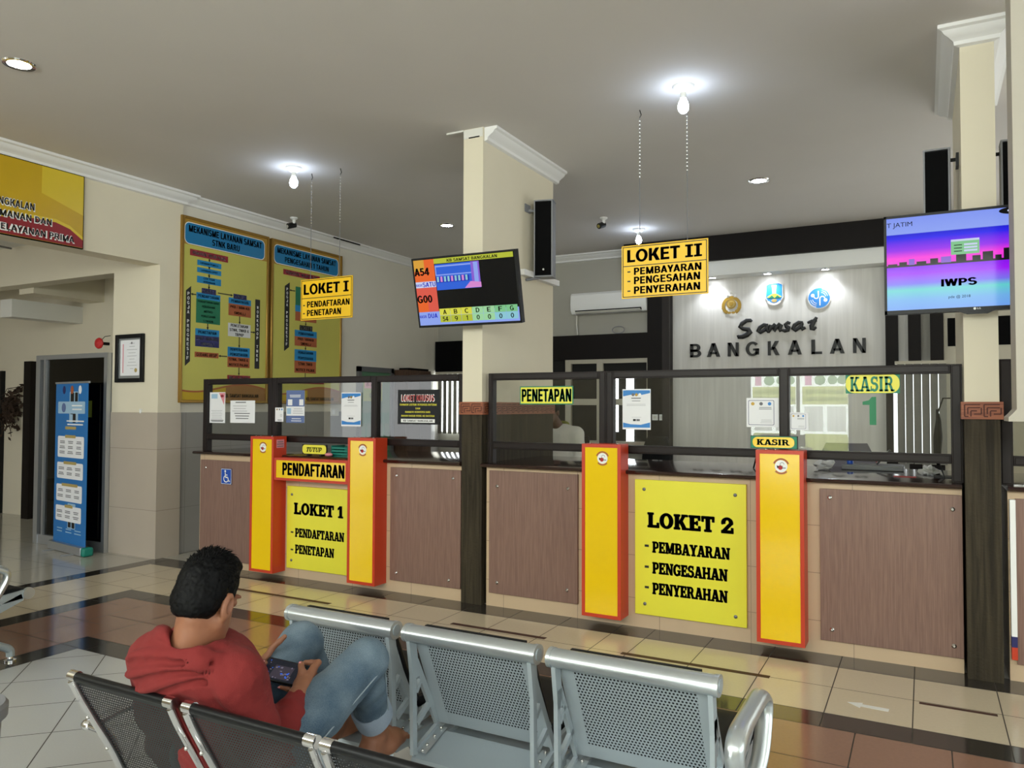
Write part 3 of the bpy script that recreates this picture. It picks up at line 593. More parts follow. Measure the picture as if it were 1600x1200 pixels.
w3 = MB(); w3.box(2.985, YB-0.03, 0.95, 3.09, YB-0.02, 3.2, 'panel_white').box(3.46, YB-0.03, 0.0, 4.9, YB-0.01, 2.25, 'beige_frame').box(3.5, YB-0.04, 2.27, 4.9, YB-0.02, 2.6, 'black').box(3.46, YB-0.035, 2.25, 4.9, YB-0.01, 2.66, 'beige_frame').box(4.9, YB-0.04, 0.9, 8.2, YB-0.02, 2.6, 'lit_window').build('window_3', kind='structure', smooth=0)
# office door in the left wall
dr = MB(); dr.box(XL, 3.07, 0, XL+0.05, 3.13, 2.10, 'grey_alu').box(XL, 3.80, 0, XL+0.05, 3.86, 2.10, 'grey_alu').box(XL, 3.07, 2.03, XL+0.05, 3.86, 2.10, 'grey_alu').box(XL, 3.13, 0, XL+0.02, 3.80, 2.03, 'door_green')
for y in (3.26, 3.4, 3.53, 3.66): dr.box(XL+0.02, y, 0.1, XL+0.028, y+0.012, 1.45, 'letter_green')
dr.build('door_1', kind='structure', smooth=0)
# entrance: glazed door leaves with printed films, seen only as a reflection in the counter glass
en = MB(); YE = -7.45
for x in (0.75, 1.5, 2.25): en.box(x-0.025, YE-0.03, 0, x+0.025, YE+0.03, 2.2, 'alu')
for z in (0.0, 2.15): en.box(0.72, YE-0.03, z, 2.28, YE+0.03, z+0.05, 'alu')
for k in range(15): x = -3.2+0.8*k; en.box(x-0.025, YE-0.03, 2.4, x+0.025, YE+0.03, 3.6, 'alu')  # bars of the added high window band that lets the main light in
en.box(-3.2, YE-0.03, 2.98, 8.0, YE+0.03, 3.03, 'alu').build('window_4', kind='structure', smooth=0)
MB().box(0.75, YE-0.004, 0.05, 2.25, YE+0.004, 2.15, 'glass_door').box(-3.2, YE-0.004, 2.4, 8.0, YE+0.004, 3.6, 'glass_door').build('window_5', kind='structure', smooth=0)
sw = MB(); sw.box(8.39, -6.0, 0.8, 8.41, -1.2, 3.1, 'glass_door')
for y in (-6.0, -4.4, -2.8, -1.25): sw.box(8.36, y, 0.8, 8.44, y+0.05, 3.1, 'alu')
sw.build('window_6', kind='structure', smooth=0)
# ================================================================== COUNTERS
def counter(label, x0, x1, panels, ends=(0, 0)):
    t = thing('service_counter', ((x0+x1)/2, 0.25, 0), label, 'counter', None)
    MB().box(x0, 0.0, 0, x1, 0.5, 1.075, 'counter_tile').build('counter_body', t)
    m = MB(); m.prism([(-0.05, 1.078), (-0.058, 1.09), (-0.05, 1.102), (-0.03, 1.106), (1.05, 1.106), (1.05, 1.075), (-0.03, 1.075)], x0-ends[0], x1+ends[1], 'worktop', 0)
    m.build('worktop', t)
    for a, b, z0, z1, bolts in panels:
        p = MB().box(a, -0.022, z0, b, 0.0, z1, 'laminate').build('wood_panel', t, bevel=0.002)
        for u, v in bolts: MB(Matrix.Translation((u, -0.022, v)) @ Matrix.Rotation(math.pi/2, 4, 'X')).lathe([(0.013, 0), (0.013, 0.004), (0.007, 0.009)], (0, 0, 0), 'screw', 12).build('screw', p)
    return t
def four(a, b, z0, z1, ix=0.075, iz=0.075): return [(a+ix, z0+iz), (b-ix, z0+iz), (a+ix, z1-iz), (b-ix, z1-iz)]
counter('left beige tiled counter with dark worktop running from the wall to the first column', -3.04, -0.005,
        [(-3.01, -2.21, 0.07, 1.022, four(-3.01, -2.21, 0.07, 1.022)), (-0.705, -0.012, 0.10, 1.04, [(-0.638, 0.167), (-0.121, 0.16), (-0.639, 0.972), (-0.083, 0.972)])], (0.05, 0))
counter('middle beige tiled counter with dark worktop between the two columns', 0.215, 3.44,
        [(0.25, 0.998, 0.105, 1.052, [(0.322, 0.932), (0.923, 0.944), (0.322, 0.19), (0.915, 0.2)]), (2.66, 3.44, 0.09, 1.038, [(2.72, 0.985), (3.39, 0.955), (2.727, 0.163), (3.389, 0.159)])], (0.03, 0))
counter('right beige tiled counter cut off by the right edge, beyond the second column', 3.665, 5.6, [(3.70, 4.5, 0.1, 1.035, four(3.70, 4.5, 0.1, 1.035))])
tag(MB().box(3.672, -0.045, 0.135, 3.70, -0.005, 1.03, 'white').box(3.6719, -0.0455, 0.20, 3.7001, -0.0045, 0.26, 'navy').box(3.6718, -0.0458, 0.13, 3.7002, -0.0042, 0.20, 'red_box').build('signboard_edge'),
    'narrow white board with navy and red foot standing against the right counter', 'board')

# glazed partitions standing on the counters
def partition(label, x0, x1, posts, ztop=1.812, doubles=(), vis=True):
    t = thing('glass_partition', ((x0+x1)/2, 0.06, 1.106), label, 'glass partition')
    fr = MB(); ya, yb = 0.03, 0.09
    def bar(a, b, c, d): fr.box(a, ya, c, b, yb, d, 'frame_brown'); fr.box(a+0.008, ya-0.006, c+0.008, b-0.008, ya, d-0.008, 'frame_brown')
    Q = sorted(posts)
    for (a, b), (c, d) in zip(Q, Q[1:]): bar(b, c, ztop-0.055, ztop); bar(b, c, 1.217, 1.274)
    for a, b in posts:
        if b-a > 0.1: bar(a, (a+b)/2, 1.106, ztop); bar((a+b)/2, b, 1.106, ztop)
        else: bar(a, b, 1.106, ztop)
    fr.build('frame', t, bevel=0.003)
    P = sorted(posts)
    for (a, b), (c, d) in zip(P, P[1:]):
        MB().box(b-0.005, 0.057, 1.262, c+0.005, 0.063, ztop-0.05, 'glass').build('glass_pane', t)
    return t
partition('dark framed glass partition on the left counter, three panes with taped papers', -3.05, -0.012, [(-3.05, -2.985), (-2.173, -2.051), (-0.957, -0.895), (-0.062, -0.012)])
partition('dark framed glass partition on the middle counter between the two columns', 0.21, 3.45, [(0.21, 0.252), (1.147, 1.256), (2.41, 2.474), (3.39, 3.45)])
partition('dark framed glass partition beyond the second column at the right edge', 3.635, 5.6, [(3.635, 3.70), (4.6, 4.66), (5.54, 5.6)], 1.835)

# ------------------------------------------------------------------ red and yellow light boxes
def badge(p, cx, cz, r):
    p.disc(cx, cz, r*0.8, 'white', 2)
    p.arc(cx, cz, r*0.84, r*1.06, 20, 160, 'brick', 2); p.arc(cx, cz, r*0.84, r*1.06, 222, 318, 'brick', 2)
    p.disc(cx-0.1*r, cz-0.18*r, r*0.3, 'red', 3); p.shape([(cx-0.55*r, cz+0.12*r), (cx-0.2*r, cz-0.05*r), (cx-0.5*r, cz-0.3*r)], 'ink', 3); p.arc(cx+0.12*r, cz+0.25*r, 0.22*r, 0.28*r, 0, 300, 'grey_line', 3, 12); p.rect(cx+0.1*r, cz-0.28*r, cx+0.6*r, cz-0.16*r, 'grey_line', 3)
YBX = -0.158
def lightbox(label, x0, x1, z0, z1, pip=True):
    t = thing('light_box', ((x0+x1)/2, YBX/2, z0), label, 'light box')
    c = MB(); f = 0.024
    c.box(x0, YBX, z0, x0+f, 0, z1, 'red_box').box(x1-f, YBX, z0, x1, 0, z1, 'red_box').box(x0+f, YBX, z0, x1-f, 0, z0+f, 'red_box').box(x0+f, YBX, z1-f, x1-f, 0, z1, 'red_box').box(x0+f, -0.02, z0+f, x1-f, -0.005, z1-f, 'red_box')
    c.build('casing', t)
    MB().box(x0+f, YBX+0.004, z0+f, x1-f, YBX+0.012, z1-f, 'yellow_box').build('front_sheet', t)
    p = FY(YBX+0.004); badge(p, (x0+x1)/2+0.01, z1-0.1, 0.048); p.build('badge_sticker', t, 'round white and red badge sticker', smooth=0)
    for x in (x0+0.06, x0+0.12, x1-0.03): MB().ball((x, YBX+0.01, z1+0.004), 0.006, 'screw', 8, 6).build('screw', t)
    return t
lb = lightbox('leftmost red and yellow light box, left of the PENDAFTARAN board', -2.19, -1.903, 0.05, 1.272)
p = FX(-1.903); p.rect(-0.125, 1.17, -0.03, 1.245, 'pink', 1); p.bars(-0.12, -0.035, (1.18, 1.20, 1.22), 0.008, 'grey_line'); p.build('side_sticker', lb, 'small pinkish printed sticker', smooth=0)
lightbox('second red and yellow light box, right of the LOKET 1 board', -1.05, -0.757, 0.065, 1.283)
lightbox('third red and yellow light box, left of the LOKET 2 board', 1.09, 1.382, 0.072, 1.287)
lightbox('rightmost red and yellow light box under the small KASIR sign', 2.295, 2.584, 0.062, 1.279)

# PENDAFTARAN board between the two left boxes
t = thing('counter_sign', (-1.47, -0.08, 0.89), 'red framed yellow PENDAFTARAN sign over the LOKET 1 board', 'sign')
c = MB(); x0, x1, z0, z1, f = -1.895, -1.052, 0.888, 1.088, 0.022
c.box(x0, YBX, z0, x0+f, 0, z1, 'red_box').box(x1-f, YBX, z0, x1, 0, z1, 'red_box').box(x0+f, YBX, z0, x1-f, 0, z0+f, 'red_box').box(x0+f, YBX, z1-f, x1-f, 0, z1, 'red_box').build('casing', t)
MB().box(x0+f, YBX+0.004, z0+f, x1-f, YBX+0.012, z1-f, 'yellow_box').build('front_sheet', t)
p = FY(YBX+0.004); p.text('PENDAFTARAN', -1.795, 0.937, -1.09, 1.045, 'ink', 1, 0.022, bold=0.03); p.build('lettering', t, smooth=0)

def loket_board(label, x0, x1, z0, z1, rows, bolts):
    t = thing('counter_sign', ((x0+x1)/2, -0.01, z0), label, 'sign')
    MB().box(x0, -0.028, z0, x1, -0.001, z1, 'yellow_sheet').build('board', t, bevel=0.002)
    p = FY(-0.028)
    for s, a, b, c_, d in rows:
        if s == '-': p.rect(a, c_, b, d, 'ink', 1)
        else: p.text(s, a, c_, b, d, 'ink', 1, 'slab', bold=0.035)
    p.build('lettering', t, smooth=0)
    for u, v in bolts: MB(Matrix.Translation((u, -0.028, v)) @ Matrix.Rotation(math.pi/2, 4, 'X')).lathe([(0.012, 0), (0.012, 0.004), (0.006, 0.008)], (0, 0, 0), 'grey_alu', 12).build('screw', t)
loket_board('yellow LOKET 1 board listing PENDAFTARAN and PENETAPAN below the left counter', -1.86, -1.05, 0.087, 0.825,
            [('LOKET 1', -1.773, -1.206, 0.576, 0.677), ('-', -1.81, -1.779, 0.404, 0.418), ('PENDAFTARAN', -1.757, -1.192, 0.373, 0.45), ('-', -1.81, -1.779, 0.248, 0.262), ('PENETAPAN', -1.755, -1.303, 0.225, 0.303)],
            [(-1.80, 0.75), (-1.11, 0.75), (-1.80, 0.16), (-1.11, 0.16)])
loket_board('yellow LOKET 2 board listing PEMBAYARAN, PENGESAHAN and PENYERAHAN', 1.441, 2.208, 0.10, 1.04,
            [('LOKET 2', 1.535, 2.123, 0.71, 0.813), ('-', 1.512, 1.542, 0.572, 0.588), ('PEMBAYARAN', 1.569, 2.10, 0.537, 0.613), ('-', 1.512, 1.542, 0.426, 0.442), ('PENGESAHAN', 1.569, 2.084, 0.392, 0.470), ('-', 1.512, 1.542, 0.284, 0.30), ('PENYERAHAN', 1.569, 2.084, 0.25, 0.328)],
            [(1.509, 0.973), (2.137, 0.967), (1.513, 0.176), (2.136, 0.166)])

# wheelchair symbol
t = MB().box(-2.72, -0.027, 0.797, -2.575, -0.022, 0.949, 'navy').build('accessibility_sign', None, 'blue wheelchair symbol plate on the left end of the left counter', 'sign')
p = FY(-0.027); cx, cz = -2.648, 0.865; p.rrect(-2.716, 0.801, -2.579, 0.945, 0.008, 'white', 1); p.rrect(-2.712, 0.805, -2.583, 0.941, 0.006, 'blue_plastic', 2)
p.disc(cx-0.012, cz+0.058, 0.011, 'white', 3); p.line([(cx-0.012, cz+0.044), (cx-0.008, cz), (cx+0.022, cz), (cx+0.038, cz-0.038), (cx+0.05, cz-0.034)], 0.012, 'white', 3); p.line([(cx-0.01, cz+0.022), (cx+0.018, cz+0.022)], 0.010, 'white', 3); p.arc(cx+0.0, cz-0.014, 0.026, 0.035, 120, 345, 'white', 3)
p.build('symbol', t, smooth=0)

# small desk signs on the counters
t = thing('desk_sign', (-1.55, 0.0, 1.106), 'small yellow TUTUP sign standing on the left counter', 'sign')
m = MB(); m.box(-1.70, -0.012, 1.118, -1.415, 0.0, 1.205, 'frame_brown').box(-1.64, -0.02, 1.106, -1.62, 0.03, 1.118, 'frame_brown').box(-1.49, -0.02, 1.106, -1.47, 0.03, 1.118, 'frame_brown').build('sign_plate', t)
p = FY(-0.012); p.rrect(-1.697, 1.122, -1.418, 1.202, 0.03, 'yellow_sheet', 1); p.text('TUTUP', -1.655, 1.140, -1.475, 1.180, 'ink', 2, 'slab', 0.28, bold=0.008); p.build('lettering', t, smooth=0)
t = thing('desk_sign', (2.40, -0.1, 1.279), 'small green edged yellow KASIR sign on top of the rightmost light box', 'sign')
MB().box(2.255, -0.115, 1.286, 2.545, -0.095, 1.368, 'frame_brown').build('sign_plate', t)
p = FY(-0.115); p.rect(2.258, 1.289, 2.54, 1.365, 'letter_green', 1); p.rrect(2.268, 1.294, 2.525, 1.360, 0.03, 'yellow_box', 2); p.text('KASIR', 2.295, 1.309, 2.495, 1.346, 'letter_green', 3, 'slab', bold=0.02); p.build('lettering', t, smooth=0)
m = MB(); m.box(-1.39, 0.02, 1.106, -1.2, 0.2, 1.112, 'teal')
for k in range(3): m.box(-1.39, 0.02, 1.12+k*0.026, -1.2, 0.026, 1.135+k*0.026, 'teal'); m.box(-1.39, 0.19, 1.12+k*0.026, -1.2, 0.2, 1.135+k*0.026, 'teal')
m.box(-1.39, 0.02, 1.11, -1.384, 0.2, 1.2, 'teal').box(-1.206, 0.02, 1.11, -1.2, 0.2, 1.2, 'teal').build('letter_tray', None, 'teal slatted letter tray on the left counter beside the TUTUP sign', 'tray')
MB().ball((-1.38, -0.02, 1.122), (0.04, 0.03, 0.016), 'pink', 12, 8).build('stamp_sponge', None, 'small pink sponge beside the teal tray on the left counter', 'sponge')
MB().box(-1.92, 0.0, 1.106, -1.86, 0.05, 1.109, 'black').build('ink_pad', None, 'flat black ink pad on the left counter left of the TUTUP sign', 'ink pad')

# ------------------------------------------------------------------ papers and signs stuck on the glass
YG = 0.052
def sheet(name, label, cat, x0, x1, z0, z1, m, fill, lift=0.0):
    b = MB().box(x0, YG-0.002-lift, z0, x1, YG-lift, z1, m).build(name, None, label, cat)
    p = FY(YG-0.002-lift); fill(p); p.build('print', b, smooth=0); return b
def f1(p):
    p.rect(-2.955, 1.62, -2.87, 1.665, 'pale_blue'); p.shape([(-2.85, 1.675), (-2.765, 1.675), (-2.78, 1.56)], 'pink'); p.disc(-2.805, 1.645, 0.022, 'maroon', 2, 0.014); p.bars(-2.955, -2.80, [1.42+0.016*i for i in range(6)], 0.004, 'light_line'); p.bars(-2.96, -2.78, (1.394, 1.404), 0.006, 'ink')
sheet('notice_sheet', 'leftmost white notice with a pink corner taped to the left glass', 'notice', -2.979, -2.764, 1.381, 1.682, 'paper', f1)
def f2(p):
    p.bars(-2.62, -2.48, (1.578,), 0.01, 'grey_line', 2, 0); p.bars(-2.665, -2.46, (1.545, 1.52, 1.496), 0.006, 'light_line'); p.bars(-2.64, -2.42, (1.472, 1.448, 1.424), 0.008, 'grey_line')
sheet('notice_sheet', 'plain white notice with grey lines, second from the left on the glass', 'notice', -2.691, -2.362, 1.385, 1.60, 'paper', f2)
def f3(p):
    for i, c in enumerate(('gold', 'grey_line', 'sky_blue')): p.disc(-2.045+i*0.03, 1.517, 0.008, c)
    p.bars(-2.04, -1.98, (1.412, 1.42), 0.004, 'grey_line'); p.bars(-2.01, -1.975, (1.45, 1.46, 1.47), 0.004, 'light_line')
sheet('notice_sheet', 'small white notice stuck on the frame post beside the blue poster', 'notice', -2.069, -1.966, 1.404, 1.534, 'paper', f3, 0.03)
def f4(p):
    p.rect(-1.96, 1.545, -1.737, 1.694, 'blue_paper'); p.rect(-1.96, 1.395, -1.737, 1.46, 'blue_paper'); p.rect(-1.94, 1.555, -1.885, 1.61, 'paper', 2); p.rect(-1.80, 1.555, -1.75, 1.61, 'paper', 2); p.bars(-1.92, -1.78, (1.63, 1.645), 0.007, 'paper', 2); p.rect(-1.95, 1.475, -1.90, 1.53, 'pale_blue', 2); p.bars(-1.88, -1.75, (1.48, 1.5, 1.52), 0.006, 'light_line', 2); p.bars(-1.9, -1.77, (1.41, 1.43), 0.006, 'paper', 2)
sheet('notice_sheet', 'blue and white notice on the left glass above the TUTUP sign', 'notice', -1.96, -1.737, 1.395, 1.694, 'paper', f4)
def poster(x0, z0, w, h):
    def f(p):
        X = lambda u: x0+u*w; Z = lambda v: z0+v*h
        p.shape([(X(0.02), Z(0.97)), (X(0.02), Z(0.82)), (X(0.3), Z(0.86)), (X(0.65), Z(0.85)), (X(0.98), Z(0.90)), (X(0.98), Z(0.97))], 'sky_blue')
        p.shape([(X(0.02), Z(0.05)), (X(0.98), Z(0.05)), (X(0.98), Z(0.18)), (X(0.65), Z(0.12)), (X(0.3), Z(0.13)), (X(0.02), Z(0.17))], 'sky_blue')
        for i, c in enumerate(('grey_line', 'gold', 'white')): p.disc(X(0.38+0.12*i), Z(0.86), 0.04*w*1.3, c, 2)
        p.bars(X(0.32), X(0.66), (Z(0.765),), 0.02*h, 'ink', 2, 0); p.bars(X(0.34), X(0.64), (Z(0.70),), 0.013*h, 'grey_line', 2, 0); p.bars(X(0.12), X(0.86), (Z(0.62), Z(0.59)), 0.009*h, 'light_line'); p.bars(X(0.3), X(0.7), (Z(0.3),), 0.008*h, 'light_line'); p.rect(X(0.38), Z(0.21), X(0.48), Z(0.26), 'ink', 2); p.rect(X(0.5), Z(0.21), X(0.62), Z(0.26), 'grey_line', 2)
    return f
sheet('notice_sheet', 'white notice with blue waves on the left glass, left of the black sign', 'notice', -1.303, -1.083, 1.372, 1.67, 'paper', poster(-1.303, 1.372, 0.22, 0.298))
sheet('notice_sheet', 'white notice with blue waves on the middle glass right of PENETAPAN', 'notice', 1.321, 1.532, 1.388, 1.679, 'paper', poster(1.321, 1.388, 0.211, 0.291))
def f5(p):
    p.text('LOKET KHUSUS', -0.652, 1.588, -0.312, 1.650, 'white', 1, 0.022); p.text('LOKET KHUSUS', -0.645, 1.594, -0.318, 1.644, 'red', 2, 0.022)
    for s, a, b, c_, d in (('RANMOR LISTRIK BERBASIS BATERAI', -0.665, -0.293, 1.556, 1.572), ('DAN', -0.504, -0.458, 1.525, 1.540), ('RANMOR KONVERSI DARI', -0.609, -0.356, 1.495, 1.510), ('BAHAN BAKAR FOSIL KE BATERAI', -0.649, -0.314, 1.463, 1.478)): p.text(s, a, c_, b, d, 'yellow_sheet', 2, 0.022)
    p.rect(-0.653, 1.414, -0.31, 1.444, 'white', 1); p.text('KB SAMSAT BANGKALAN', -0.63, 1.421, -0.333, 1.437, 'ink', 2, 0.022)
sheet('counter_notice', 'black LOKET KHUSUS sign on the left glass beside the first column', 'sign', -0.687, -0.265, 1.399, 1.689, 'plastic_black', f5)
def f6(p): p.rrect(0.482, 1.567, 0.932, 1.707, 0.01, 'letter_green', 1); p.rect(0.49, 1.575, 0.924, 1.699, 'yellow_sheet', 2); p.text('PENETAPAN', 0.50, 1.59, 0.916, 1.685, 'letter_green', 3, 0.022, bold=0.025)
sheet('counter_notice', 'green and yellow PENETAPAN sign on the middle glass', 'sign', 0.482, 0.932, 1.567, 1.707, 'letter_green', f6)
def f7(p): p.rect(2.812, 1.64, 3.12, 1.762, 'letter_green', 1); p.rrect(2.813, 1.642, 3.118, 1.76, 0.05, 'yellow_sheet', 2); p.text('KASIR', 2.838, 1.652, 3.09, 1.745, 'letter_green', 3, 'slab')
sheet('counter_notice', 'rounded yellow KASIR sign with green letters at the top of the middle glass', 'sign', 2.812, 3.12, 1.64, 1.762, 'letter_green', f7)
n1 = MB(); n1.prism([(2.948, 1.443), (2.986, 1.443), (2.986, 1.618), (2.962, 1.618), (2.945, 1.597), (2.909, 1.588), (2.909, 1.568), (2.948, 1.568)], YG-0.002, YG+0.003, 'green_sheet', 1)
n1.build('number_decal', None, 'large green number 1 on the glass below the rounded KASIR sign', 'number sign')
def f8(x0, z0, w, h):
    def f(p):
        X = lambda u: x0+u*w; Z = lambda v: z0+v*h
        p.rrect(X(0.06), Z(0.07), X(0.86), Z(0.92), 0.008, 'navy', 1); p.rrect(X(0.075), Z(0.085), X(0.845), Z(0.905), 0.007, 'paper', 2)
        for u, c in ((0.2, 'gold'), (0.46, 'grey_line'), (0.72, 'sky_blue')): p.disc(X(u), Z(0.8), 0.055*w, c, 3)
        p.bars(X(0.38), X(0.8), (Z(0.66), Z(0.61)), 0.02*h, 'grey_line', 3); p.bars(X(0.42), X(0.82), (Z(0.24), Z(0.19), Z(0.14)), 0.015*h, 'light_line', 3)
    return f
sheet('notice_sheet', 'larger square notice with navy border on the middle glass above the small KASIR sign', 'notice', 2.198, 2.405, 1.419, 1.613, 'paper', f8(2.198, 1.419, 0.207, 0.194), 0.0)
sheet('notice_sheet', 'smaller square notice with navy border right of the larger one', 'notice', 2.474, 2.589, 1.403, 1.518, 'paper', f8(2.474, 1.403, 0.115, 0.115))
# ================================================================== BOARDS, SCREENS, SIGNS
glyphs('BANGKLMDEPYRI ', 0.06)
def block(p, m, y0, z0, y1, z1, rows=(), ink='ink', h=0.03, k=2):
    p.rect(y0, z0, y1, z1, m, k); n = len(rows)
    for i, s in enumerate(rows):
        if not s: continue
        c = z1-(z1-z0)*(i+0.5)/n; w = min((y1-y0)*0.86, len(s)*h*0.78); mid = (y0+y1)/2; p.text(s, mid-w/2, c-h/2, mid+w/2, c+h/2, ink, k+1, 0.022, bold=.012)
def arrow(p, a, b, k=2): p.line([a, b], 0.012, 'ink', k); d = np.array(b, float)-np.array(a, float); d /= np.linalg.norm(d); n = np.array([-d[1], d[0]]); b = np.array(b, float); p.shape([b+d*0.012, b-d*0.02+n*0.014, b-d*0.02-n*0.014], 'ink', k)
XB = XL+0.045
def chart(label, y0, z0, y1, z1, fill):
    t = thing('service_flow_board', (XL, (y0+y1)/2, z0), label, 'board', 'flow chart boards on the left wall')
    fr = MB(); f = 0.032
    for a in ((y0, z0, y0+f, z1), (y1-f, z0, y1, z1), (y0+f, z0, y1-f, z0+f), (y0+f, z1-f, y1-f, z1)): fr.box(XL+0.001, a[0], a[1], XB+0.012, a[2], a[3], 'gold_frame')
    fr.build('frame', t, bevel=0.006)
    MB().box(XL+0.002, y0+f, z0+f, XB, y1-f, z1-f, 'chart_bg').build('panel', t)
    p = FX(XB); p.rect(y0+f, z1-0.30, y1-f, z1-f, 'chart_gold', 1)
    w = [(y0+f, z0+0.16), (y0+0.23, z0+0.135), (y0+0.57, z0+0.17), (y0+0.86, z0+0.205), (y1-f, z0+0.15)]
    sm = []
    for i in range(25):
        u = i/24; y = y0+f+(y1-y0-2*f)*u; sm.append((y, z0+0.165+0.045*math.sin((u-0.42)*5.4)))
    half = [q for q in sm if q[0] <= (y0+y1)/2]
    p.shape([(y0+f, z0+f), (half[-1][0], z0+f)]+half[::-1], 'chart_yel', 1); rest = [q for q in sm if q[0] >= half[-1][0]]
    p.shape([(half[-1][0], z0+f), (y1-f, z0+f)]+rest[::-1], 'chart_tan', 1); p.line(sm, 0.018, 'brick', 2)
    fill(p); p.build('print', t, smooth=0); return t
def vert(p, s, yc, z0, z1):
    n = len(s)
    for i, ch in enumerate(s):
        if ch == ' ': continue
        c = z1-(z1-z0)*(i+0.5)/n; h = 0.034; p.text(ch, yc-0.013, c-h/2, yc+0.013, c+h/2, 'white', 3, 0.022, fitx=ch not in 'I')
def c1(p):
    p.rrect(0.216, 3.262, 1.335, 3.497, 0.06, 'white', 2); p.rrect(0.224, 3.27, 1.327, 3.489, 0.055, 'blue_head', 3)
    p.text('MEKANISME LAYANAN SAMSAT', 0.27, 3.395, 1.285, 3.465, 'ink', 4, bold=.02); p.text('STNK BARU', 0.575, 3.30, 0.955, 3.366, 'ink', 4, bold=.02)
    block(p, 'maroon', 0.288, 3.146, 0.794, 3.215, ('PEMOHON / WAJIB PAJAK',), 'white', 0.036)
    for z0, z1, r in ((3.058, 3.115, ('LAYANAN PEMULA',)), (2.981, 3.035, ('LAYANAN CEPAT',)), (2.869, 2.942, ('CEK FISIK', 'KENDARAAN'))): block(p, 'cyan_block', 0.382, z0, 0.702, z1, r, 'navy', 0.022)
    for a, b in (((0.54, 3.146), (0.54, 3.118)), ((0.54, 3.058), (0.54, 3.038)), ((0.54, 2.981), (0.54, 2.945)), ((0.54, 2.869), (0.54, 2.822)), ((0.66, 2.79), (0.86, 2.79)), ((0.375, 2.735), (0.315, 2.735)), ((0.53, 2.438), (0.53, 2.38)), ((0.97, 2.563), (0.97, 2.482)), ((0.97, 2.329), (0.97, 2.214)), ((0.80, 2.098), (0.69, 2.098)), ((0.97, 1.982), (0.97, 1.90)), ((1.135, 2.40), (1.195, 2.40))): arrow(p, a, b)
    block(p, 'navy', 0.445, 2.760, 0.635, 2.818, ('LOKET 1',), 'white', 0.036, 3); block(p, 'navy', 0.877, 2.755, 1.067, 2.812, ('LOKET 2',), 'white', 0.036, 3)
    block(p, 'cyan_block', 0.377, 2.697, 0.696, 2.765, ('PENDAFTARAN',), 'navy', 0.032); block(p, 'green', 0.376, 2.438, 0.696, 2.697, ('PENDAFTARAN BARU', 'PERUBAHAN', 'MUTASI', 'PENGESAHAN', '5 TAHUN'), 'ink', 0.024)
    block(p, 'cyan_block', 0.810, 2.697, 1.135, 2.764, ('PEMBAYARAN',), 'navy', 0.032); block(p, 'brick', 0.810, 2.563, 1.135, 2.697, ('PKB / BBN-KB', 'SWDKLLJ'), 'ink', 0.03)
    block(p, 'cyan_block', 0.37, 2.304, 0.687, 2.377, ('PENETAPAN',), 'navy', 0.034); block(p, 'navy', 0.37, 2.184, 0.687, 2.304, ('PKB / BBN-KB', 'SWDKLLJ'), 'white', 0.032)
    block(p, 'chart_white', 0.806, 2.329, 1.132, 2.478, ('PENCETAKAN', 'STNK, TNKB &', 'TBPKP'), 'ink', 0.032)
    block(p, 'cyan_block', 0.805, 2.10, 1.126, 2.21, ('PENYERAHAN', 'PENGESAHAN'), 'navy', 0.032); block(p, 'brick', 0.805, 1.982, 1.126, 2.10, ('STNK, TNKB &', 'NOTICE PAJAK'), 'ink', 0.03)
    block(p, 'brick', 0.366, 2.069, 0.681, 2.126, ('GUDANG ARSIP',), 'ink', 0.034); block(p, 'maroon', 0.806, 1.836, 1.136, 1.893, ('WAJIB PAJAK',), 'white', 0.034)
    p.shape([(0.245, 1.965), (0.309, 2.02), (0.309, 2.82), (0.245, 2.765)], 'ink', 2); vert(p, 'POGJA PROGRESIF', 0.277, 2.03, 2.76)
    p.rect(1.199, 1.981, 1.272, 2.789, 'ink', 2); vert(p, 'WORKSHOP TNKB', 1.236, 2.06, 2.72)
    p.text('KB. SAMSAT BANGKALAN', 0.766, 1.643, 1.262, 1.682, 'ink', 3, bold=.02)
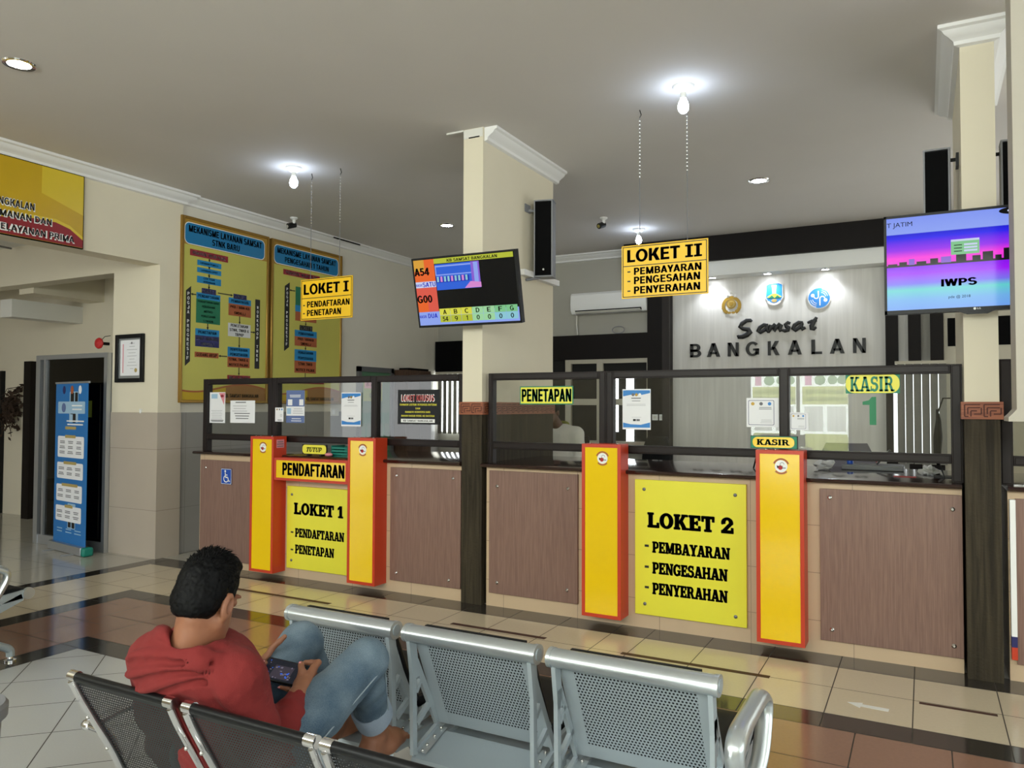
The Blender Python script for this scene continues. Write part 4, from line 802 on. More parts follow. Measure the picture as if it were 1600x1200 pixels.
def c2(p):
    p.rrect(1.481, 3.262, 2.63, 3.495, 0.06, 'white', 2); p.rrect(1.489, 3.27, 2.622, 3.487, 0.055, 'blue_head', 3)
    p.text('MEKANISME LAYANAN SAMSAT', 1.535, 3.395, 2.575, 3.462, 'ink', 4, bold=.02); p.text('PENGESAHAN 1 TAHUN', 1.66, 3.30, 2.44, 3.364, 'ink', 4, bold=.02)
    block(p, 'maroon', 1.635, 3.15, 2.276, 3.215, ('PEMOHON / WAJIB PAJAK',), 'white', 0.038)
    p.shape([(1.663, 2.215), (1.746, 2.27), (1.746, 3.065), (1.663, 3.01)], 'ink', 2); vert(p, 'POGJA PROGRESIF', 1.704, 2.28, 3.0)
    block(p, 'green', 1.846, 2.80, 2.22, 3.03); block(p, 'cyan_block', 1.844, 2.721, 2.22, 2.80); block(p, 'brick', 1.845, 2.607, 2.221, 2.721)
    block(p, 'ink', 1.923, 2.494, 2.149, 2.558, ('LOKET II',), 'white', 0.04, 3); block(p, 'cyan_block', 1.84, 2.413, 2.231, 2.494, ('PEMBAYARAN',), 'navy', 0.034); block(p, 'brick', 1.84, 2.297, 2.231, 2.413, ('PKB / BBNKB', 'SWDKLLJ'), 'ink', 0.033)
    block(p, 'cyan_block', 1.84, 2.112, 2.228, 2.252, ('PENGESAHAN', 'PENYERAHAN'), 'navy', 0.034); block(p, 'brick', 1.84, 1.961, 2.222, 2.112, ('STNK TNKB', 'NOTICE PAJAK'), 'ink', 0.036); block(p, 'maroon', 1.84, 1.828, 2.376, 1.882, ('WAJIB PAJAK',), 'white', 0.03)
    for a, b in (((2.03, 2.607), (2.03, 2.562)), ((2.03, 2.297), (2.03, 2.256)), ((2.03, 1.961), (2.03, 1.886)), ((1.84, 2.97), (1.752, 2.97))): arrow(p, a, b)
    p.text('KB. SAMSAT BANGKALAN', 2.05, 1.62, 2.555, 1.66, 'ink', 3, bold=.02)
chart('gold framed STNK BARU flow chart board, nearer of the two on the left wall', 0.178, 1.579, 1.40, 3.556, c1)
chart('gold framed PENGESAHAN 1 TAHUN flow chart board, farther along the left wall', 1.442, 1.575, 2.704, 3.553, c2)

# yellow and red slogan board over the hallway opening
t = thing('slogan_board', (-3.6, -2.0, 2.99), 'yellow and red slogan board with black letters above the hallway opening', 'board')
y0, y1, z0, z1 = -3.3, -0.89, 2.99, 3.668
MB().box(-3.609, y0, z0, -3.585, y1, z1, 'black').build('frame', t); MB().box(-3.6, y0+0.008, z0+0.008, -3.583, y1-0.008, z1-0.008, 'board_yellow').build('panel', t)
p = FX(-3.583); p.shape([(-1.28, z1-0.008), (-0.898, z1-0.008), (-0.898, 3.30), (-1.28, 3.42)], 'board_yel2', 1)
w1 = [(-3.2, 3.02), (-1.9, 3.10), (-1.6, 3.14), (-1.35, 3.18), (-1.15, 3.185), (-1.02, 3.15), (-0.898, 3.07)]
p.shape([(-3.2, 3.0), (-0.898, 3.0)]+[(a, b+0.03) for a, b in w1[::-1]], 'board_yel2', 2); p.shape([(-3.2, 3.0), (-0.898, 3.0)]+w1[::-1], 'board_red', 3)
for s, a, b, c_, d in (('BANGKALAN', -1.72, -1.34, 3.245, 3.305), ('MANAN DAN', -1.625, -1.188, 3.147, 3.2), ('PELAYANAN PRIMA', -1.66, -0.98, 3.034, 3.087)): p.text(s, a-0.006, c_-0.005, b+0.006, d+0.005, 'white', 4, 0.06); p.text(s, a, c_, b, d, 'ink', 5, 0.022)
p.build('print', t, smooth=0)

# certificate on the pier
t = thing('framed_certificate', (-4.04, -0.06, 1.79), 'black framed certificate hanging on the pier beside the hallway', 'certificate')
x0, x1, z0, z1, f = -4.272, -3.825, 1.79, 2.292, 0.042; Y = -0.055; m = MB()
for a in ((x0, z0, x0+f, z1), (x1-f, z0, x1, z1), (x0+f, z0, x1-f, z0+f), (x0+f, z1-f, x1-f, z1)): m.box(a[0], Y-0.03, a[1], a[2], Y-0.001, a[3], 'plastic_black')
m.build('frame', t, bevel=0.004)
MB().box(x0+f, Y-0.012, z0+f, x1-f, Y-0.004, z1-f, 'silver_tube').build('mat_board', t)
p = FY(Y-0.012); p.rect(x0+0.07, z0+0.07, x1-0.07, z1-0.06, 'paper', 1); p.rect(-4.165, z0+0.1, -4.15, z1-0.1, 'pink', 2); p.bars(-4.10, -3.93, [z0+0.14+0.033*i for i in range(9)], 0.006, 'light_line', 2, 0.7); p.disc(-3.95, z0+0.125, 0.022, 'tan_pill', 3); p.disc(-4.02, z0+0.41, 0.012, 'grey_line', 3); p.build('print', t, smooth=0)
MB().box(-3.895, -0.061, 1.455, -3.852, -0.048, 1.515, 'offwhite').box(-3.882, -0.064, 1.47, -3.866, -0.06, 1.5, 'white').build('light_switch', None, 'cream light switch on the pier below the certificate', 'switch')
MB().box(XL+0.004, 2.55, 1.42, XL+0.018, 2.70, 1.52, 'offwhite').box(XL+0.018, 2.57, 1.44, XL+0.022, 2.62, 1.5, 'white').build('wall_socket', None, 'pale switch plate on the left wall seen through the left glass', 'switch')
m = MB(); m.lathe([(0.0, 0), (0.03, 0.0), (0.055, 0.015), (0.06, 0.03), (0.05, 0.045), (0.0, 0.055)], (-4.43, -0.13, 2.205), 'red', 20, 1); m.box(-4.45, -0.13, 2.19, -4.41, -0.05, 2.22, 'plastic_black').tube([(-4.43, -0.12, 2.25), (-4.42, -0.1, 2.28), (-4.37, -0.07, 2.29)], 0.004, 'black', 6)
m.build('alarm_bell', None, 'small red alarm bell at the top of the glass door frame', 'bell')

# ------------------------------------------------------------------ televisions
t = thing('television', (0.17, -0.2, 2.175), 'tilted television with queue numbers on the first column', 'television')
BL, BR, TL = np.array([-0.293, -0.201, 2.175]), np.array([0.618, -0.178, 2.174]), np.array([-0.279, -0.322, 2.707])
U = BR-BL; W = np.linalg.norm(U); U /= W; V = TL-BL; V -= U*(V@U); H = np.linalg.norm(V); V /= H; N = np.cross(U, V)
M4 = Matrix.Identity(4)
for i in range(3): M4[i][0], M4[i][1], M4[i][2], M4[i][3] = U[i], V[i], N[i], BL[i]
m = MB(M4); b = 0.012
m.box(0, 0, -0.05, W, H, -0.002, 'plastic_black').box(0, 0, -0.002, b, H, 0.004, 'plastic_black').box(W-b, 0, -0.002, W, H, 0.004, 'plastic_black').box(0, 0, -0.002, W, 0.018, 0.004, 'plastic_black').box(0, H-b, -0.002, W, H, 0.004, 'plastic_black').build('bezel', t)
m = MB(M4); m.box(W/2-0.16, H/2-0.12, -0.09, W/2+0.16, H/2+0.12, -0.05, 'plastic_black').build('back_cover', t)
MB().box(0.05, -0.06, 2.36, 0.13, -0.02, 2.56, 'black_metal').tube([(0.09, -0.05, 2.46), (0.13, -0.12, 2.47), (0.16, -0.19, 2.45)], 0.018, 'black_metal', 8).build('wall_bracket', t)
p = Print(BL+N*0.0, U, V, N); X = lambda u: u*W; Z = lambda v: (1-v)*H
p.rect(X(.015), Z(.97), X(.985), Z(.02), 's_black', 1)
p.rect(X(.22), Z(.10), X(.975), Z(.03), 's_lime', 2); p.text('KB SAMSAT BANGKALAN', X(.35), Z(.088), X(.83), Z(.046), 's_ink', 3)
p.rect(X(.015), Z(.34), X(.22), Z(.03), 's_orange', 2); p.rect(X(.015), Z(.19), X(.12), Z(.03), 's_amber', 2.5); p.text('A54', X(.017), Z(.25), X(.165), Z(.145), 's_ink', 4, bold=.03)
p.rect(X(.015), Z(.425), X(.22), Z(.34), 's_white', 2); p.text('KASIR', X(.018), Z(.405), X(.08), Z(.37), 's_navy', 3); p.text('SATU', X(.085), Z(.415), X(.215), Z(.35), 's_navy', 3)
p.rect(X(.015), Z(.775), X(.22), Z(.425), 's_red', 2); p.rect(X(.015), Z(.775), X(.12), Z(.59), 's_orange', 2.5); p.text('G00', X(.017), Z(.64), X(.165), Z(.535), 's_ink', 4, bold=.03)
p.rect(X(.015), Z(.97), X(.985), Z(.775), 's_sky', 2); p.text('KASIR', X(.018), Z(.86), X(.09), Z(.82), 's_navy', 3); p.text('DUA', X(.105), Z(.865), X(.20), Z(.80), 's_navy', 3)
p.rect(X(.225), Z(.475), X(.655), Z(.11), 's_blue', 2); p.rect(X(.225), Z(.27), X(.6), Z(.13), 's_sky', 2.4); p.rect(X(.235), Z(.255), X(.585), Z(.15), 's_blue', 2.8); p.rect(X(.225), Z(.37), X(.55), Z(.29), 's_deep', 3)
for i in range(9): p.rect(X(.235+.035*i), Z(.36), X(.255+.035*i), Z(.285), 's_pink' if i % 3 == 1 else 's_cyan', 3.4)
p.rect(X(.575), Z(.45), X(.655), Z(.11), 's_violet', 3); p.rect(X(.6), Z(.43), X(.64), Z(.12), 's_sky', 3.4); p.shape([(X(.5), Z(.47)), (X(.66), Z(.47)), (X(.66), Z(.40)), (X(.56), Z(.38))], 's_pink', 3.8)
for i, (h, v) in enumerate(zip('ABCDEFG', ('54', '9', '1', '0', '0', '0', '0'))):
    a = .225+.107*i; p.rect(X(a), Z(.835), X(a+.105), Z(.74), 's_yel' if i < 3 else 's_ltgreen' if i < 5 else 's_green', 3); p.rect(X(a), Z(.935), X(a+.105), Z(.838), 's_lime' if i < 3 else 's_ltgreen' if i < 5 else 's_cyan', 3)
    p.text(h, X(a+.035), Z(.82), X(a+.07), Z(.755), 's_ink', 4); w_ = .03 if v != '54' else .055; w_ = .015 if v == '1' else w_; p.text(v, X(a+.052-w_/2), Z(.92), X(a+.052+w_/2), Z(.855), 's_ink', 4)
p.build('screen', t, smooth=0)

t = thing('television', (3.5, -0.2, 2.10), 'television showing a violet IWPS screen on the second column', 'television')
x0, x1, z0, z1, Y = 3.05, 3.99, 2.10, 2.682, -0.2
ramp_screen('tv_picture', [(0.0, '#6f9cf0'), (0.14, '#6fb0ea'), (0.24, '#62d0d0'), (0.30, '#7a70f0'), (0.40, '#a010f8'), (0.475, '#8a08f0'), (0.485, '#e030d8'), (0.56, '#ff38e0'), (0.64, '#9a2af0'), (0.76, '#2a22f0'), (0.805, '#1616d8'), (0.81, '#8ea4f6'), (1.0, '#8096f4')], 0.0, z1-z0, 0.95)
m = MB(); m.box(x0, Y, z0, x1, Y+0.05, z1, 'plastic_black'); bz = 0.014
m.box(x0, Y-0.006, z0, x0+bz, Y, z1, 'plastic_black').box(x1-bz, Y-0.006, z0, x1, Y, z1, 'plastic_black').box(x0, Y-0.006, z0, x1, Y, z0+0.022, 'plastic_black').box(x0, Y-0.006, z1-bz, x1, Y, z1, 'plastic_black')
m.prism([(3.43, z0), (3.47, z0-0.018), (3.57, z0-0.018), (3.61, z0)], Y-0.004, Y+0.01, 'plastic_black', 1); m.build('bezel', t)
MB().box(3.47, -0.15, 2.25, 3.61, -0.082, 2.5, 'black_metal').build('wall_bracket', t)
p = FY(Y); p.rect(x0+bz, z0+0.022, x1-bz, z1-bz, 'tv_picture', 0.4)
zs = lambda f: z0+f*(z1-z0); p.rect(x0+bz, zs(.475), x1-bz, zs(.495), 's_black', 1)
for a, wd, h in ((3.07, .05, .02), (3.13, .04, .035), (3.18, .03, .06), (3.22, .05, .03), (3.29, .04, .05), (3.345, .05, .06), (3.42, .05, .10), (3.5, .04, .05), (3.55, .05, .08), (3.61, .03, .04), (3.65, .05, .10), (3.72, .05, .05), (3.8, .06, .08)): p.rect(a, zs(.49), a+wd, zs(.49+h), 's_black' if h != .06 else 's_violet', 1.5)
p.rect(3.395, zs(.56), 3.535, zs(.70), 's_green', 2); p.rect(3.395, zs(.69), 3.535, zs(.71), 's_white', 2.5)
for q in (.645, .615, .585): p.rect(3.46, zs(q), 3.525, zs(q+.018), 's_white', 2.5); p.rect(3.41, zs(q+.004), 3.45, zs(q+.012), 's_ink', 2.5)
p.text('T JATIM', 3.066, zs(.885), 3.20, zs(.93), 's_ink', 2, 0.0); p.text('IWPS', 3.345, zs(.255), 3.52, zs(.325), 's_ink', 2, bold=.03); p.text('pde @ 2018', 3.38, zs(.135), 3.488, zs(.16), 's_ink', 2, 0.0)
p.disc(3.70, zs(.945), 0.07, 's_ink', 2, 0.02); p.disc(3.70, zs(.945), 0.03, 's_white', 3, 0.011)
p.build('screen', t, smooth=0)
p = FY(Y-0.006); p.disc(3.508, z0+0.012, 0.007, 'white', 1); p.text('LG', 3.52, z0+0.007, 3.537, z0+0.017, 'white', 1); p.build('maker_mark', t, smooth=0)

# ------------------------------------------------------------------ hanging signs
def hang_sign(label, x0, x1, y, z0, z1, sx, rows, split):
    t = thing('hanging_sign', ((x0+x1)/2, y, z0), label, 'sign')
    MB().box(x0, y, z0, x1, y+0.012, z1, 'sign_yellow').build('sign_plate', t)
    p = FY(y); h = z1-z0; w_ = x1-x0
    for a in ((x0+.008, z0+.008, x1-.008, z0+.014), (x0+.008, z1-.014, x1-.008, z1-.008), (x0+.008, z0+.008, x0+.014, z1-.008), (x1-.014, z0+.008, x1-.008, z1-.008), (x0+.01, z1-split*h-.003, x1-.01, z1-split*h+.003)): p.rect(*a, 'ink', 1)
    for s, a, b, c_, d in rows:
        if s == '-': p.rect(x0+a*w_, z1-d*h, x0+b*w_, z1-c_*h, 'ink', 1)
        else: p.text(s, x0+a*w_, z1-d*h, x0+b*w_, z1-c_*h, 'ink', 1, 'v' if s.startswith('LOKET') else 0.022, bold=0.025)
    p.build('lettering', t, smooth=0)
    for x in sx:
        m = MB(); m.tube([(x, y+0.006, z1), (x, y+0.006, CZ-0.06)], 0.0028, 'grey_line', 6); zc = CZ-0.05
        for k in range(16): m.ball((x, y+0.006, CZ-0.08-0.028*k), (0.006, 0.004, 0.013), 'chrome', 6, 5)
        m.tube([(x, y+0.006, CZ-0.06), (x+0.012, y+0.006, CZ-0.04), (x, y+0.006, CZ-0.002)], 0.004, 'black_metal', 6); m.build('chain', t)
hang_sign('yellow hanging sign reading LOKET I above the left counter', -2.015, -1.385, 0.28, 2.368, 2.757, (-1.9, -1.545),
          [('LOKET I', .06, .93, .12, .37), ('-', .05, .085, .62, .65), ('PENDAFTARAN', .13, .95, .545, .69), ('-', .05, .085, .82, .85), ('PENETAPAN', .13, .79, .755, .90)], .465)
hang_sign('yellow hanging sign reading LOKET II above the middle counter', 1.254, 1.903, 0.22, 2.362, 2.758, (1.395, 1.753),
          [('LOKET II', .07, .93, .085, .315), ('-', .07, .105, .485, .51), ('PEMBAYARAN', .15, .925, .43, .56), ('-', .07, .105, .665, .69), ('PENGESAHAN', .15, .91, .60, .735), ('-', .07, .105, .85, .875), ('PENYERAHAN', .15, .91, .785, .92)], .39)

# ------------------------------------------------------------------ loudspeakers, cameras, lamps, air conditioner
def speaker(label, M, w_=0.17, d=0.13, h=0.66, brk=None):
    loc = M.translation; t = thing('column_speaker', loc, label, 'loudspeaker')
    m = MB(M); m.box(-w_/2, -d/2, 0, w_/2, d/2, h, 'plastic_grey'); m.build('cabinet', t, bevel=0.008)
    MB(M).box(-w_/2+0.009, -d/2-0.008, 0.005, w_/2-0.009, -d/2, h-0.005, 'black').build('grille', t)
    m = MB(M)
    for a in (-w_/2, w_/2-0.014): m.box(a, -d/2-0.012, 0, a+0.010, -d/2+0.01, h, 'plastic_grey')
    m.box(-w_/2, -d/2-0.012, -0.012, w_/2, d/2, 0.0, 'plastic_grey').box(-w_/2, -d/2-0.012, h, w_/2, d/2, h+0.01, 'plastic_grey').build('rim', t)
    MB(M).ball((0.0, -d/2-0.009, 0.055), (0.009, 0.003, 0.009), 'offwhite', 8, 6).build('badge', t)
    if brk: b = MB(); brk(b); b.build('wall_bracket', t)
M = Matrix.Translation((0.30, 0.87, 2.70)) @ Matrix.Rotation(math.radians(14), 4, 'Z')
speaker('black column loudspeaker with grey frame on the side of the first column', M, brk=lambda b: b.box(0.182, 0.70, 3.26, 0.19, 0.80, 3.33, 'plastic_grey').tube([(0.186, 0.76, 3.28), (0.25, 0.82, 3.28)], 0.012, 'plastic_grey', 8).tube([(0.186, 0.72, 2.66), (0.26, 0.84, 2.69)], 0.012, 'plastic_grey', 8))
speaker('black column loudspeaker left of the second column behind the television', Matrix.Translation((3.335, 0.22, 2.50)), 0.15, 0.12, 0.645, lambda b: b.box(3.44, 0.2, 3.05, 3.457, 0.3, 3.13, 'black_metal').tube([(3.40, 0.25, 3.1), (3.45, 0.25, 3.1)], 0.012, 'black_metal', 8))
speaker('black column loudspeaker right of the second column, half hidden', Matrix.Translation((3.745, 0.22, 2.50)), 0.15, 0.12, 0.645, lambda b: b.box(3.627, 0.2, 3.05, 3.64, 0.3, 3.13, 'black_metal').tube([(3.63, 0.25, 3.1), (3.69, 0.25, 3.1)], 0.012, 'black_metal', 8))
def cctv(label, x, y):
    t = thing('security_camera', (x, y, CZ), label, 'camera')
    MB().lathe([(0.045, 0), (0.045, -0.012), (0.018, -0.03), (0.018, -0.07), (0, -0.07)][::-1], (x, y, CZ), 'white', 16).build('mount', t)
    m = MB(); m.tube([(x-0.01, y+0.03, CZ-0.075), (x-0.035, y-0.06, CZ-0.11)], [0.036, 0.034], 'plastic_black', 14).build('camera_body', t)
    MB().tube([(x-0.035, y-0.06, CZ-0.11), (x-0.038, y-0.068, CZ-0.113)], 0.02, 'chrome', 12).build('lens', t)
cctv('small black security camera on the ceiling above the flow chart boards', -3.3, 1.5)
cctv('small dark security camera on the ceiling right of the first column', -0.05, 3.18)
def bulb(label, x, y):
    t = thing('ceiling_bulb', (x, y, CZ), label, 'lamp', 'bare bulbs in ceiling roses')
    MB().lathe([(0.0, -0.045), (0.028, -0.045), (0.05, -0.03), (0.066, -0.018), (0.075, -0.006), (0.078, 0.0)], (x, y, CZ), 'white', 24).build('ceiling_rose', t)
    MB().lathe([(0, -0.085), (0.021, -0.085), (0.021, -0.045), (0.0, -0.045)], (x, y, CZ), 'offwhite', 16).build('socket', t)
    MB().lathe([(0.0, -0.19), (0.018, -0.186), (0.034, -0.168), (0.038, -0.145), (0.034, -0.12), (0.022, -0.095), (0.02, -0.085), (0.0, -0.085)], (x, y, CZ), 'bulb_lamp', 20).build('bulb', t)
bulb('lit bare bulb on the ceiling left of the LOKET I chains', -1.92, 0.07); bulb('lit bare bulb on the ceiling by the LOKET II chain, nearest of the bulbs', 1.80, -0.04); bulb('lit bare bulb on the ceiling just above the LOKET II sign, far back', 0.124, 3.93)
def downlight(label, x, y, r=0.085, z=CZ, grp='recessed ceiling downlights'):
    t = thing('downlight', (x, y, z), label, 'lamp', grp)
    MB().lathe([(r*0.8, 0.002), (r*0.82, -0.006), (r*1.12, -0.009), (r*1.18, 0.0)], (x, y, z), 'chrome', 28).build('rim', t)
    MB().lathe([(0, -0.004), (r*0.86, -0.004), (r*0.86, 0.0)], (x, y, z), 'white_lamp', 24).build('diffuser', t)
downlight('lit recessed downlight at the upper left, above the slogan board', -1.934, -2.40); downlight('lit recessed downlight left of the first column', -1.90, 2.654); downlight('lit recessed downlight right of the nearest bare bulb', 1.845, 2.493)
for x, s in ((0.80, 'left'), (1.50, 'middle'), (2.19, 'right')):
    downlight('lit soffit downlight over the BANGKALAN letters, %s of the three' % s, x, 4.93, 0.05, 3.262, 'soffit downlights over the lettering')
    spot('soffit_lamp', (x, 4.93, 3.24), 19, 115, 0.7, (0.86, 0.92, 1.0), (math.radians(8), 0, 0), 0.03)
t = thing('air_conditioner', (-0.66, 5.0, 2.88), 'white split air conditioner on the back wall behind the LOKET II sign', 'air conditioner')
m = MB(); m.prism([(5.09, 2.88), (4.93, 2.88), (4.89, 2.93), (4.88, 3.02), (4.89, 3.15), (4.92, 3.18), (5.09, 3.18)], -1.23, -0.1, 'white', 0); m.build('housing', t, bevel=0.006)
MB().prism([(4.935, 2.876), (4.888, 2.928), (4.893, 2.932), (4.94, 2.88)], -1.16, -0.17, 'plastic_black', 0).build('air_outlet', t); MB().prism([(4.915, 2.885), (4.87, 2.905), (4.872, 2.911), (4.917, 2.891)], -1.15, -0.18, 'offwhite', 0).build('louver', t)
MB().tube([(-1.2, 5.05, 2.88), (-1.21, 5.07, 2.75), (-1.2, 5.08, 2.6)], 0.012, 'offwhite', 8).build('drain_pipe', t)
MB().tube([(-0.55+0.09*math.cos(a/3), 5.02, 2.64+0.05*math.sin(a/3)) for a in range(38)], 0.006, 'plastic_grey', 6).build('cable_coil', None, 'small coil of cable lying on the dark beam under the air conditioner', 'cable')

# ------------------------------------------------------------------ lettering and emblems on the back panel
YP = YB-0.032
t = thing('wall_lettering', (1.54, YP, 2.22), 'black raised lettering Samsat BANGKALAN on the pale back panel', 'lettering')
for ch, a, b in (('B', 315, 383), ('A', 420, 502), ('N', 550, 618), ('G', 663, 745), ('K', 800, 873), ('A', 925, 1012), ('L', 1072, 1138), ('A', 1187, 1280), ('N', 1332, 1412)):
    xa_, xb_ = [float(on_y(1000+0.25*q, 549, YP)[0]) for q in (a, b)]; Vv, F = layout(ch, 0.022); lo, hi = Vv[:, 0].min(), Vv[:, 0].max()
    m = MB(); solid([((v[0]-lo)/(hi-lo)*(xb_-xa_)+xa_, v[1]*0.182+2.222) for v in Vv], F, (0, YP, 0), (1, 0, 0), (0, 0, 1), (0, -1, 0), 0.02, 'ink', m); m.build('letter', t, smooth=0)
SC = [[(700, 730, 5), (690, 722, 8), (665, 724, 9), (638, 742, 10), (626, 762, 10), (645, 775, 9), (678, 780, 11), (688, 795, 12), (668, 812, 12), (640, 824, 11), (616, 826, 9), (611, 815, 5)],
      [(800, 752, 6), (775, 750, 8), (748, 768, 9), (738, 788, 9), (752, 797, 9), (776, 784, 8), (802, 752, 8), (792, 780, 9), (800, 792, 8), (816, 782, 6)],
      [(818, 750, 7), (812, 770, 9), (806, 792, 8), (822, 768, 7), (842, 748, 8), (850, 756, 9), (840, 778, 9), (836, 790, 8), (850, 768, 7), (872, 745, 8), (882, 753, 9), (872, 775, 9), (874, 786, 8), (890, 778, 6)],
      [(940, 742, 6), (924, 736, 8), (908, 748, 8), (916, 762, 9), (930, 768, 9), (926, 782, 9), (905, 788, 8), (890, 782, 6)],
      [(1018, 736, 6), (992, 735, 8), (966, 752, 9), (956, 774, 9), (970, 784, 9), (994, 768, 8), (1020, 736, 8), (1008, 764, 9), (1014, 778, 8), (1034, 766, 6)],
      [(1104, 702, 6), (1088, 728, 9), (1072, 758, 10), (1072, 774, 9), (1086, 776, 8), (1102, 764, 5)], [(1046, 738, 5), (1075, 728, 8), (1106, 722, 5)]]
for st in SC:
    pts = []; rr = []
    for x, y, r in st: q = on_y(1000+0.25*x, 320+0.25*y, YP-0.014); pts.append(q); rr.append(r*0.25*0.0122)
    m = MB(); m.tube(pts, rr, 'ink', 10, flat=(0.5, 1.0)); m.build('script_letter', t)
def zx(x, y): q = on_y(1000+0.25*x, 320+0.25*y, YP); return float(q[0]), float(q[2])
p = FY(YP); p.step = 0.004; cx, cz = zx(572, 622); t = thing('police_emblem', (cx, YP, cz-0.12), 'gold police emblem with three silver stars, left of the three wall emblems', 'emblem')
p.arc(cx, cz-0.02, 0.085, 0.128, -60, 240, 'gold', 2, 30); p.disc(cx, cz, 0.062, 'gold', 3); p.disc(cx, cz, 0.045, 'tan_pill', 4); p.shape([(cx-.03, cz+.03), (cx+.03, cz+.03), (cx+.026, cz-.012), (cx, cz-.034), (cx-.026, cz-.012)], 'gold', 5)
for s_ in (-1, 1):
    for k in range(5): a = math.radians(200+28*k if s_ < 0 else -20-28*k); p.disc(cx+0.108*math.cos(a), cz-0.02+0.095*math.sin(a), 0.026, 'gold', 3+0.3*k, 0.016)
def star(p, x, z, r, m, k): p.shape([(x+(r if i % 2 == 0 else r*.42)*math.cos(math.pi/2+i*math.pi/5), z+(r if i % 2 == 0 else r*.42)*math.sin(math.pi/2+i*math.pi/5)) for i in range(10)], m, k)
for dx, dz in ((-0.045, 0.105), (0.045, 0.105), (0, 0.15)): star(p, cx+dx, cz+dz, 0.026, 'screw', 3)
p.build('emblem_face', t, smooth=0); MB().lathe([(0.05, 0), (0.05, 0.006), (0, 0.006)], (cx, YP, cz), 'gold', 20, 1).build('emblem_back', t)
cx, cz = zx(840, 556); t = thing('province_emblem', (cx, YP, cz-0.14), 'blue shield emblem with a white pillar, middle of the three wall emblems', 'emblem'); p = FY(YP-0.012); p.step = 0.0012
sh_ = lambda s: [(cx-0.105*s, cz+0.115*s), (cx-0.06*s, cz+0.14*s), (cx+0.06*s, cz+0.14*s), (cx+0.105*s, cz+0.115*s), (cx+0.108*s, cz-0.05*s), (cx+0.07*s, cz-0.12*s), (cx, cz-0.145*s), (cx-0.07*s, cz-0.12*s), (cx-0.108*s, cz-0.05*s)]
MB().prism([(a, b) for a, b in sh_(1.0)], YP-0.012, YP, 'white', 1).build('emblem_back', t)
p.shape(sh_(1.0), 'white', 1); p.shape(sh_(0.94), 'sky_blue', 2); p.rect(cx-0.09, cz-0.01, cx+0.09, cz+0.12, 'cyan_block', 3); p.shape([(cx-.018, cz-.03), (cx+.018, cz-.03), (cx+.03, cz+.11), (cx-.03, cz+.11)], 'white', 4); p.shape([(cx-.095, cz-.045), (cx-.02, cz), (cx+.02, cz), (cx+.095, cz-.045), (cx, cz-.06)], 'yellow_sheet', 5); p.shape([(cx-.08, cz-.06), (cx-.03, cz-.02), (cx+.01, cz-.06)], 'green', 6); p.shape([(cx-.0, cz-.06), (cx+.04, cz-.02), (cx+.08, cz-.06)], 'green', 6); p.disc(cx, cz-.09, .035, 'tan_pill', 6, .022); p.arc(cx, cz-.045, .08, .105, 215, 325, 'white', 6)
p.build('emblem_face', t, smooth=0)
cx, cz = zx(1120, 583); t = thing('insurance_emblem', (cx, YP, cz-0.14), 'round blue and white swirl emblem, right of the three wall emblems', 'emblem'); p = FY(YP-0.012); p.step = 0.0012
MB().lathe([(0.135, 0), (0.135, 0.012), (0, 0.012)], (cx, YP, cz), 'white', 36, 1).build('emblem_back', t)
p.disc(cx, cz, 0.135, 'white', 1, n=36); p.disc(cx, cz, 0.127, 'sky_blue', 2, n=36)
p.line([(cx-.008, cz+.09), (cx-.008, cz+.02)], .012, 'white', 3); p.arc(cx-.033, cz+.02, .019, .031, 180, 360, 'white', 3); p.disc(cx-.075, cz+.035, .022, 'white', 3); p.line([(cx+.01, cz-.095), (cx+.01, cz-.01)], .012, 'white', 3); p.arc(cx+.038, cz-.01, .022, .034, 0, 180, 'white', 3); p.disc(cx+.075, cz-.03, .022, 'white', 3)
for k in range(3): p.arc(cx-.02, cz-.01, .098-.022*k, .104-.022*k, 188, 262, 'white', 3); p.arc(cx+.02, cz+.01, .098-.022*k, .104-.022*k, 8, 82, 'white', 3)
p.build('emblem_face', t, smooth=0)
# ================================================================== HALLWAY
t = thing('glass_door', (-5.0, -0.055, 0), 'dark glass door in a grey aluminium frame beside the pier', 'door')
m = MB(); x0, x1, zt = -5.63, -4.36, 2.11
m.box(x0, -0.11, 0, x0+0.075, -0.03, zt, 'alu').box(x1-0.05, -0.11, 0, x1, -0.03, zt, 'alu').box(x0+0.075, -0.11, zt-0.05, x1-0.05, -0.03, zt, 'alu').box(x0+0.075, -0.1, 0, x1-0.05, -0.04, 0.1, 'alu').box(x0+0.12, -0.095, 0.1, x0+0.16, -0.045, zt-0.05, 'alu').build('door_frame', t)
MB().box(x0+0.075, -0.074, 0.1, x1-0.05, -0.066, zt-0.05, 'glass_dark').build('glass_pane', t)
p = FY(-0.076); a = float(on_y(134, 650, -0.08)[0]); p.rect(a, 1.42, a+0.1, 1.60, 'lime', 1); p.build('sticker', t, 'yellow green sticker', smooth=0)
m = MB(); m.box(x0+0.02, 0.86, 0, x1-0.01, 0.9, 2.08, 'dark_room').box(x0+0.01, -0.03, 0, x0+0.05, 0.9, 2.08, 'dark_room').box(x0+0.02, -0.03, 2.06, x1-0.01, 0.9, 2.09, 'dark_room').build('trim_30', kind='structure', smooth=0)  # near-black walls put the gloom of the unlit room into the colour
t = thing('vertical_blind', (-4.85, 0.8, 0.6), 'dark vertical blind behind the hallway glass door', 'blind')
for k in range(12): x = -5.35+0.085*k; MB().box(x, 0.79, 0.75, x+0.06, 0.80, 1.86, 'white_lamp' if False else 'blind_grey' if k != 9 else 'white').build('slat', t)
MB().box(-5.4, 0.78, 1.86, -4.3, 0.82, 1.9, 'blind_dark').build('head_rail', t)
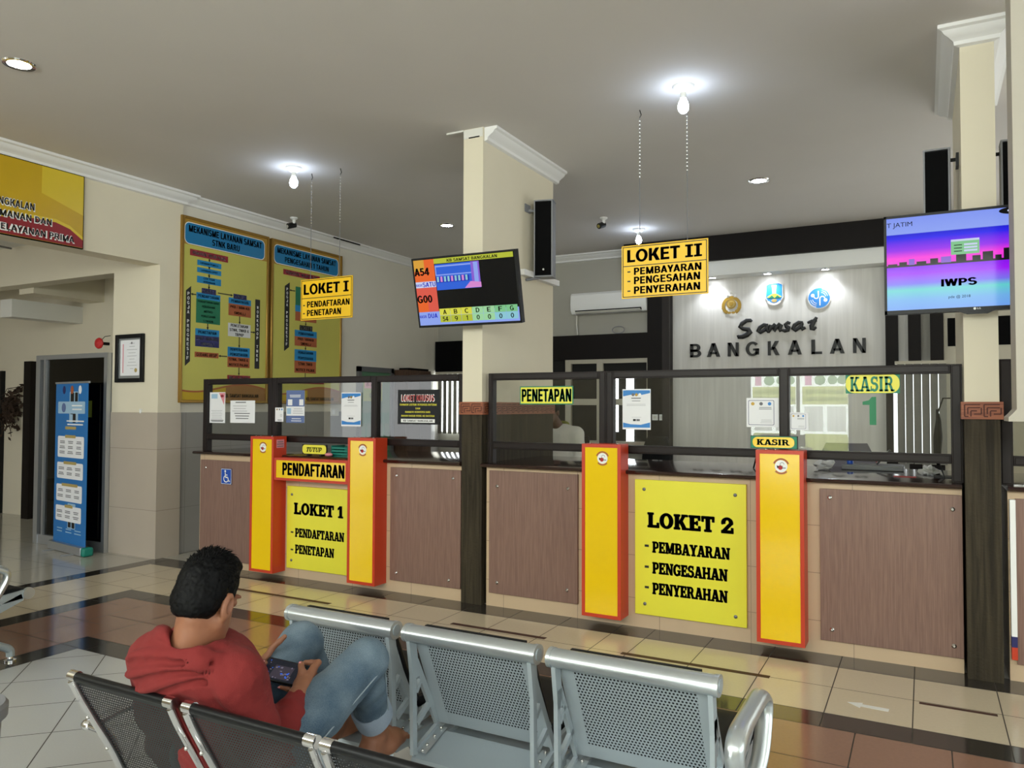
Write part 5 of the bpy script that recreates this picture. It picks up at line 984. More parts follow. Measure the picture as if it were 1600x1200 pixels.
# roll-up banner
t = thing('roll_up_banner', (-4.75, -0.2, 0), 'blue roll up banner with white cards standing before the dark glass door', 'banner')
A0, A1 = np.array([-5.11, -0.19, 0.09]), np.array([-4.36, -0.31, 0.09]); U = A1-A0; W = float(np.linalg.norm(U)); U /= W; N = np.cross(U, (0, 0, 1.0)); Hh = 1.69
M4 = Matrix.Identity(4)
for i in range(3): M4[i][0], M4[i][1], M4[i][2], M4[i][3] = U[i], (0, 0, 1)[i], N[i], A0[i]
MB(M4).box(0, 0, -0.002, W, Hh, 0.0, 'banner_blue').build('sheet', t)
MB(M4).box(-0.005, Hh, -0.012, W+0.015, Hh+0.02, 0.008, 'alu').build('top_rail', t)
MB(M4).box(-0.02, -0.085, -0.05, W, 0.0, 0.05, 'alu').box(0.1, -0.09, -0.07, 0.14, -0.08, 0.16, 'alu').box(W-0.2, -0.09, -0.07, W-0.16, -0.08, 0.16, 'alu').build('base_cassette', t, bevel=0.012)
MB(M4).box(W, -0.088, -0.055, W+0.07, 0.004, 0.055, 'teal').build('base_cap', t, 'teal end cap', bevel=0.02)
MB().tube([A0+U*W/2+np.array([0, 0.03, -0.05]), A0+U*W/2+np.array([0, 0.03, Hh])], 0.008, 'alu', 8).build('support_pole', t)
p = Print(A0, U, (0, 0, 1), N); X = lambda x, y: (x-25-y*0.027)/243*W; Z = lambda y: (1-(y-45)/1085)*Hh
def R4(x0, y0, x1, y1, m, k, r=0): (p.rrect(X(x0, y1), Z(y1), X(x1, y1), Z(y0), r, m, k) if r else p.rect(X(x0, y1), Z(y1), X(x1, y1), Z(y0), m, k))
R4(140, 100, 205, 310, 'pale_blue', 1, .01); R4(146, 106, 172, 255, 'ink', 2, .01); R4(178, 106, 200, 240, 'ink', 2, .01); R4(166, 250, 188, 312, 'ink', 2, .008); R4(160, 860, 218, 1030, 'pale_blue', 1, .01); R4(164, 870, 186, 1022, 'ink', 2, .008); R4(192, 970, 214, 1024, 'ink', 2, .008)
R4(52, 168, 255, 250, 'pale_blue', 3, .01); p.disc(X(95, 210), Z(210), .05, 'blue_paper', 4); p.bars(X(150, 210), X(240, 210), (Z(200), Z(225)), .014, 'white', 4); p.bars(X(115, 300), X(255, 300), (Z(305), Z(328)), .014, 'white', 3); R4(112, 338, 195, 358, 'tan_pill', 3, .01)
for x, c in ((92, 'navy'), (152, 'brick'), (212, 'paper')): p.disc(X(x, 85), Z(88), .035, c, 3, .045)
for y0, y1, a, b, rows in ((405, 550, 115, 195, 3), (585, 695, 112, 208, 2), (735, 850, 105, 225, 2), (880, 985, 135, 195, 2)):
    R4(58+y0*.012, y0, 260, y1, 'paper', 3, .02); R4(a, y0-8, b, y0+12, 'tan_pill', 4, .008)
    for r in range(rows):
        for c in range(3): yy = y0+38+(y1-y0-40)/rows*r; p.bars(X(75+62*c, yy), X(118+62*c, yy), (Z(yy), Z(yy+11)), .009, 'grey_line', 4)
for c in range(3): p.bars(X(78+68*c, 1050), X(128+68*c, 1050), (Z(1040), Z(1060)), .01, 'pale_blue', 3)
p.build('print', t, smooth=0)
# dark door far left and the wall plant
MB().box(-9.4, 1.02, 0, -8.43, 1.08, 2.04, 'plastic_black').build('door_2', kind='structure', smooth=0)
MB().box(-7.66, 0.9, 0, -7.5, 1.08, 2.15, 'dark_brown').build('trim_31', kind='structure', smooth=0)
t = thing('hanging_plant', (-8.09, 1.0, 1.12), 'dry brown trailing plant on the far hallway wall', 'plant'); rg = np.random.default_rng(3)
st = MB(); lf = MB()
for k in range(34):
    a = rg.uniform(-1, 1); top = np.array([-8.09+0.17*a, 1.03, 1.45+0.38*rg.random()]); end = np.array([-8.09+0.2*rg.uniform(-1, 1)*(0.9), 0.95, top[2]-rg.uniform(0.1, 0.42)]); mid = (top+end)/2+np.array([0.06*rg.uniform(-1, 1), -0.08, 0.05]); st.tube([top, mid, end], 0.004, 'foliage', 5)
    for j in range(9):
        c = top+(end-top)*rg.random()+rg.normal(0, 0.025, 3); c[1] = min(c[1], 1.06); d = rg.normal(0, 1, 3); d /= np.linalg.norm(d); e = np.cross(d, rg.normal(0, 1, 3)); e /= np.linalg.norm(e)+1e-6; L = 0.035+0.02*rg.random()
        q = [c-d*L, c+e*L*.5, c+d*L, c-e*L*.5]; q = [np.array([v[0], min(v[1], 1.075), v[2]]) for v in q]; lf.poly(q, 'foliage')
st.build('stem', t); lf.build('foliage', t, smooth=0)
MB().tube([(-3.9, -2.2, 3.40), (-5.0, -1.2, 3.35), (-5.8, -0.6, 3.32), (-6.2, -0.1, 3.39)], 0.012, 'grey_line', 6).build('loose_cable', None, 'thin cable sagging along the hallway ceiling', 'cable')

# ================================================================== OFFICE BEHIND THE GLASS
def blind(label, x0, n, pitch, wd, y, z0, z1, m, ang=25):
    t = thing('vertical_blind', (x0+n*pitch/2, y, z0), label, 'blind', 'vertical blinds in the office')
    MB().box(x0-0.02, y-0.02, z1, x0+n*pitch, YB-0.1, z1+0.035, 'beige_frame').build('head_rail', t)
    for k in range(n):
        a = math.radians(ang); c = x0+pitch*(k+0.5); dx, dy = math.cos(a)*wd/2, math.sin(a)*wd/2; s = MB(); s.add([(c-dx, y-dy, z0), (c+dx, y+dy, z0), (c+dx, y+dy, z1), (c-dx, y-dy, z1), (c-dx+.001, y-dy+.003, z0), (c+dx+.001, y+dy+.003, z0), (c+dx+.001, y+dy+.003, z1), (c-dx+.001, y-dy+.003, z1)], [(0, 1, 2, 3), (7, 6, 5, 4), (4, 5, 1, 0), (3, 2, 6, 7), (1, 5, 6, 2), (4, 0, 3, 7)], m); s.build('slat', t)
blind('grey vertical blind with bright gaps in the back left office window', -3.58, 14, 0.095, 0.088, YB-0.12, 1.12, 2.06, 'blind_grey', -18)
lw = MB(); lw.box(2.93, YB-0.2, 0.95, 3.45, YB-0.19, 2.05, 'lit_dim').build('window_7', kind='structure', smooth=0)
blind('grey vertical blind with bright gaps behind the KASIR glass', 2.97, 6, 0.085, 0.083, YB-0.28, 0.9, 2.06, 'blind_grey', 24)
t = thing('storage_cabinet', (-3.51, 4.24, 0), 'brown wooden cabinet against the left office wall', 'cabinet')
MB().box(-3.63, 3.92, 0, -3.42, 4.56, 2.085, 'cab_brown').build('body', t)
for k in range(2): d = MB().box(-3.42, 3.935+0.31*k, 0.08, -3.40, 4.235+0.31*k, 2.05, 'cab_brown').build('door', t); MB().tube([(-3.385, 4.205+0.07*k, 0.95), (-3.385, 4.205+0.07*k, 1.1)], 0.008, 'chrome', 8).build('handle', d)
MB().box(-3.6, 4.0, 2.085, -3.42, 4.5, 2.115, 'black').build('folder', None, 'black folder lying on top of the brown cabinet', 'folder')
p = FX(XL+0.022); b = MB().box(XL+0.02, 3.2, 1.62, XL+0.024, 3.62, 1.95, 'lime').build('door_notice', None, 'lime notice with a red strip on the green office door', 'notice'); p = FX(XL+0.024); p.rect(3.22, 1.80, 3.6, 1.92, 'pink', 1); p.text('NO SMOKING', 3.26, 1.83, 3.56, 1.89, 'maroon', 2); p.text('OPEN', 3.33, 1.67, 3.5, 1.73, 'ink', 2); p.build('print', b, smooth=0)
b = MB().box(XL+0.02, 3.16, 1.30, XL+0.026, 3.78, 1.46, 'green').build('door_notice', None, 'long green notice across the green office door', 'notice')
# desk, chairs and things on them
t = thing('office_desk', (-0.3, 3.4, 0), 'dark office desk behind the PENETAPAN glass', 'desk'); MB().box(-1.3, 3.0, 0.72, 0.7, 3.7, 0.76, 'frame_brown').build('desk_top', t); MB().box(-1.26, 3.05, 0, -1.2, 3.65, 0.72, 'frame_brown').build('side_panel', t); MB().box(0.6, 3.05, 0, 0.66, 3.65, 0.72, 'frame_brown').build('side_panel', t); MB().box(-1.2, 3.08, 0.2, 0.6, 3.11, 0.72, 'frame_brown').build('front_panel', t)
def office_chair(label, x, y, rz, m='black_pad', back=1.18, extra=None):
    t = thing('office_chair', (x, y, 0), label, 'chair'); t.rotation_euler = (0, 0, 0); M = Matrix.Translation((x, y, 0)) @ Matrix.Rotation(rz, 4, 'Z')
    MB(M).box(-0.23, -0.22, 0.44, 0.23, 0.24, 0.52, 'black_pad').build('seat', t, bevel=0.03)
    b = MB(M); pr = []
    n = 9; vs = []
    for i in range(n):
        v = i/(n-1); z = 0.56+(back-0.56)*v; wd = 0.2+0.03*math.sin(v*math.pi)-0.05*max(0, v-0.8)/0.2; yy = -0.21-0.05*v
        for sx, dy in ((-1, 0.05), (-0.6, 0.02), (0, 0.0), (0.6, 0.02), (1, 0.05), (1, -0.0), (0.6, -0.04), (0, -0.05), (-0.6, -0.04), (-1, 0)): vs.append((sx*wd, yy+dy, z))
    fs = [(i*10+k, i*10+(k+1) % 10, (i+1)*10+(k+1) % 10, (i+1)*10+k) for i in range(n-1) for k in range(10)]+[tuple(range(9, -1, -1)), tuple((n-1)*10+k for k in range(10))]
    b.add(vs, fs, m).build('backrest', t)
    MB(M).cyl((0, 0, 0.1), (0, 0, 0.44), 0.03, 'black_metal').build('stem', t)
    for k in range(5): a = 2*math.pi*k/5; MB(M).tube([(0, 0, 0.12), (0.28*math.cos(a), 0.28*math.sin(a), 0.08)], 0.02, 'black_metal', 8).ball((0.28*math.cos(a), 0.28*math.sin(a), 0.035), 0.034, 'black', 10, 8).build('base_arm', t)
    if extra: extra(t, M)
office_chair('black office chair behind the middle glass, left one of the pair', -1.35, 4.1, 0.3); office_chair('black office chair behind the middle glass, right one of the pair', -0.72, 4.12, -0.2)
office_chair('black office chair by the cream framed back window', 0.0, 4.62, 2.8, back=1.15)
def jacket(t, M):
    MB(M).tube([(0.235, -0.24, 0.7), (0.235, -0.22, 1.0), (0.19, -0.22, 1.2)], [0.03, 0.035, 0.025], 'maroon', 8).build('jacket_edge', t)
office_chair('lavender grey chair back with a maroon edge behind the KASIR glass', 2.68, 1.62, 0.1, 'lavender', 1.27, jacket)
t = thing('computer_monitor', (0.0, 3.3, 0.76), 'black computer monitor on the desk beside the white shirted clerk', 'monitor'); MB().box(-0.75, 3.28, 0.9, -0.28, 3.31, 1.2, 'plastic_black').build('display', t); MB().box(-0.53, 3.3, 0.77, -0.49, 3.34, 0.95, 'plastic_black').box(-0.62, 3.22, 0.76, -0.40, 3.4, 0.775, 'plastic_black').build('stand', t)
# on the middle worktop
def crumple(label, c, r):
    rg = np.random.default_rng(int(c[0]*100)); m = MB(); m.ball((0, 0, 0), r, 'paper', 12, 9); V = np.array(m.v); n = V/np.linalg.norm(V, axis=1)[:, None]; V = V*(1+0.25*rg.normal(0, 1, (len(V), 1))); V[:, 2] = np.maximum(V[:, 2], -r[2]*0.9)
    m.v = [tuple(v+np.array(c)+np.array([0, 0, r[2]*0.9])) for v in V]; m.build('tissue', None, label, 'tissue', smooth=0)
crumple('crumpled white tissue on the middle worktop just right of the rightmost light box', (2.62, 0.62, 1.107), (0.06, 0.04, 0.035)); crumple('crumpled white tissue on the middle worktop near the second column', (3.27, 0.55, 1.107), (0.05, 0.035, 0.03))
t = thing('document_scanner', (2.95, 0.88, 1.106), 'flat grey scanner on the middle worktop below the number 1', 'scanner'); MB().box(2.72, 0.74, 1.107, 3.12, 1.02, 1.135, 'plastic_grey').build('body', t, bevel=0.006); MB().box(2.73, 0.75, 1.135, 3.11, 1.01, 1.142, 'grey_alu').build('lid', t)
t = thing('tablet', (2.98, 0.86, 1.142), 'tablet leaning on a stand on the grey scanner', 'tablet'); M = Matrix.Translation((2.95, 0.83, 1.15)) @ Matrix.Rotation(math.radians(40), 4, 'Y'); MB(M).box(-0.006, -0.06, 0, 0.006, 0.06, 0.13, 'plastic_black').build('case', t); MB(M).box(-0.008, -0.055, 0.006, -0.006, 0.055, 0.124, 'chart_white').build('display', t)
t = thing('sanitizer_bottle', (2.77, 0.86, 1.142), 'small blue bottle on the grey scanner', 'bottle'); MB().lathe([(0, 0), (0.022, 0), (0.022, 0.055), (0.008, 0.065), (0, 0.065)], (2.77, 0.86, 1.143), 'blue_plastic', 14).build('body', t); MB().lathe([(0, 0.065), (0.009, 0.065), (0.009, 0.085), (0, 0.085)], (2.77, 0.86, 1.143), 'white', 10).build('cap', t)
t = thing('card_stand', (3.36, 0.4, 1.106), 'black card stand on the middle worktop beside the second column', 'stand'); M = Matrix.Translation((3.36, 0.42, 1.107)) @ Matrix.Rotation(math.radians(-18), 4, 'Y'); MB(M).box(-0.004, -0.09, 0, 0.004, 0.09, 0.1, 'plastic_black').build('face', t); MB().box(3.30, 0.33, 1.107, 3.42, 0.51, 1.112, 'plastic_black').build('foot', t)
MB().box(3.07, 0.28, 1.107, 3.2, 0.36, 1.109, 'red').build('slip', None, 'reddish paper slip on the middle worktop edge', 'paper')
t = thing('tripod_stand', (2.19, 0.5, 1.106), 'small black tripod on the middle worktop behind the small KASIR sign', 'tripod')
for k in range(3): a = 2.1*k+0.4; MB().tube([(2.19, 0.5, 1.25), (2.19+0.05*math.cos(a), 0.5+0.05*math.sin(a), 1.108)], 0.006, 'black', 6).build('leg', t)
for x, s in ((0.01, 'left'), (0.11, 'right')): MB().box(x-0.04, YB-0.17, 1.37, x+0.04, YB-0.158, 1.45, 'white').box(x-0.02, YB-0.173, 1.39, x+0.02, YB-0.169, 1.43, 'offwhite').build('wall_socket', None, 'white wall socket on the dark pillar, %s of the two' % s, 'socket')
t = thing('hanging_bag', (3.36, 1.0, 1.15), 'dark bag hanging behind the right end of the middle glass', 'bag'); m = MB(); m.tube([(3.33, 1.1, 1.54), (3.34, 1.1, 1.46), (3.335, 1.1, 1.34), (3.33, 1.1, 1.22), (3.335, 1.1, 1.14)], [0.012, 0.035, 0.06, 0.05, 0.02], 'black', 12, flat=(1, 0.5)); m.build('body', t); MB().tube([(3.33, 1.1, 1.5), (3.37, 1.1, 1.62), (3.44, 1.1, 1.62)], 0.006, 'black', 6).build('strap', t)
# clear screen and printed things beyond the second column
MB().box(3.70, 0.10, 1.107, 4.5, 0.106, 1.5, 'acrylic').build('acrylic_screen', None, 'clear acrylic screen on the right counter under the cream duct', 'screen')

# films on the entrance glass (face outwards, so they read reversed from inside)
for k, x in enumerate((0.80, 1.56)):
    t = thing('door_film', (x+0.34, YE, 0.8), ('printed green and yellow film on the left entrance leaf, mirrored in the counter glass', 'printed green and yellow film on the right entrance leaf, mirrored in the counter glass')[k], 'window film')
    p = Print((0, YE-0.006, 0), (1, 0, 0), (0, 0, 1), (0, -1, 0)); p.rect(x, 1.60, x+0.66, 1.88, 'film_yellow', 1); p.text('KANTOR BERSAMA', x+.05, 1.76, x+.61, 1.83, 'film_green', 2); p.text('SAMSAT BANGKALAN', x+.03, 1.65, x+.63, 1.72, 'film_green', 2); p.rrect(x, 0.85, x+0.66, 1.14, .05, 'film_yellow', 1)
    p.rect(x+.03, 1.18, x+.3, 1.57, 'film_white', 1); p.rect(x+.36, 1.18, x+.63, 1.57, 'film_white', 1); p.rect(x+.04, 1.9, x+.14, 2.08, 'film_pink', 1); p.disc(x+.26, 1.98, .08, 'film_green', 1); p.disc(x+.44, 1.98, .07, 'film_green', 1); p.disc(x+.58, 1.98, .07, 'film_green', 1); p.build('print', t, smooth=0)
# floor tapes and arrow
def tape(label, x0, x1, y0, y1): MB().box(x0, y0, 0.0002, x1, y1, 0.0011, 'tape_brown').build('floor_tape', None, label, 'tape')
tape('brown floor tape on the beige tiles before the LOKET 1 board', -1.93, -0.875, -0.585, -0.54); tape('brown floor tape before the first column', 0.255, 1.0, -0.585, -0.54); tape('brown floor tape on the beige tiles below the LOKET 2 board', 1.55, 2.45, -0.63, -0.585); tape('brown floor tape at the right, before the second column', 3.21, 3.56, -0.645, -0.615)
m = MB(); m.prism([(2.875, -0.80), (2.95, -0.775), (2.947, -0.797), (3.075, -0.80), (3.072, -0.842), (2.943, -0.832), (2.94, -0.856)], 0.0002, 0.0012, 'tape_white', 2)
m.build('floor_arrow', None, 'white arrow sticker on the beige floor tiles', 'arrow')
# ================================================================== BENCHES
def rounded(pts, r=0.04, n=5):
    """polyline with rounded corners"""
    P = [np.array(p, float) for p in pts]; out = [P[0]]
    for a, b, c in zip(P, P[1:], P[2:]):
        u = a-b; v = c-b; ru = min(r, np.linalg.norm(u)*.45); rv = min(r, np.linalg.norm(v)*.45); p = b+u/np.linalg.norm(u)*ru; q = b+v/np.linalg.norm(v)*rv
        for i in range(n+1): t = i/n; out.append((1-t)**2*p+2*t*(1-t)*b+t*t*q)
    return out+[P[-1]]
BX, BY = 1.92, -2.8      # origin of the grey bench on the floor
def grey_bench():
    t = thing('waiting_bench', (BX, BY, 0), 'grey perforated metal bench the man rests his feet on, its back to the viewer', 'bench', None)
    TY, TZ, LY, LZ = -3.035, 0.765, -2.875, 0.405                 # top and foot of the leaning back
    for x0, x1 in ((1.125, 1.60), (1.665, 2.155), (2.215, 2.725)):
        L = math.hypot(TY-LY, TZ-LZ); d = np.array([0, (LY-TY)/L, (LZ-TZ)/L]); nrm = np.array([0, -d[2], d[1]])   # nrm points to the front (+y)
        if nrm[1] < 0: nrm = -nrm
        m = MB(); a = np.array([0, TY, TZ]); b = np.array([0, LY, LZ]); h = 0.0015
        m.add([(x0+.02, *(a-nrm*h)[1:]), (x1-.02, *(a-nrm*h)[1:]), (x1-.02, *(b-nrm*h)[1:]), (x0+.02, *(b-nrm*h)[1:])], [(0, 3, 2, 1)], 'perforated')
        bk = m.build('backrest', t, smooth=0)
        # plain margins left and right of the punched field
        k = h+0.001
        for u0, u1 in ((x0+.014, x0+.062), (x1-.062, x1-.014)): mg = MB(); mg.add([(u0, *(a-nrm*k)[1:]), (u1, *(a-nrm*k)[1:]), (u1, *(b-nrm*k)[1:]), (u0, *(b-nrm*k)[1:])], [(0, 3, 2, 1)], 'grey_paint'); mg.build('margin_plate', bk, smooth=0)
        q = MB(); o = nrm*0.012; o2 = nrm*0.040; a2 = a+np.array([0, .012, -.028]); vs = [(x, *(p+w)[1:]) for x in (x0+.03, x1-.03) for p in (a2, b+np.array([0, -.0, .03])) for w in (o, o2)]
        q.add(vs, [(0, 1, 3, 2), (4, 6, 7, 5), (0, 4, 5, 1), (2, 3, 7, 6), (1, 5, 7, 3), (0, 2, 6, 4)], 'black_pad').build('back_pad', t, bevel=0.01)
        # rolled top tube and its round end caps
        c = MB(); c.tube([(x0, TY-.006, TZ), (x1, TY-.006, TZ)], 0.036, 'silver_tube', 20, flat=(1.0, 0.8)); c.build('top_tube', t)
        MB().box(x0+.05, TY+.016, TZ-.01, x1-.05, TY+.032, TZ+.026, 'black_pad').build('top_trim', t)
        for x, s in ((x0, -1), (x1, 1)):
            cap = MB(); cap.tube([(x-.004*s, TY-.006, TZ), (x+.010*s, TY-.006, TZ)], 0.038, 'silver_tube', 20, flat=(1.0, 0.82)); cap.tube([(x+.010*s, TY-.006, TZ), (x+.0125*s, TY-.006, TZ)], 0.02, 'grey_paint', 16)
            cap.build('end_cap', t)
            br = MB(); w_ = 0.0095
            def strut(p, q_, wd):
                p, q_ = np.array(p), np.array(q_); d_ = q_-p; n_ = np.array([-d_[1], d_[0]])/np.linalg.norm(d_)*wd*1.25; br.prism([tuple(p-n_), tuple(q_-n_), tuple(q_+n_), tuple(p+n_)], x-.019*s, x-.005*s, 'grey_paint', 0)
            NY, NZ = -3.015, 0.345
            strut((TY-.012, TZ-.02), (TY+.012, TZ-.16), .0155); strut((TY-.0, TZ-.1), (NY-.012, NZ), w_); strut((TY+.012, TZ-.1), (LY, LZ-.01), w_)
            strut((-2.985, 0.60), (-3.018, 0.555), .006); strut((-2.915, 0.50), (-3.012, 0.445), .008); strut((LY, LZ-.012), (NY-.01, NZ), .010)
            strut((LY, LZ), (-2.45, 0.440), .019); strut((NY, NZ), (-2.72, 0.33), .014); strut((-2.72, 0.33), (-2.46, 0.425), .017); strut((-2.70, .405), (-2.70, .34), .03)
            br.tube([(x-.018*s, -2.425, 0.44), (x+.002*s, -2.425, 0.44)], 0.034, 'silver_tube', 16); br.build('side_bracket', t)
            fl_ = MB(); fl_.add([(x-(.018)*s, LY-.004, LZ-.014), (x-(.055)*s, LY-.004, LZ-.014), (x-(.055)*s, NY, NZ+.006), (x-(.018)*s, NY, NZ+.006)], [(0, 1, 2, 3) if s > 0 else (3, 2, 1, 0)], 'silver_tube')
            for f in (.12, .42, .75, .95): yy = LY+(NY-LY)*f; zz = LZ-.008+(NZ-LZ+.016)*f; fl_.ball((x-.036*s, yy, zz), .006, 'screw', 8, 6)
            fl_.build('flange', t)
        # rear shelf of the seat shell, with a rolled near edge
        sh = MB(); prof = [(LY-.012, LZ-.022), (-2.95, 0.362), (-3.01, 0.342), (-3.03, 0.334), (-3.036, 0.322), (-3.026, 0.312)]
        vs = [(x, *p) for x in (x0+.005, x1-.005) for p in prof]; n = len(prof); sh.add(vs, [(i, i+1, n+i+1, n+i) for i in range(n-1)], 'grey_paint'); sh.build('rear_shelf', t)
        se = MB(); se.prism([(-2.86, 0.418), (-2.7, 0.408), (-2.5, 0.428), (-2.43, 0.44), (-2.43, 0.43), (-2.5, 0.418), (-2.7, 0.398), (-2.86, 0.408)], x0+.015, x1-.015, 'grey_paint', 0); se.build('seat', t)
        MB().prism([(-2.845, 0.425), (-2.7, 0.415), (-2.5, 0.435), (-2.435, 0.446), (-2.42, 0.465), (-2.5, 0.478), (-2.7, 0.462), (-2.845, 0.468)], x0+.03, x1-.03, 'black_pad', 0).build('seat_pad', t, bevel=0.008)
    MB().box(1.12, -2.79, 0.28, 2.73, -2.71, 0.335, 'grey_paint').build('beam', t, bevel=0.004)
    for x in (1.34, 2.50):
        m = MB(); m.tube([(x, -2.75, 0.29), (x, -2.75, 0.2)], 0.03, 'grey_paint', 12)
        for y in (-3.02, -2.40): m.tube(rounded([(x, -2.75, 0.21), (x, (-2.75+y)/2, 0.16), (x, y, 0.075), (x, y, 0.03)], .05), [.028]*7+[.024]*(len(rounded([(x, -2.75, 0.21), (x, (-2.75+y)/2, 0.16), (x, y, 0.075), (x, y, 0.03)], .05))-7), 'grey_paint', 10)
        lg = m.build('leg', t)
        for y in (-3.02, -2.40): MB().lathe([(0, 0), (.034, 0), (.034, .01), (.015, .018), (.012, .035), (0, .035)], (x, y, 0.0), 'chrome', 16).build('foot_glide', lg)
    for x in (2.785,):
        MB().tube(rounded([(x-.03, -2.95, 0.36), (x, -3.0, 0.42), (x, -3.10, 0.60), (x, -3.06, 0.645), (x, -2.70, 0.645), (x, -2.63, 0.595), (x, -2.72, 0.44), (x-.03, -2.78, 0.36)], .07, 6), 0.023, 'silver_tube', 14, flat=(1.25, 0.85)).build('armrest', t)
    return t
gb = grey_bench()
g2 = copy_tree(gb); g2.location = (BX-4.145, BY-0.135, 0); 
for ch in g2.children:
    if ch.name.startswith('armrest'): ch.location = (0.04, 0.04, 0.0)
g2['label'] = 'grey metal bench with black pads cut off by the left edge of the picture'

KX, KY = 1.81, -3.65
def black_bench():
    t = thing('waiting_bench', (KX, KY, 0), 'black mesh bench with chrome sides in the foreground, seating the man in red', 'bench')
    prof = [(-3.905, 0.785), (-3.885, 0.74), (-3.83, 0.64), (-3.775, 0.54), (-3.745, 0.47), (-3.71, 0.425), (-3.64, 0.405), (-3.5, 0.415), (-3.36, 0.43), (-3.28, 0.425), (-3.255, 0.40)]
    sm = rounded([(0, *p) for p in prof], .05, 3)
    for x0, x1 in ((1.135, 1.555), (1.605, 2.03), (2.06, 2.49)):
        s = MB(); n = len(sm); vs = [(x, p[1], p[2]) for x in (x0+.008, x1-.008) for p in sm]
        s.add(vs, [(i, i+1, n+i+1, n+i) for i in range(n-1)], 'black_mesh'); s.build('mesh_shell', t, smooth=60)
        MB().tube([(x0+.012, -3.908, 0.792), (x1-.03, -3.908, 0.792)], 0.0125, 'plastic_black', 12).build('top_rail', t)
        for xe, e in ((x0-.006, 1), (x1-.026, 1)): MB().tube([(xe, -3.908, 0.792), (xe+.032, -3.908, 0.792)], 0.0155, 'chrome', 12).build('end_cap', t)
        for x in (x0+.004, x1-.004):
            MB().tube([(x, p[1]-.006, p[2]-.004) for p in sm], 0.0135, 'chrome', 10, flat=(1, 0.75)).build('side_tube', t)
        for x in (x0+.004, x1-.004):
            m = MB()
            for z, y in ((0.66, -3.848), (0.55, -3.787)): m.ball((x, y-.016, z), .006, 'screw', 8, 6)
            m.build('screw', t)
    MB().box(1.1, -3.66, 0.30, 2.52, -3.59, 0.36, 'black_metal').build('beam', t, bevel=0.004)
    for x in (1.36, 2.27):
        m = MB(); m.tube([(x, -3.62, 0.31), (x, -3.62, 0.2)], .028, 'chrome', 12)
        for y in (-3.9, -3.32): m.tube(rounded([(x, -3.62, 0.21), (x, (-3.62+y)/2, .15), (x, y, .07), (x, y, .03)], .05), .022, 'chrome', 10)
        l = m.build('leg', t)
        for y in (-3.9, -3.32): MB().lathe([(0, 0), (.03, 0), (.03, .012), (.012, .02), (.012, .035), (0, .035)], (x, y, 0), 'black', 14).build('foot_glide', l)
    for x in (1.11, 1.58, 2.045, 2.515):
        MB().box(x-.02, -3.75, 0.36, x+.02, -3.5, 0.40, 'black_metal').build('seat_bracket', t)
    m = MB(); x = 1.075
    m.tube(rounded([(x+.045, -3.75, 0.50), (x+.01, -3.76, 0.56), (x, -3.80, 0.605), (x, -3.72, 0.622), (x, -3.42, 0.615), (x+.02, -3.36, 0.52), (x+.05, -3.42, 0.40)], .05), 0.0145, 'chrome', 12); m.ball((x-.012, -3.81, 0.606), (.026, .02, .017), 'chrome', 16, 12); m.tube([(x-.01, -3.81, .606), (x+.062, -3.825, .612)], [.013, .011], 'chrome', 12); m.build('armrest', t)
    return t
black_bench()

# litter bin at the lower left
t = thing('litter_bin', (0.305, -3.80, 0), 'grey plastic litter bin at the lower left corner', 'bin')
MB().lathe([(0, 0), (.115, 0), (.118, .02), (.142, .49), (.134, .49), (.11, .03), (0, .03)], (0.305, -3.80, 0), 'plastic_grey', 32).build('body', t)
MB().lathe([(.140, .462), (.158, .462), (.160, .50), (.150, .512), (.134, .508), (.134, .49)], (0.305, -3.80, 0), 'plastic_grey', 32).build('rim', t)

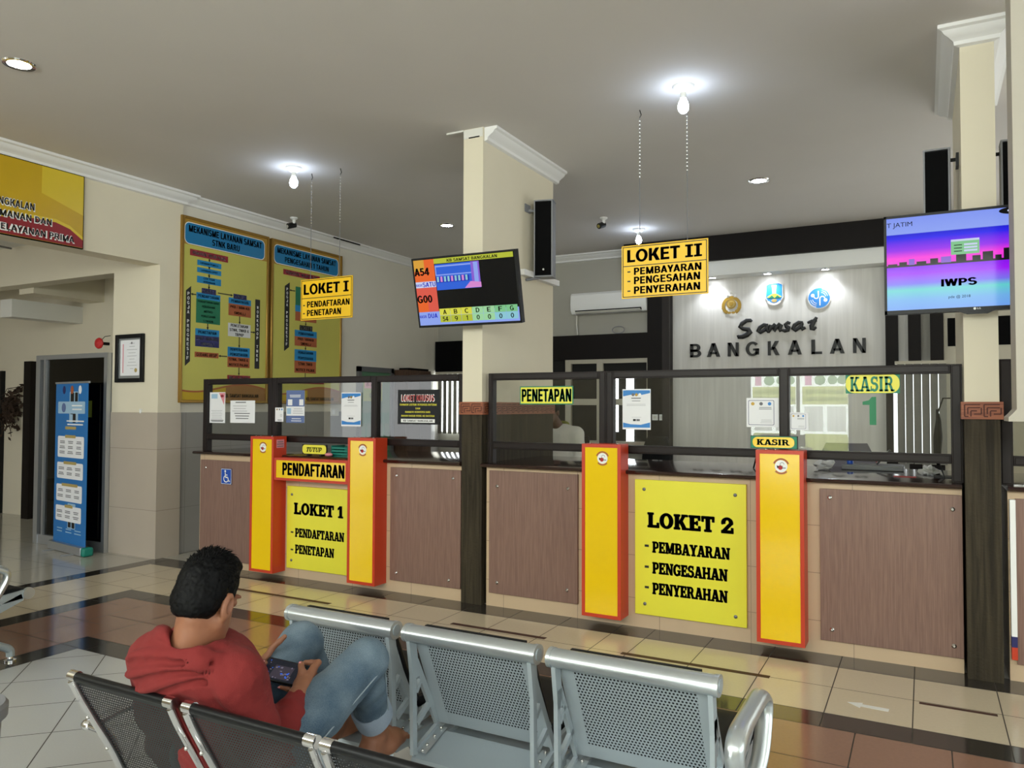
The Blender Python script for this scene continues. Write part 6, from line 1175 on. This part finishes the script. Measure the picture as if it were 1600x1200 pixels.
# ================================================================== PEOPLE: signed distance bodies meshed with surface nets
class Field:
    def __init__(s, lo, hi, h):
        s.lo = np.array(lo, float); s.h = h; s.n = np.ceil((np.array(hi)-s.lo)/h).astype(int)+1; s.F = np.full(s.n, 0.2, np.float32)
    def box(s, lo, hi):
        a = np.clip(np.floor((lo-s.lo)/s.h).astype(int), 0, s.n); b = np.clip(np.ceil((hi-s.lo)/s.h).astype(int)+1, 0, s.n); return tuple(slice(i, j) for i, j in zip(a, b))
    def grid(s, sl):
        g = [s.lo[i]+s.h*np.arange(sl[i].start, sl[i].stop, dtype=np.float32) for i in range(3)]; return np.meshgrid(*g, indexing='ij', sparse=True)
    def put(s, fn, lo, hi, k, pad, mode='u'):
        sl = s.box(np.array(lo)-pad, np.array(hi)+pad)
        if min(x.stop-x.start for x in sl) < 1: return
        D = fn(*s.grid(sl)).astype(np.float32); A = s.F[sl]
        if mode == 's': D = -D; s.F[sl] = np.maximum(A, D)+np.maximum(k-np.abs(A-D), 0)**2/(4*k)
        else: s.F[sl] = np.minimum(A, D)-np.maximum(k-np.abs(A-D), 0)**2/(4*k)
    def cap(s, a, b, ra, rb=None, k=.02, mode='u', sq=None):
        rb = ra if rb is None else rb; a = np.array(a, float); b = np.array(b, float); ba = b-a; L = ba@ba+1e-12; q = sq or (1, 1, 1)
        def fn(X, Y, Z):
            px, py, pz = X-a[0], Y-a[1], Z-a[2]; t = np.clip((px*ba[0]+py*ba[1]+pz*ba[2])/L, 0, 1)
            return np.sqrt(((px-t*ba[0])/q[0])**2+((py-t*ba[1])/q[1])**2+((pz-t*ba[2])/q[2])**2)-(ra+(rb-ra)*t)
        r = max(ra, rb)*max(q); s.put(fn, np.minimum(a, b), np.maximum(a, b), k, r+k+2*s.h, mode)
    def chain(s, pts, k=.02, mode='u', sq=None):
        for p, q in zip(pts, pts[1:]): s.cap(p[:3], q[:3], p[3], q[3], k, mode, sq)
    def ell(s, c, r, k=.02, M=None, mode='u'):
        c = np.array(c, float); r = np.array(r, float); M = np.eye(3) if M is None else np.array(M)
        def fn(X, Y, Z):
            d = [X-c[0], Y-c[1], Z-c[2]]; l = [(M[0, i]*d[0]+M[1, i]*d[1]+M[2, i]*d[2])/r[i] for i in range(3)]
            k0 = np.sqrt(l[0]**2+l[1]**2+l[2]**2); k1 = np.sqrt((l[0]/r[0])**2+(l[1]/r[1])**2+(l[2]/r[2])**2)+1e-6; return k0*(k0-1)/k1
        s.put(fn, c-r.max(), c+r.max(), k, k+2*s.h, mode)
    def ring(s, c, M, R, r, k=.01, mode='u', el=1.0):
        """torus round the local z axis of M"""
        c = np.array(c, float); M = np.array(M)
        def fn(X, Y, Z):
            d = [X-c[0], Y-c[1], Z-c[2]]; l = [M[0, i]*d[0]+M[1, i]*d[1]+M[2, i]*d[2] for i in range(3)]; q = np.sqrt(l[0]**2+(l[1]/el)**2)-R; return np.sqrt(q*q+l[2]**2)-r
        s.put(fn, c-R-r, c+R+r, k, k+2*s.h+.02, mode)
    def cut(s, n, d, k=.004):
        """remove everything with n.p > d"""
        X, Y, Z = s.grid((slice(0, s.n[0]), slice(0, s.n[1]), slice(0, s.n[2]))); D = (X*n[0]+Y*n[1]+Z*n[2]-d).astype(np.float32); s.F = np.maximum(s.F, D)
    def mesh(s, mkey, mb=None):
        F = s.F; S_ = F < 0; n = s.n; acc = np.zeros(tuple(n-1)+(3,), np.float32); cnt = np.zeros(tuple(n-1), np.float32)
        def sub(A, o): return A[o[0]:o[0]+n[0]-1, o[1]:o[1]+n[1]-1, o[2]:o[2]+n[2]-1]
        for ax in range(3):
            for i in (0, 1):
                for j in (0, 1):
                    o = [0, 0, 0]; r = [q for q in range(3) if q != ax]; o[r[0]] = i; o[r[1]] = j; o2 = list(o); o2[ax] = 1
                    A = sub(F, o); B = sub(F, o2); m = (A < 0) != (B < 0); t = np.where(m, A/np.where(m, A-B, 1), 0)
                    for q in range(3): acc[..., q] += np.where(m, (t if q == ax else float(o[q])), 0)
                    cnt += m
        act = cnt > 0; idx = -np.ones(tuple(n-1), int); idx[act] = np.arange(act.sum()); ijk = np.argwhere(act)
        V = s.lo+s.h*(ijk+acc[act]/cnt[act][:, None]); faces = []
        for ax in range(3):
            r = [q for q in range(3) if q != ax]; A = S_.take(range(0, n[ax]-1), ax); B = S_.take(range(1, n[ax]), ax); e = np.argwhere(A != B)
            ok = (e[:, r[0]] > 0) & (e[:, r[1]] > 0) & (e[:, r[0]] < n[r[0]]-1) & (e[:, r[1]] < n[r[1]]-1); e = e[ok]; ins = A[tuple(e.T)]
            def at(d0, d1): q = e.copy(); q[:, r[0]] += d0; q[:, r[1]] += d1; return idx[tuple(q.T)]
            Q = np.stack([at(-1, -1), at(0, -1), at(0, 0), at(-1, 0)], 1); flip = ins if ax != 1 else ~ins; Q[~flip] = Q[~flip][:, ::-1]; faces.append(Q)
        mb = mb or MB(); mb.add(V, [tuple(map(int, q)) for q in np.concatenate(faces)], mkey); return mb
def vnoise(P, sc, seed=0):
    """smooth value noise on points"""
    q = P*sc; i = np.floor(q).astype(int); f = q-i; f = f*f*(3-2*f); rg = np.random.default_rng(seed); T = rg.uniform(-1, 1, (32, 32, 32)); out = 0
    for a in (0, 1):
        for b in (0, 1):
            for c in (0, 1): out = out+T[(i[:, 0]+a) % 32, (i[:, 1]+b) % 32, (i[:, 2]+c) % 32]*(f[:, 0] if a else 1-f[:, 0])*(f[:, 1] if b else 1-f[:, 1])*(f[:, 2] if c else 1-f[:, 2])
    return out
def frame_from(z, up):
    z = np.array(z, float); z /= np.linalg.norm(z); x = np.cross(np.array(up, float), z); x /= np.linalg.norm(x); return np.stack([x, np.cross(z, x), z], 1)
def finish(mb, name, parent=None, disp=None, **kw):
    """outward normals, optional displacement along the normal, then link"""
    import bmesh
    if disp is not None or True:
        me = bpy.data.meshes.new('t'); me.from_pydata(mb.v, [], mb.f); bm = bmesh.new(); bm.from_mesh(me); bmesh.ops.recalc_face_normals(bm, faces=bm.faces); bm.normal_update()
        bm.verts.ensure_lookup_table(); V = np.array([v.co[:] for v in bm.verts]); N = np.array([v.normal[:] for v in bm.verts])
        if disp is not None: V = V+N*disp(V, N)[:, None]
        mb.v = [tuple(p) for p in V]; mb.f = [tuple(v.index for v in f.verts) for f in bm.faces]; bm.free(); bpy.data.meshes.remove(me)
    return mb.build(name, parent, smooth=180, **kw)
# ---- the man in the red hoodie, sitting on the black bench
HC = np.array([1.535, -3.79, 1.033]); hf = np.array([-0.25, 0.88, -0.38]); hf /= np.linalg.norm(hf); hu = np.array([-0.05, 0.38, 0.92]); hu -= hf*(hu@hf); hu /= np.linalg.norm(hu); hx = np.cross(hf, hu)
HM = np.stack([hx, hf, hu], 1)
def hp(x, f, u): return HC+hx*x+hf*f+hu*u
NB = np.array([1.515, -3.83, 0.897])
SH = [np.array([1.35, -3.80, 0.825]), np.array([1.648, -3.785, 0.828])]; EL = [np.array([1.265, -3.69, 0.545]), np.array([1.660, -3.69, 0.53])]; WR = [np.array([1.366, -3.53, 0.697]), np.array([1.611, -3.528, 0.693])]
HIP = [np.array([1.40, -3.655, 0.535]), np.array([1.60, -3.655, 0.535])]; KN = [np.array([1.382, -3.265, 0.748]), np.array([1.668, -3.275, 0.738])]; AN = [np.array([1.385, -3.10, 0.425]), np.array([1.585, -3.13, 0.43])]
b = Field((1.08, -3.99, 0.32), (1.86, -2.86, 1.20), 0.0042)
b.ell(hp(0, -.012, .028), (.066, .084, .086), M=HM); b.ell(hp(0, .032, -.05), (.058, .06, .075), .03, HM); b.ell(hp(0, .068, -.112), (.024, .02, .018), .03, HM); b.cap(hp(-.05, .0, -.065), hp(-.02, .062, -.108), .018, .016, .03); b.cap(hp(.05, .0, -.065), hp(.02, .062, -.108), .018, .016, .03)
b.chain([(*hp(0, .082, .0), .008), (*hp(0, .091, -.030), .0095), (*hp(0, .094, -.040), .011)], .012); b.ell(hp(0, .093, -.078), (.022, .012, .008), .012, HM); b.ell(hp(0, .09, -.09), (.018, .011, .007), .01, HM)
for s in (-1, 1):
    b.ell(hp(.030*s, .085, .018), (.02, .01, .007), .012, HM); b.ell(hp(.031*s, .094, .001), (.015, .012, .011), .012, HM, 's'); b.ell(hp(.031*s, .079, .0), (.012, .012, .012), .004, HM)
    E = frame_from(hx*s+hf*(-.35), hu); c = hp(.070*s, -.012, -.018)
    b.ell(c+hx*s*.004, (.019, .035, .010), .008, E); b.ell(c+hx*s*.008+hf*.002, (.009, .020, .006), .006, E, 's'); b.ell(hp(.068*s, -.006, -.05), (.008, .008, .010), .008, HM)
b.chain([(*hp(0, -.026, -.055), .043), (*((hp(0, -.018, -.07)+NB)/2), .041), (*NB, .046), (*(NB+np.array([-.01, .05, -.12])), .085)], .03)
for s in (0, 1):
    b.chain([(*(NB-np.array([0, 0, .05])), .045), (*SH[s], .042), (*EL[s], .035), (*WR[s], .024)], .03)
    b.chain([(*HIP[s], .07), (*KN[s], .05), (*(KN[s]*.55+AN[s]*.45+np.array([0, -.015, 0])), .043), (*AN[s], .033)], .02)
b.chain([(1.5, -3.74, .80, .1), (1.5, -3.70, .66, .1), (1.5, -3.66, .55, .11)], .04, sq=(1.3, .85, 1))
def foot(an, heel, toe, w, k=.018):
    d = toe-heel; L = np.linalg.norm(d); d /= L; sd = np.cross(d, (0, 0, 1.0)); sd /= np.linalg.norm(sd); up = np.cross(sd, d)
    b.chain([(*an, .036), (*(heel+up*.008), .033)], k); b.chain([(*(an+d*.015), .035), (*(heel+d*.13+up*.014), .028), (*(heel+d*.17+up*.002), .02)], .02)
    b.chain([(*heel, .032), (*(heel+d*.09+sd*w*.02-up*.004), .026), (*(heel+d*.165+sd*w*.02-up*.004), .024)], .025); b.cap(heel+d*.09-sd*w*.012, heel+d*.165-sd*w*.022, .024, .021, .02); b.ball = None
    for i, (o, l, r) in enumerate(((-.034, .215, .0125), (-.012, .222, .0095), (.006, .216, .009), (.022, .206, .0085), (.037, .193, .0085))):
        p = heel+d*(.168-.004*i)+sd*w*o*.92; q = heel+d*l+sd*w*o-up*.008; m_ = (p+q)/2+up*.008; b.chain([(*p, r+.002), (*m_, r), (*q, r)], .005)
    for s in (-1, 1): b.ell(an+sd*s*.03, (.012, .014, .012), .012)
foot(AN[1], np.array([1.592, -3.165, .386]), np.array([1.572, -2.94, .378]), 1); foot(AN[0], np.array([1.388, -3.14, .386]), np.array([1.372, -2.925, .378]), -1)
PC = np.array([1.488, -3.465, .728]); pa = np.array([1, .02, -.02]); pa /= np.linalg.norm(pa); pn = np.array([.02, -.60, .80]); pn -= pa*(pn@pa); pn /= np.linalg.norm(pn); pb = np.cross(pn, pa)
def ph(x, y, z): return PC+pa*x+pb*y+pn*z      # along the phone, up the phone, off its face
nails = []
for s in (1, -1):
    w_ = WR[1] if s > 0 else WR[0]
    kn = [ph(s*.098, .036, -.006), ph(s*.100, .016, -.014), ph(s*.098, -.004, -.019), ph(s*.092, -.024, -.020)]
    b.cap(w_, (w_+kn[1])/2, .025, .026, .02, sq=(1, 1, 1))
    for q in kn: b.cap(w_*.65+kn[1]*.35, q, .020, .0125, .014)
    th = [(*ph(s*.094, -.026, .004), .017), (*ph(s*.088, .004, .016), .0115), (*ph(s*.066, .028, .0165), .0095)] if s > 0 else [(*ph(s*.094, -.026, .004), .017), (*ph(s*.088, -.004, .016), .011), (*ph(s*.066, .006, .0165), .0095)]
    b.cap(w_*.5+kn[0]*.5, th[0][:3], .018, .017, .014); b.chain(th, .006); nails.append((np.array(th[2][:3])+pn*.0085, np.array(th[2][:3])-np.array(th[1][:3])))
    f4 = [[kn[0], ph(s*.096, .062, -.012), ph(s*.066, .060, -.018), ph(s*.046, .056, -.017)], [kn[1], ph(s*.094, .030, -.034), ph(s*.056, .026, -.022), ph(s*.036, .024, -.019)], [kn[2], ph(s*.090, .004, -.038), ph(s*.052, .0, -.022), ph(s*.034, -.002, -.019)], [kn[3], ph(s*.082, -.034, -.030), ph(s*.052, -.043, -.012), ph(s*.028, -.046, -.006)]]
    if s < 0: f4[0] = [kn[0], ph(-.094, .066, .0), ph(-.078, .092, .008), ph(-.066, .110, .012)]
    for q, r in zip(f4, (.0095, .0098, .0092, .008)): b.chain([(*q[0], r+.002), (*q[1], r+.0003), (*q[2], r-.0005), (*q[3], r-.0016)], .0045)
    nails.append((np.array(f4[3][3])-pb*.004+pn*.0045, np.array(f4[3][3])-np.array(f4[3][2])))
man = finish(b.mesh('skin'), 'person', disp=lambda V, N: 0.0006*vnoise(V, 70, 3), label='young man in red hoodie and rolled jeans sitting with a phone, bare feet up', cat='person')
n_ = MB()
for c, d in nails: d = d/np.linalg.norm(d); n_.ball(c, (.0042, .0042, .0028), 'pink', 8, 6)
n_.build('nail', man, 'pale finger nails')
e_ = MB()
for s in (-1, 1): e_.ball(hp(.031*s, .0805, .0), .0098, 'offwhite', 12, 8); e_.ball(hp(.031*s, .0880, -.003), .0042, 'ink', 10, 6)
e_.build('eye', man)
# hair: cap over the skull, faded towards nape and temples, ruffled into tufts on top
h = Field(HC-.16, HC+.17, .0034)
h.ell(hp(0, -.013, .034), (.0705, .089, .089), M=HM); h.ell(hp(0, -.05, -.02), (.062, .052, .062), .03, HM); h.ell(hp(0, .034, .096), (.045, .052, .026), .03, HM)
h.ell(hp(0, .098, -.05), (.10, .075, .10), .012, HM, 's'); h.ell(hp(0, -.01, -.115), (.12, .12, .06), .02, HM, 's')
for s in (-1, 1): h.ell(hp(.082*s, .006, -.05), (.032, .05, .06), .008, HM, 's')
ha = finish(h.mesh('hair'), 'hair', man, disp=lambda V, N: 0.0022*vnoise(V, 50, 5)+0.002*vnoise(V, 160, 6)+.001, label='short tousled black hair')
tf = MB(); rg = np.random.default_rng(11)
for k in range(1500):
    d = rg.normal(0, 1, 3); d /= np.linalg.norm(d); q = HM.T@d
    if q[2] < -.25 or (q[1] > .72 and q[2] < .42) or (q[1] > .15 and q[2] < .05): continue
    p = hp(0, -.013, .034)+hx*q[0]*.0698+hf*q[1]*.088+hu*q[2]*.088; lift = .12+.75*max(0, q[2]); flow = hf*(.9 if q[2] > .3 else .1)-hu*(.2 if q[2] > .3 else .9)+rg.normal(0, .35, 3); flow -= d*(flow@d); L = (.005+(.028 if q[1] > .3 else .019)*max(0, q[2]))*rg.uniform(.6, 1.2)
    t1 = p+flow*L*.5+d*L*lift*.5; t2 = p+flow*L+d*L*lift*.75; r = .0016; sd = np.cross(flow, d); sd /= np.linalg.norm(sd)+1e-6
    tf.add([p-sd*r*2-d*.004, p+sd*r*2-d*.004, p+d*.002, t1-sd*r*1.3, t1+sd*r*1.3, t1+d*r, t2], [(0, 1, 4, 3), (1, 2, 5, 4), (2, 0, 3, 5), (3, 4, 6), (4, 5, 6), (5, 3, 6)], 'hair')
tf.build('tuft', ha, smooth=180)
# hoodie
c = Field((1.06, -4.0, 0.42), (1.88, -3.36, 1.0), .0055)
c.chain([(1.5, -3.735, .80, .125), (1.5, -3.705, .68, .125), (1.5, -3.665, .56, .13), (1.5, -3.65, .50, .13)], .05, sq=(1.15, .92, 1)); c.ell((1.5, -3.775, .825), (.16, .095, .08), .06)
for s in (0, 1):
    sg = 1 if s else -1
    c.chain([(*(NB+np.array([.03*sg, .0, -.035])), .066), (*SH[s], .064), (*(SH[s]*.5+EL[s]*.5+np.array([.006*sg, 0, 0])), .060), (*EL[s], .053)], .05); c.chain([(*EL[s], .053), (*(EL[s]*.45+WR[s]*.55), .049), (*(EL[s]*.14+WR[s]*.86), .042)], .03); c.chain([(*(EL[s]*.16+WR[s]*.84), .036), (*(EL[s]*.02+WR[s]*.98), .032)], .006)
    for u, r in ((.25, .010), (.5, .011), (.68, .010), (.8, .009)):   # bunched rings on the forearm
        p = EL[s]*(1-u)+WR[s]*u; F = frame_from(WR[s]-EL[s]+rg.normal(0, .06, 3), (0, 0, 1)); c.ring(p, F, .050-.014*u, r, .012)
# hood lying on the back: slack bag, collar roll and sweeping folds
BC = np.array([1.462, -3.862, .862]); BR_ = np.array([.132, .066, .088]); c.ell(BC, BR_, .025); c.ell((1.53, -3.86, .89), (.105, .05, .05), .025)
def onbag(x, z, e=0.0):
    q = 1-((x-BC[0])/BR_[0])**2-((z-BC[2])/BR_[2])**2; return np.array([x, BC[1]-BR_[1]*math.sqrt(max(q, .06))-e, z])
def ridge(pts, r0, r1, k=.010, mode='u'): P = rounded(pts, .06, 5); m = len(P); c.chain([(*p, r0+(r1-r0)*i/(m-1)) for i, p in enumerate(P)], k, mode)
ridge([(1.60, -3.755, .885), (1.59, -3.825, .918), (1.54, -3.876, .938), (1.48, -3.880, .945), (1.425, -3.85, .938), (1.415, -3.79, .92)], .018, .019)
for q, r in ((((1.57, .905), (1.50, .912), (1.42, .90), (1.385, .88)), .009), (((1.58, .885), (1.51, .875), (1.43, .852), (1.39, .84)), .009), (((1.59, .86), (1.53, .84), (1.46, .812), (1.42, .80)), .009)):
    ridge([(1.645, -3.79, .862+.4*(q[0][1]-.862)), (1.62, -3.85, q[0][1]-.002)]+[onbag(x, z, .002) for x, z in q], .011, r, .009)
for q in (((1.57, .893), (1.50, .893), (1.41, .873)), ((1.58, .871), (1.51, .856), (1.43, .828)), ((1.595, .845), (1.54, .82), (1.47, .79))): ridge([(1.635, -3.855, q[0][1]-.004)]+[onbag(x, z, .010) for x, z in q], .006, .007, .007, 's')
c.chain([(*(NB+np.array([-.07, .02, .045])), .03), (*(NB+np.array([-.10, .0, .02])), .026)], .014, 's'); c.chain([(*hp(0, -.03, -.07), .060), (*(NB+np.array([0, .01, -.02])), .058)], .012, 's')
def folds(V, N):
    d = .0035*vnoise(V*np.array([1, 1, .45]), 22, 8)+.0018*vnoise(V, 60, 9)
    e = np.minimum(np.linalg.norm(V-EL[1], axis=1), np.linalg.norm(V-EL[0], axis=1)); d += .007*np.exp(-(e/.13)**2)*np.sin(95*(V[:, 2]+.55*V[:, 1]+.02*vnoise(V, 14, 2)))
    a = np.linalg.norm(V-np.array([1.66, -3.80, .72]), axis=1); d += .010*np.exp(-(a/.12)**2)*np.sin(70*(V[:, 0]+.5*V[:, 2]+.02*vnoise(V, 16, 4))); return d
hd = finish(c.mesh('hoodie'), 'hoodie', man, disp=folds, label='red hooded sweatshirt with the hood lying on the back')
pk = MB(); pk.tube([(1.585, -3.60, .60), (1.57, -3.58, .615), (1.585, -3.56, .62)], .006, 'black', 6); pk.build('zip_tag', hd)
# jeans with turned up cuffs
j = Field((1.22, -3.86, .40), (1.80, -3.10, .84), .0055)
j.chain([(*HIP[0], .105), (*HIP[1], .105)], .06, sq=(1, 1, .95)); cuffs = MB()
for s in (0, 1):
    hem = KN[s]*.34+AN[s]*.66; j.chain([(*HIP[s], .095), (*(HIP[s]*.45+KN[s]*.55), .079), (*KN[s], .067)], .03); j.chain([(*KN[s], .064), (*(KN[s]*.62+AN[s]*.38+np.array([0, -.010, 0])), .059), (*hem, .056)], .02)
    j.chain([(*(hem+(KN[s]-AN[s])*.06), .050), (*(hem+(AN[s]-KN[s])*.3), .045)], .004, 's')
def jfold(V, N):
    d = .003*vnoise(V, 20, 12)+.0015*vnoise(V, 55, 13)
    for s in (0, 1):
        a = np.linalg.norm(V-(KN[s]+np.array([0, -.02, -.075])), axis=1); d += .007*np.exp(-(a/.085)**2)*np.sin(85*(V[:, 2]*.8-V[:, 1]*.6+.02*vnoise(V, 14, 5)))
        a = np.linalg.norm(V-(HIP[s]+np.array([0, .10, .04])), axis=1); d += .006*np.exp(-(a/.11)**2)*np.sin(60*(V[:, 1]+.4*V[:, 2]))
    return d
je = finish(j.mesh('denim'), 'jeans', man, disp=jfold, label='faded blue jeans rolled up above the ankles')
for s in (0, 1):
    d = AN[s]-KN[s]; d /= np.linalg.norm(d); hem = KN[s]*.34+AN[s]*.66; F = frame_from(d+np.array([.22, .12, 0]), (0, 1, 0)); m = MB(); R0, R1 = .056, .059; seg = 36; prof = [(R0, -.028), (R1+.004, -.032), (R1+.007, -.02), (R1+.006, .02), (R1+.003, .034), (R0-.002, .034), (R0-.006, .0), (R0-.004, -.02)]
    vs = []; n = len(prof)
    for r, z in prof:
        for k in range(seg): a = 2*math.pi*k/seg; rr = r*(1+.03*math.sin(3*a+s)); vs.append(hem+d*.012+F[:, 0]*rr*math.cos(a)+F[:, 1]*rr*math.sin(a)+F[:, 2]*(z+.004*math.sin(2*a)))
    m.add(vs, [(i*seg+k, i*seg+(k+1) % seg, ((i+1) % n)*seg+(k+1) % seg, ((i+1) % n)*seg+k) for i in range(n) for k in range(seg)], 'denim_cuff'); m.build('cuff', je, smooth=60)
# side seam of the right leg
sm = MB(); pts = []
for u in np.linspace(0, 1, 14): c0 = HIP[1]*(1-u)+KN[1]*u; n0 = np.array([.93, -.18, -.30]); n0 /= np.linalg.norm(n0); r = .095+(.067-.095)*u; pts.append(c0+n0*(r+.0035))
for u in np.linspace(.1, .62, 7): c0 = KN[1]*(1-u)+AN[1]*u; pts.append(c0+np.array([.90, .25, -.05])*(.064))
sm.tube(pts, .0022, 'stitch', 6); sm.build('seam', je)
# phone in his hands
t = thing('mobile_phone', PC, 'black mobile phone held sideways by the man in red', 'phone'); M4 = Matrix.Identity(4)
for i in range(3): M4[i][0], M4[i][1], M4[i][2], M4[i][3] = pa[i], pb[i], pn[i], PC[i]
MB(M4).box(-.079, -.038, -.0055, .079, .038, .0045, 'plastic_black').build('case', t, bevel=.004)
emis('phone_dim', '#4a4350', .55); emis('phone_dark', '#1c2030', .5); emis('phone_lit', '#8a8296', .6)
p = Print(PC+pn*.0048, pa, pb, pn); p.step = .0002; p.rect(-.072, -.033, .072, .033, 'phone_dark', 1); p.rect(-.03, -.028, .045, .016, 'phone_dim', 2)
for k in range(26): x, y = rg.uniform(-.066, .06), rg.uniform(-.03, .028); p.rect(x, y, x+rg.uniform(.003, .009), y+rg.uniform(.002, .005), 'phone_lit' if k % 3 else 's_blue', 3)
p.build('display', t, smooth=0)
# ---- clerk in a white shirt, half hidden by the first column
def clerk():
    C0 = np.array([-0.10, 2.05, 0.0]); q = Field(C0+np.array([-.45, -.5, -.01]), C0+np.array([.5, .45, 1.72]), .009); H = C0+np.array([-.03, -.14, 1.50]); M = frame_from((0, .25, 1), (0, 1, 0)); M = np.stack([np.array([1, 0, 0]), np.array([0, .94, .34]), np.array([0, -.34, .94])], 1)
    q.ell(H+np.array([0, .01, .02]), (.074, .092, .098), M=M); q.ell(H+np.array([0, -.045, -.05]), (.056, .06, .068), .03, M); q.cap(H+np.array([0, -.09, -.0]), H+np.array([0, -.115, -.035]), .009, .013, .012); q.ell(H+np.array([0, -.095, -.075]), (.022, .012, .008), .01, M)
    for s in (-1, 1): q.ell(H+np.array([.078*s, .01, -.015]), (.01, .02, .03), .01); q.ell(H+np.array([.03*s, -.098, .0]), (.014, .012, .01), .01, None, 's')
    q.chain([(*(H+np.array([0, .03, -.06])), .055), (*(C0+np.array([0, 0, 1.32])), .06)], .03); q.chain([(*(C0+np.array([0, 0, 1.22])), .12), (*(C0+np.array([0, .03, .95])), .13), (*(C0+np.array([0, .05, .8])), .12)], .05, sq=(1.25, .85, 1))
    for s in (-1, 1): q.chain([(*(C0+np.array([.09*s, .05, .78])), .075), (*(C0+np.array([.10*s, .04, .45])), .05), (*(C0+np.array([.10*s, .06, .07])), .035), (*(C0+np.array([.11*s, -.08, .035])), .034)], .03)
    for s in (-1, 1):
        S_ = C0+np.array([.19*s, .01, 1.27]); E_ = C0+np.array([.27*s, -.06, 1.02]); W_ = C0+np.array([.16*s, -.30, .95]); q.chain([(*(C0+np.array([.05*s, 0, 1.3])), .05), (*S_, .055), (*E_, .042), (*W_, .028)], .03); hnd = W_+np.array([-.03*s, -.06, -.01]); q.cap(W_, hnd, .026, .03, .015, sq=(1, 1, .7))
        for i in range(4): o = np.array([-.024+.016*i, 0, 0]); q.chain([(*(hnd+o), .011), (*(hnd+o+np.array([-.008*s, -.035, -.005])), .009), (*(hnd+o+np.array([-.012*s, -.06+.006*abs(i-1.5), -.022])), .008)], .004)
        q.chain([(*(hnd+np.array([-.03*s, .03, 0])), .012), (*(hnd+np.array([-.05*s, .0, -.005])), .010), (*(hnd+np.array([-.055*s, -.025, -.012])), .009)], .006)
    per = finish(q.mesh('skin_dark'), 'person', label='clerk in a white shirt looking down behind the PENETAPAN glass, half hidden by the column', cat='person')
    g_ = Field(C0+np.array([-.5, -.4, .55]), C0+np.array([.5, .45, 1.5]), .009); g_.chain([(*(C0+np.array([0, 0, 1.23])), .135), (*(C0+np.array([0, .03, .95])), .15), (*(C0+np.array([0, .05, .78])), .15)], .05, sq=(1.25, .88, 1))
    for s in (-1, 1): S_ = C0+np.array([.19*s, .01, 1.27]); E_ = C0+np.array([.27*s, -.06, 1.02]); W_ = C0+np.array([.16*s, -.30, .95]); g_.chain([(*(C0+np.array([.05*s, 0, 1.31])), .062), (*S_, .07), (*E_, .056), (*(E_*.4+W_*.6), .048)], .04)
    finish(g_.mesh('shirt_white'), 'shirt', per, disp=lambda V, N: .004*vnoise(V, 16, 3)+.002*vnoise(V, 45, 4)); tr = Field(C0+np.array([-.3, -.2, .04]), C0+np.array([.3, .3, .9]), .011)
    for s in (-1, 1): tr.chain([(*(C0+np.array([.085*s, .05, .78])), .10), (*(C0+np.array([.10*s, .04, .45])), .075), (*(C0+np.array([.10*s, .06, .12])), .062)], .03)
    finish(tr.mesh('black'), 'trousers', per); k = MB(); k.tube([C0+np.array([.085*math.cos(a), .01+.075*math.sin(a), 1.35-.035*math.sin(a)*-1]) for a in np.linspace(0, 2*math.pi, 20, endpoint=False)], .02, 'shirt_trim', 8, closed=True); k.build('collar', per, 'olive patterned collar')
    hh = Field(H-.15, H+.16, .006); hh.ell(H+np.array([0, .014, .035]), (.080, .098, .098), M=M); hh.ell(H+np.array([0, -.085, -.02]), (.09, .06, .085), .01, M, 's'); hh.ell(H+np.array([0, .0, -.12]), (.12, .14, .07), .01, None, 's'); finish(hh.mesh('hair'), 'hair', per, disp=lambda V, N: .003*vnoise(V, 60, 3))
clerk()
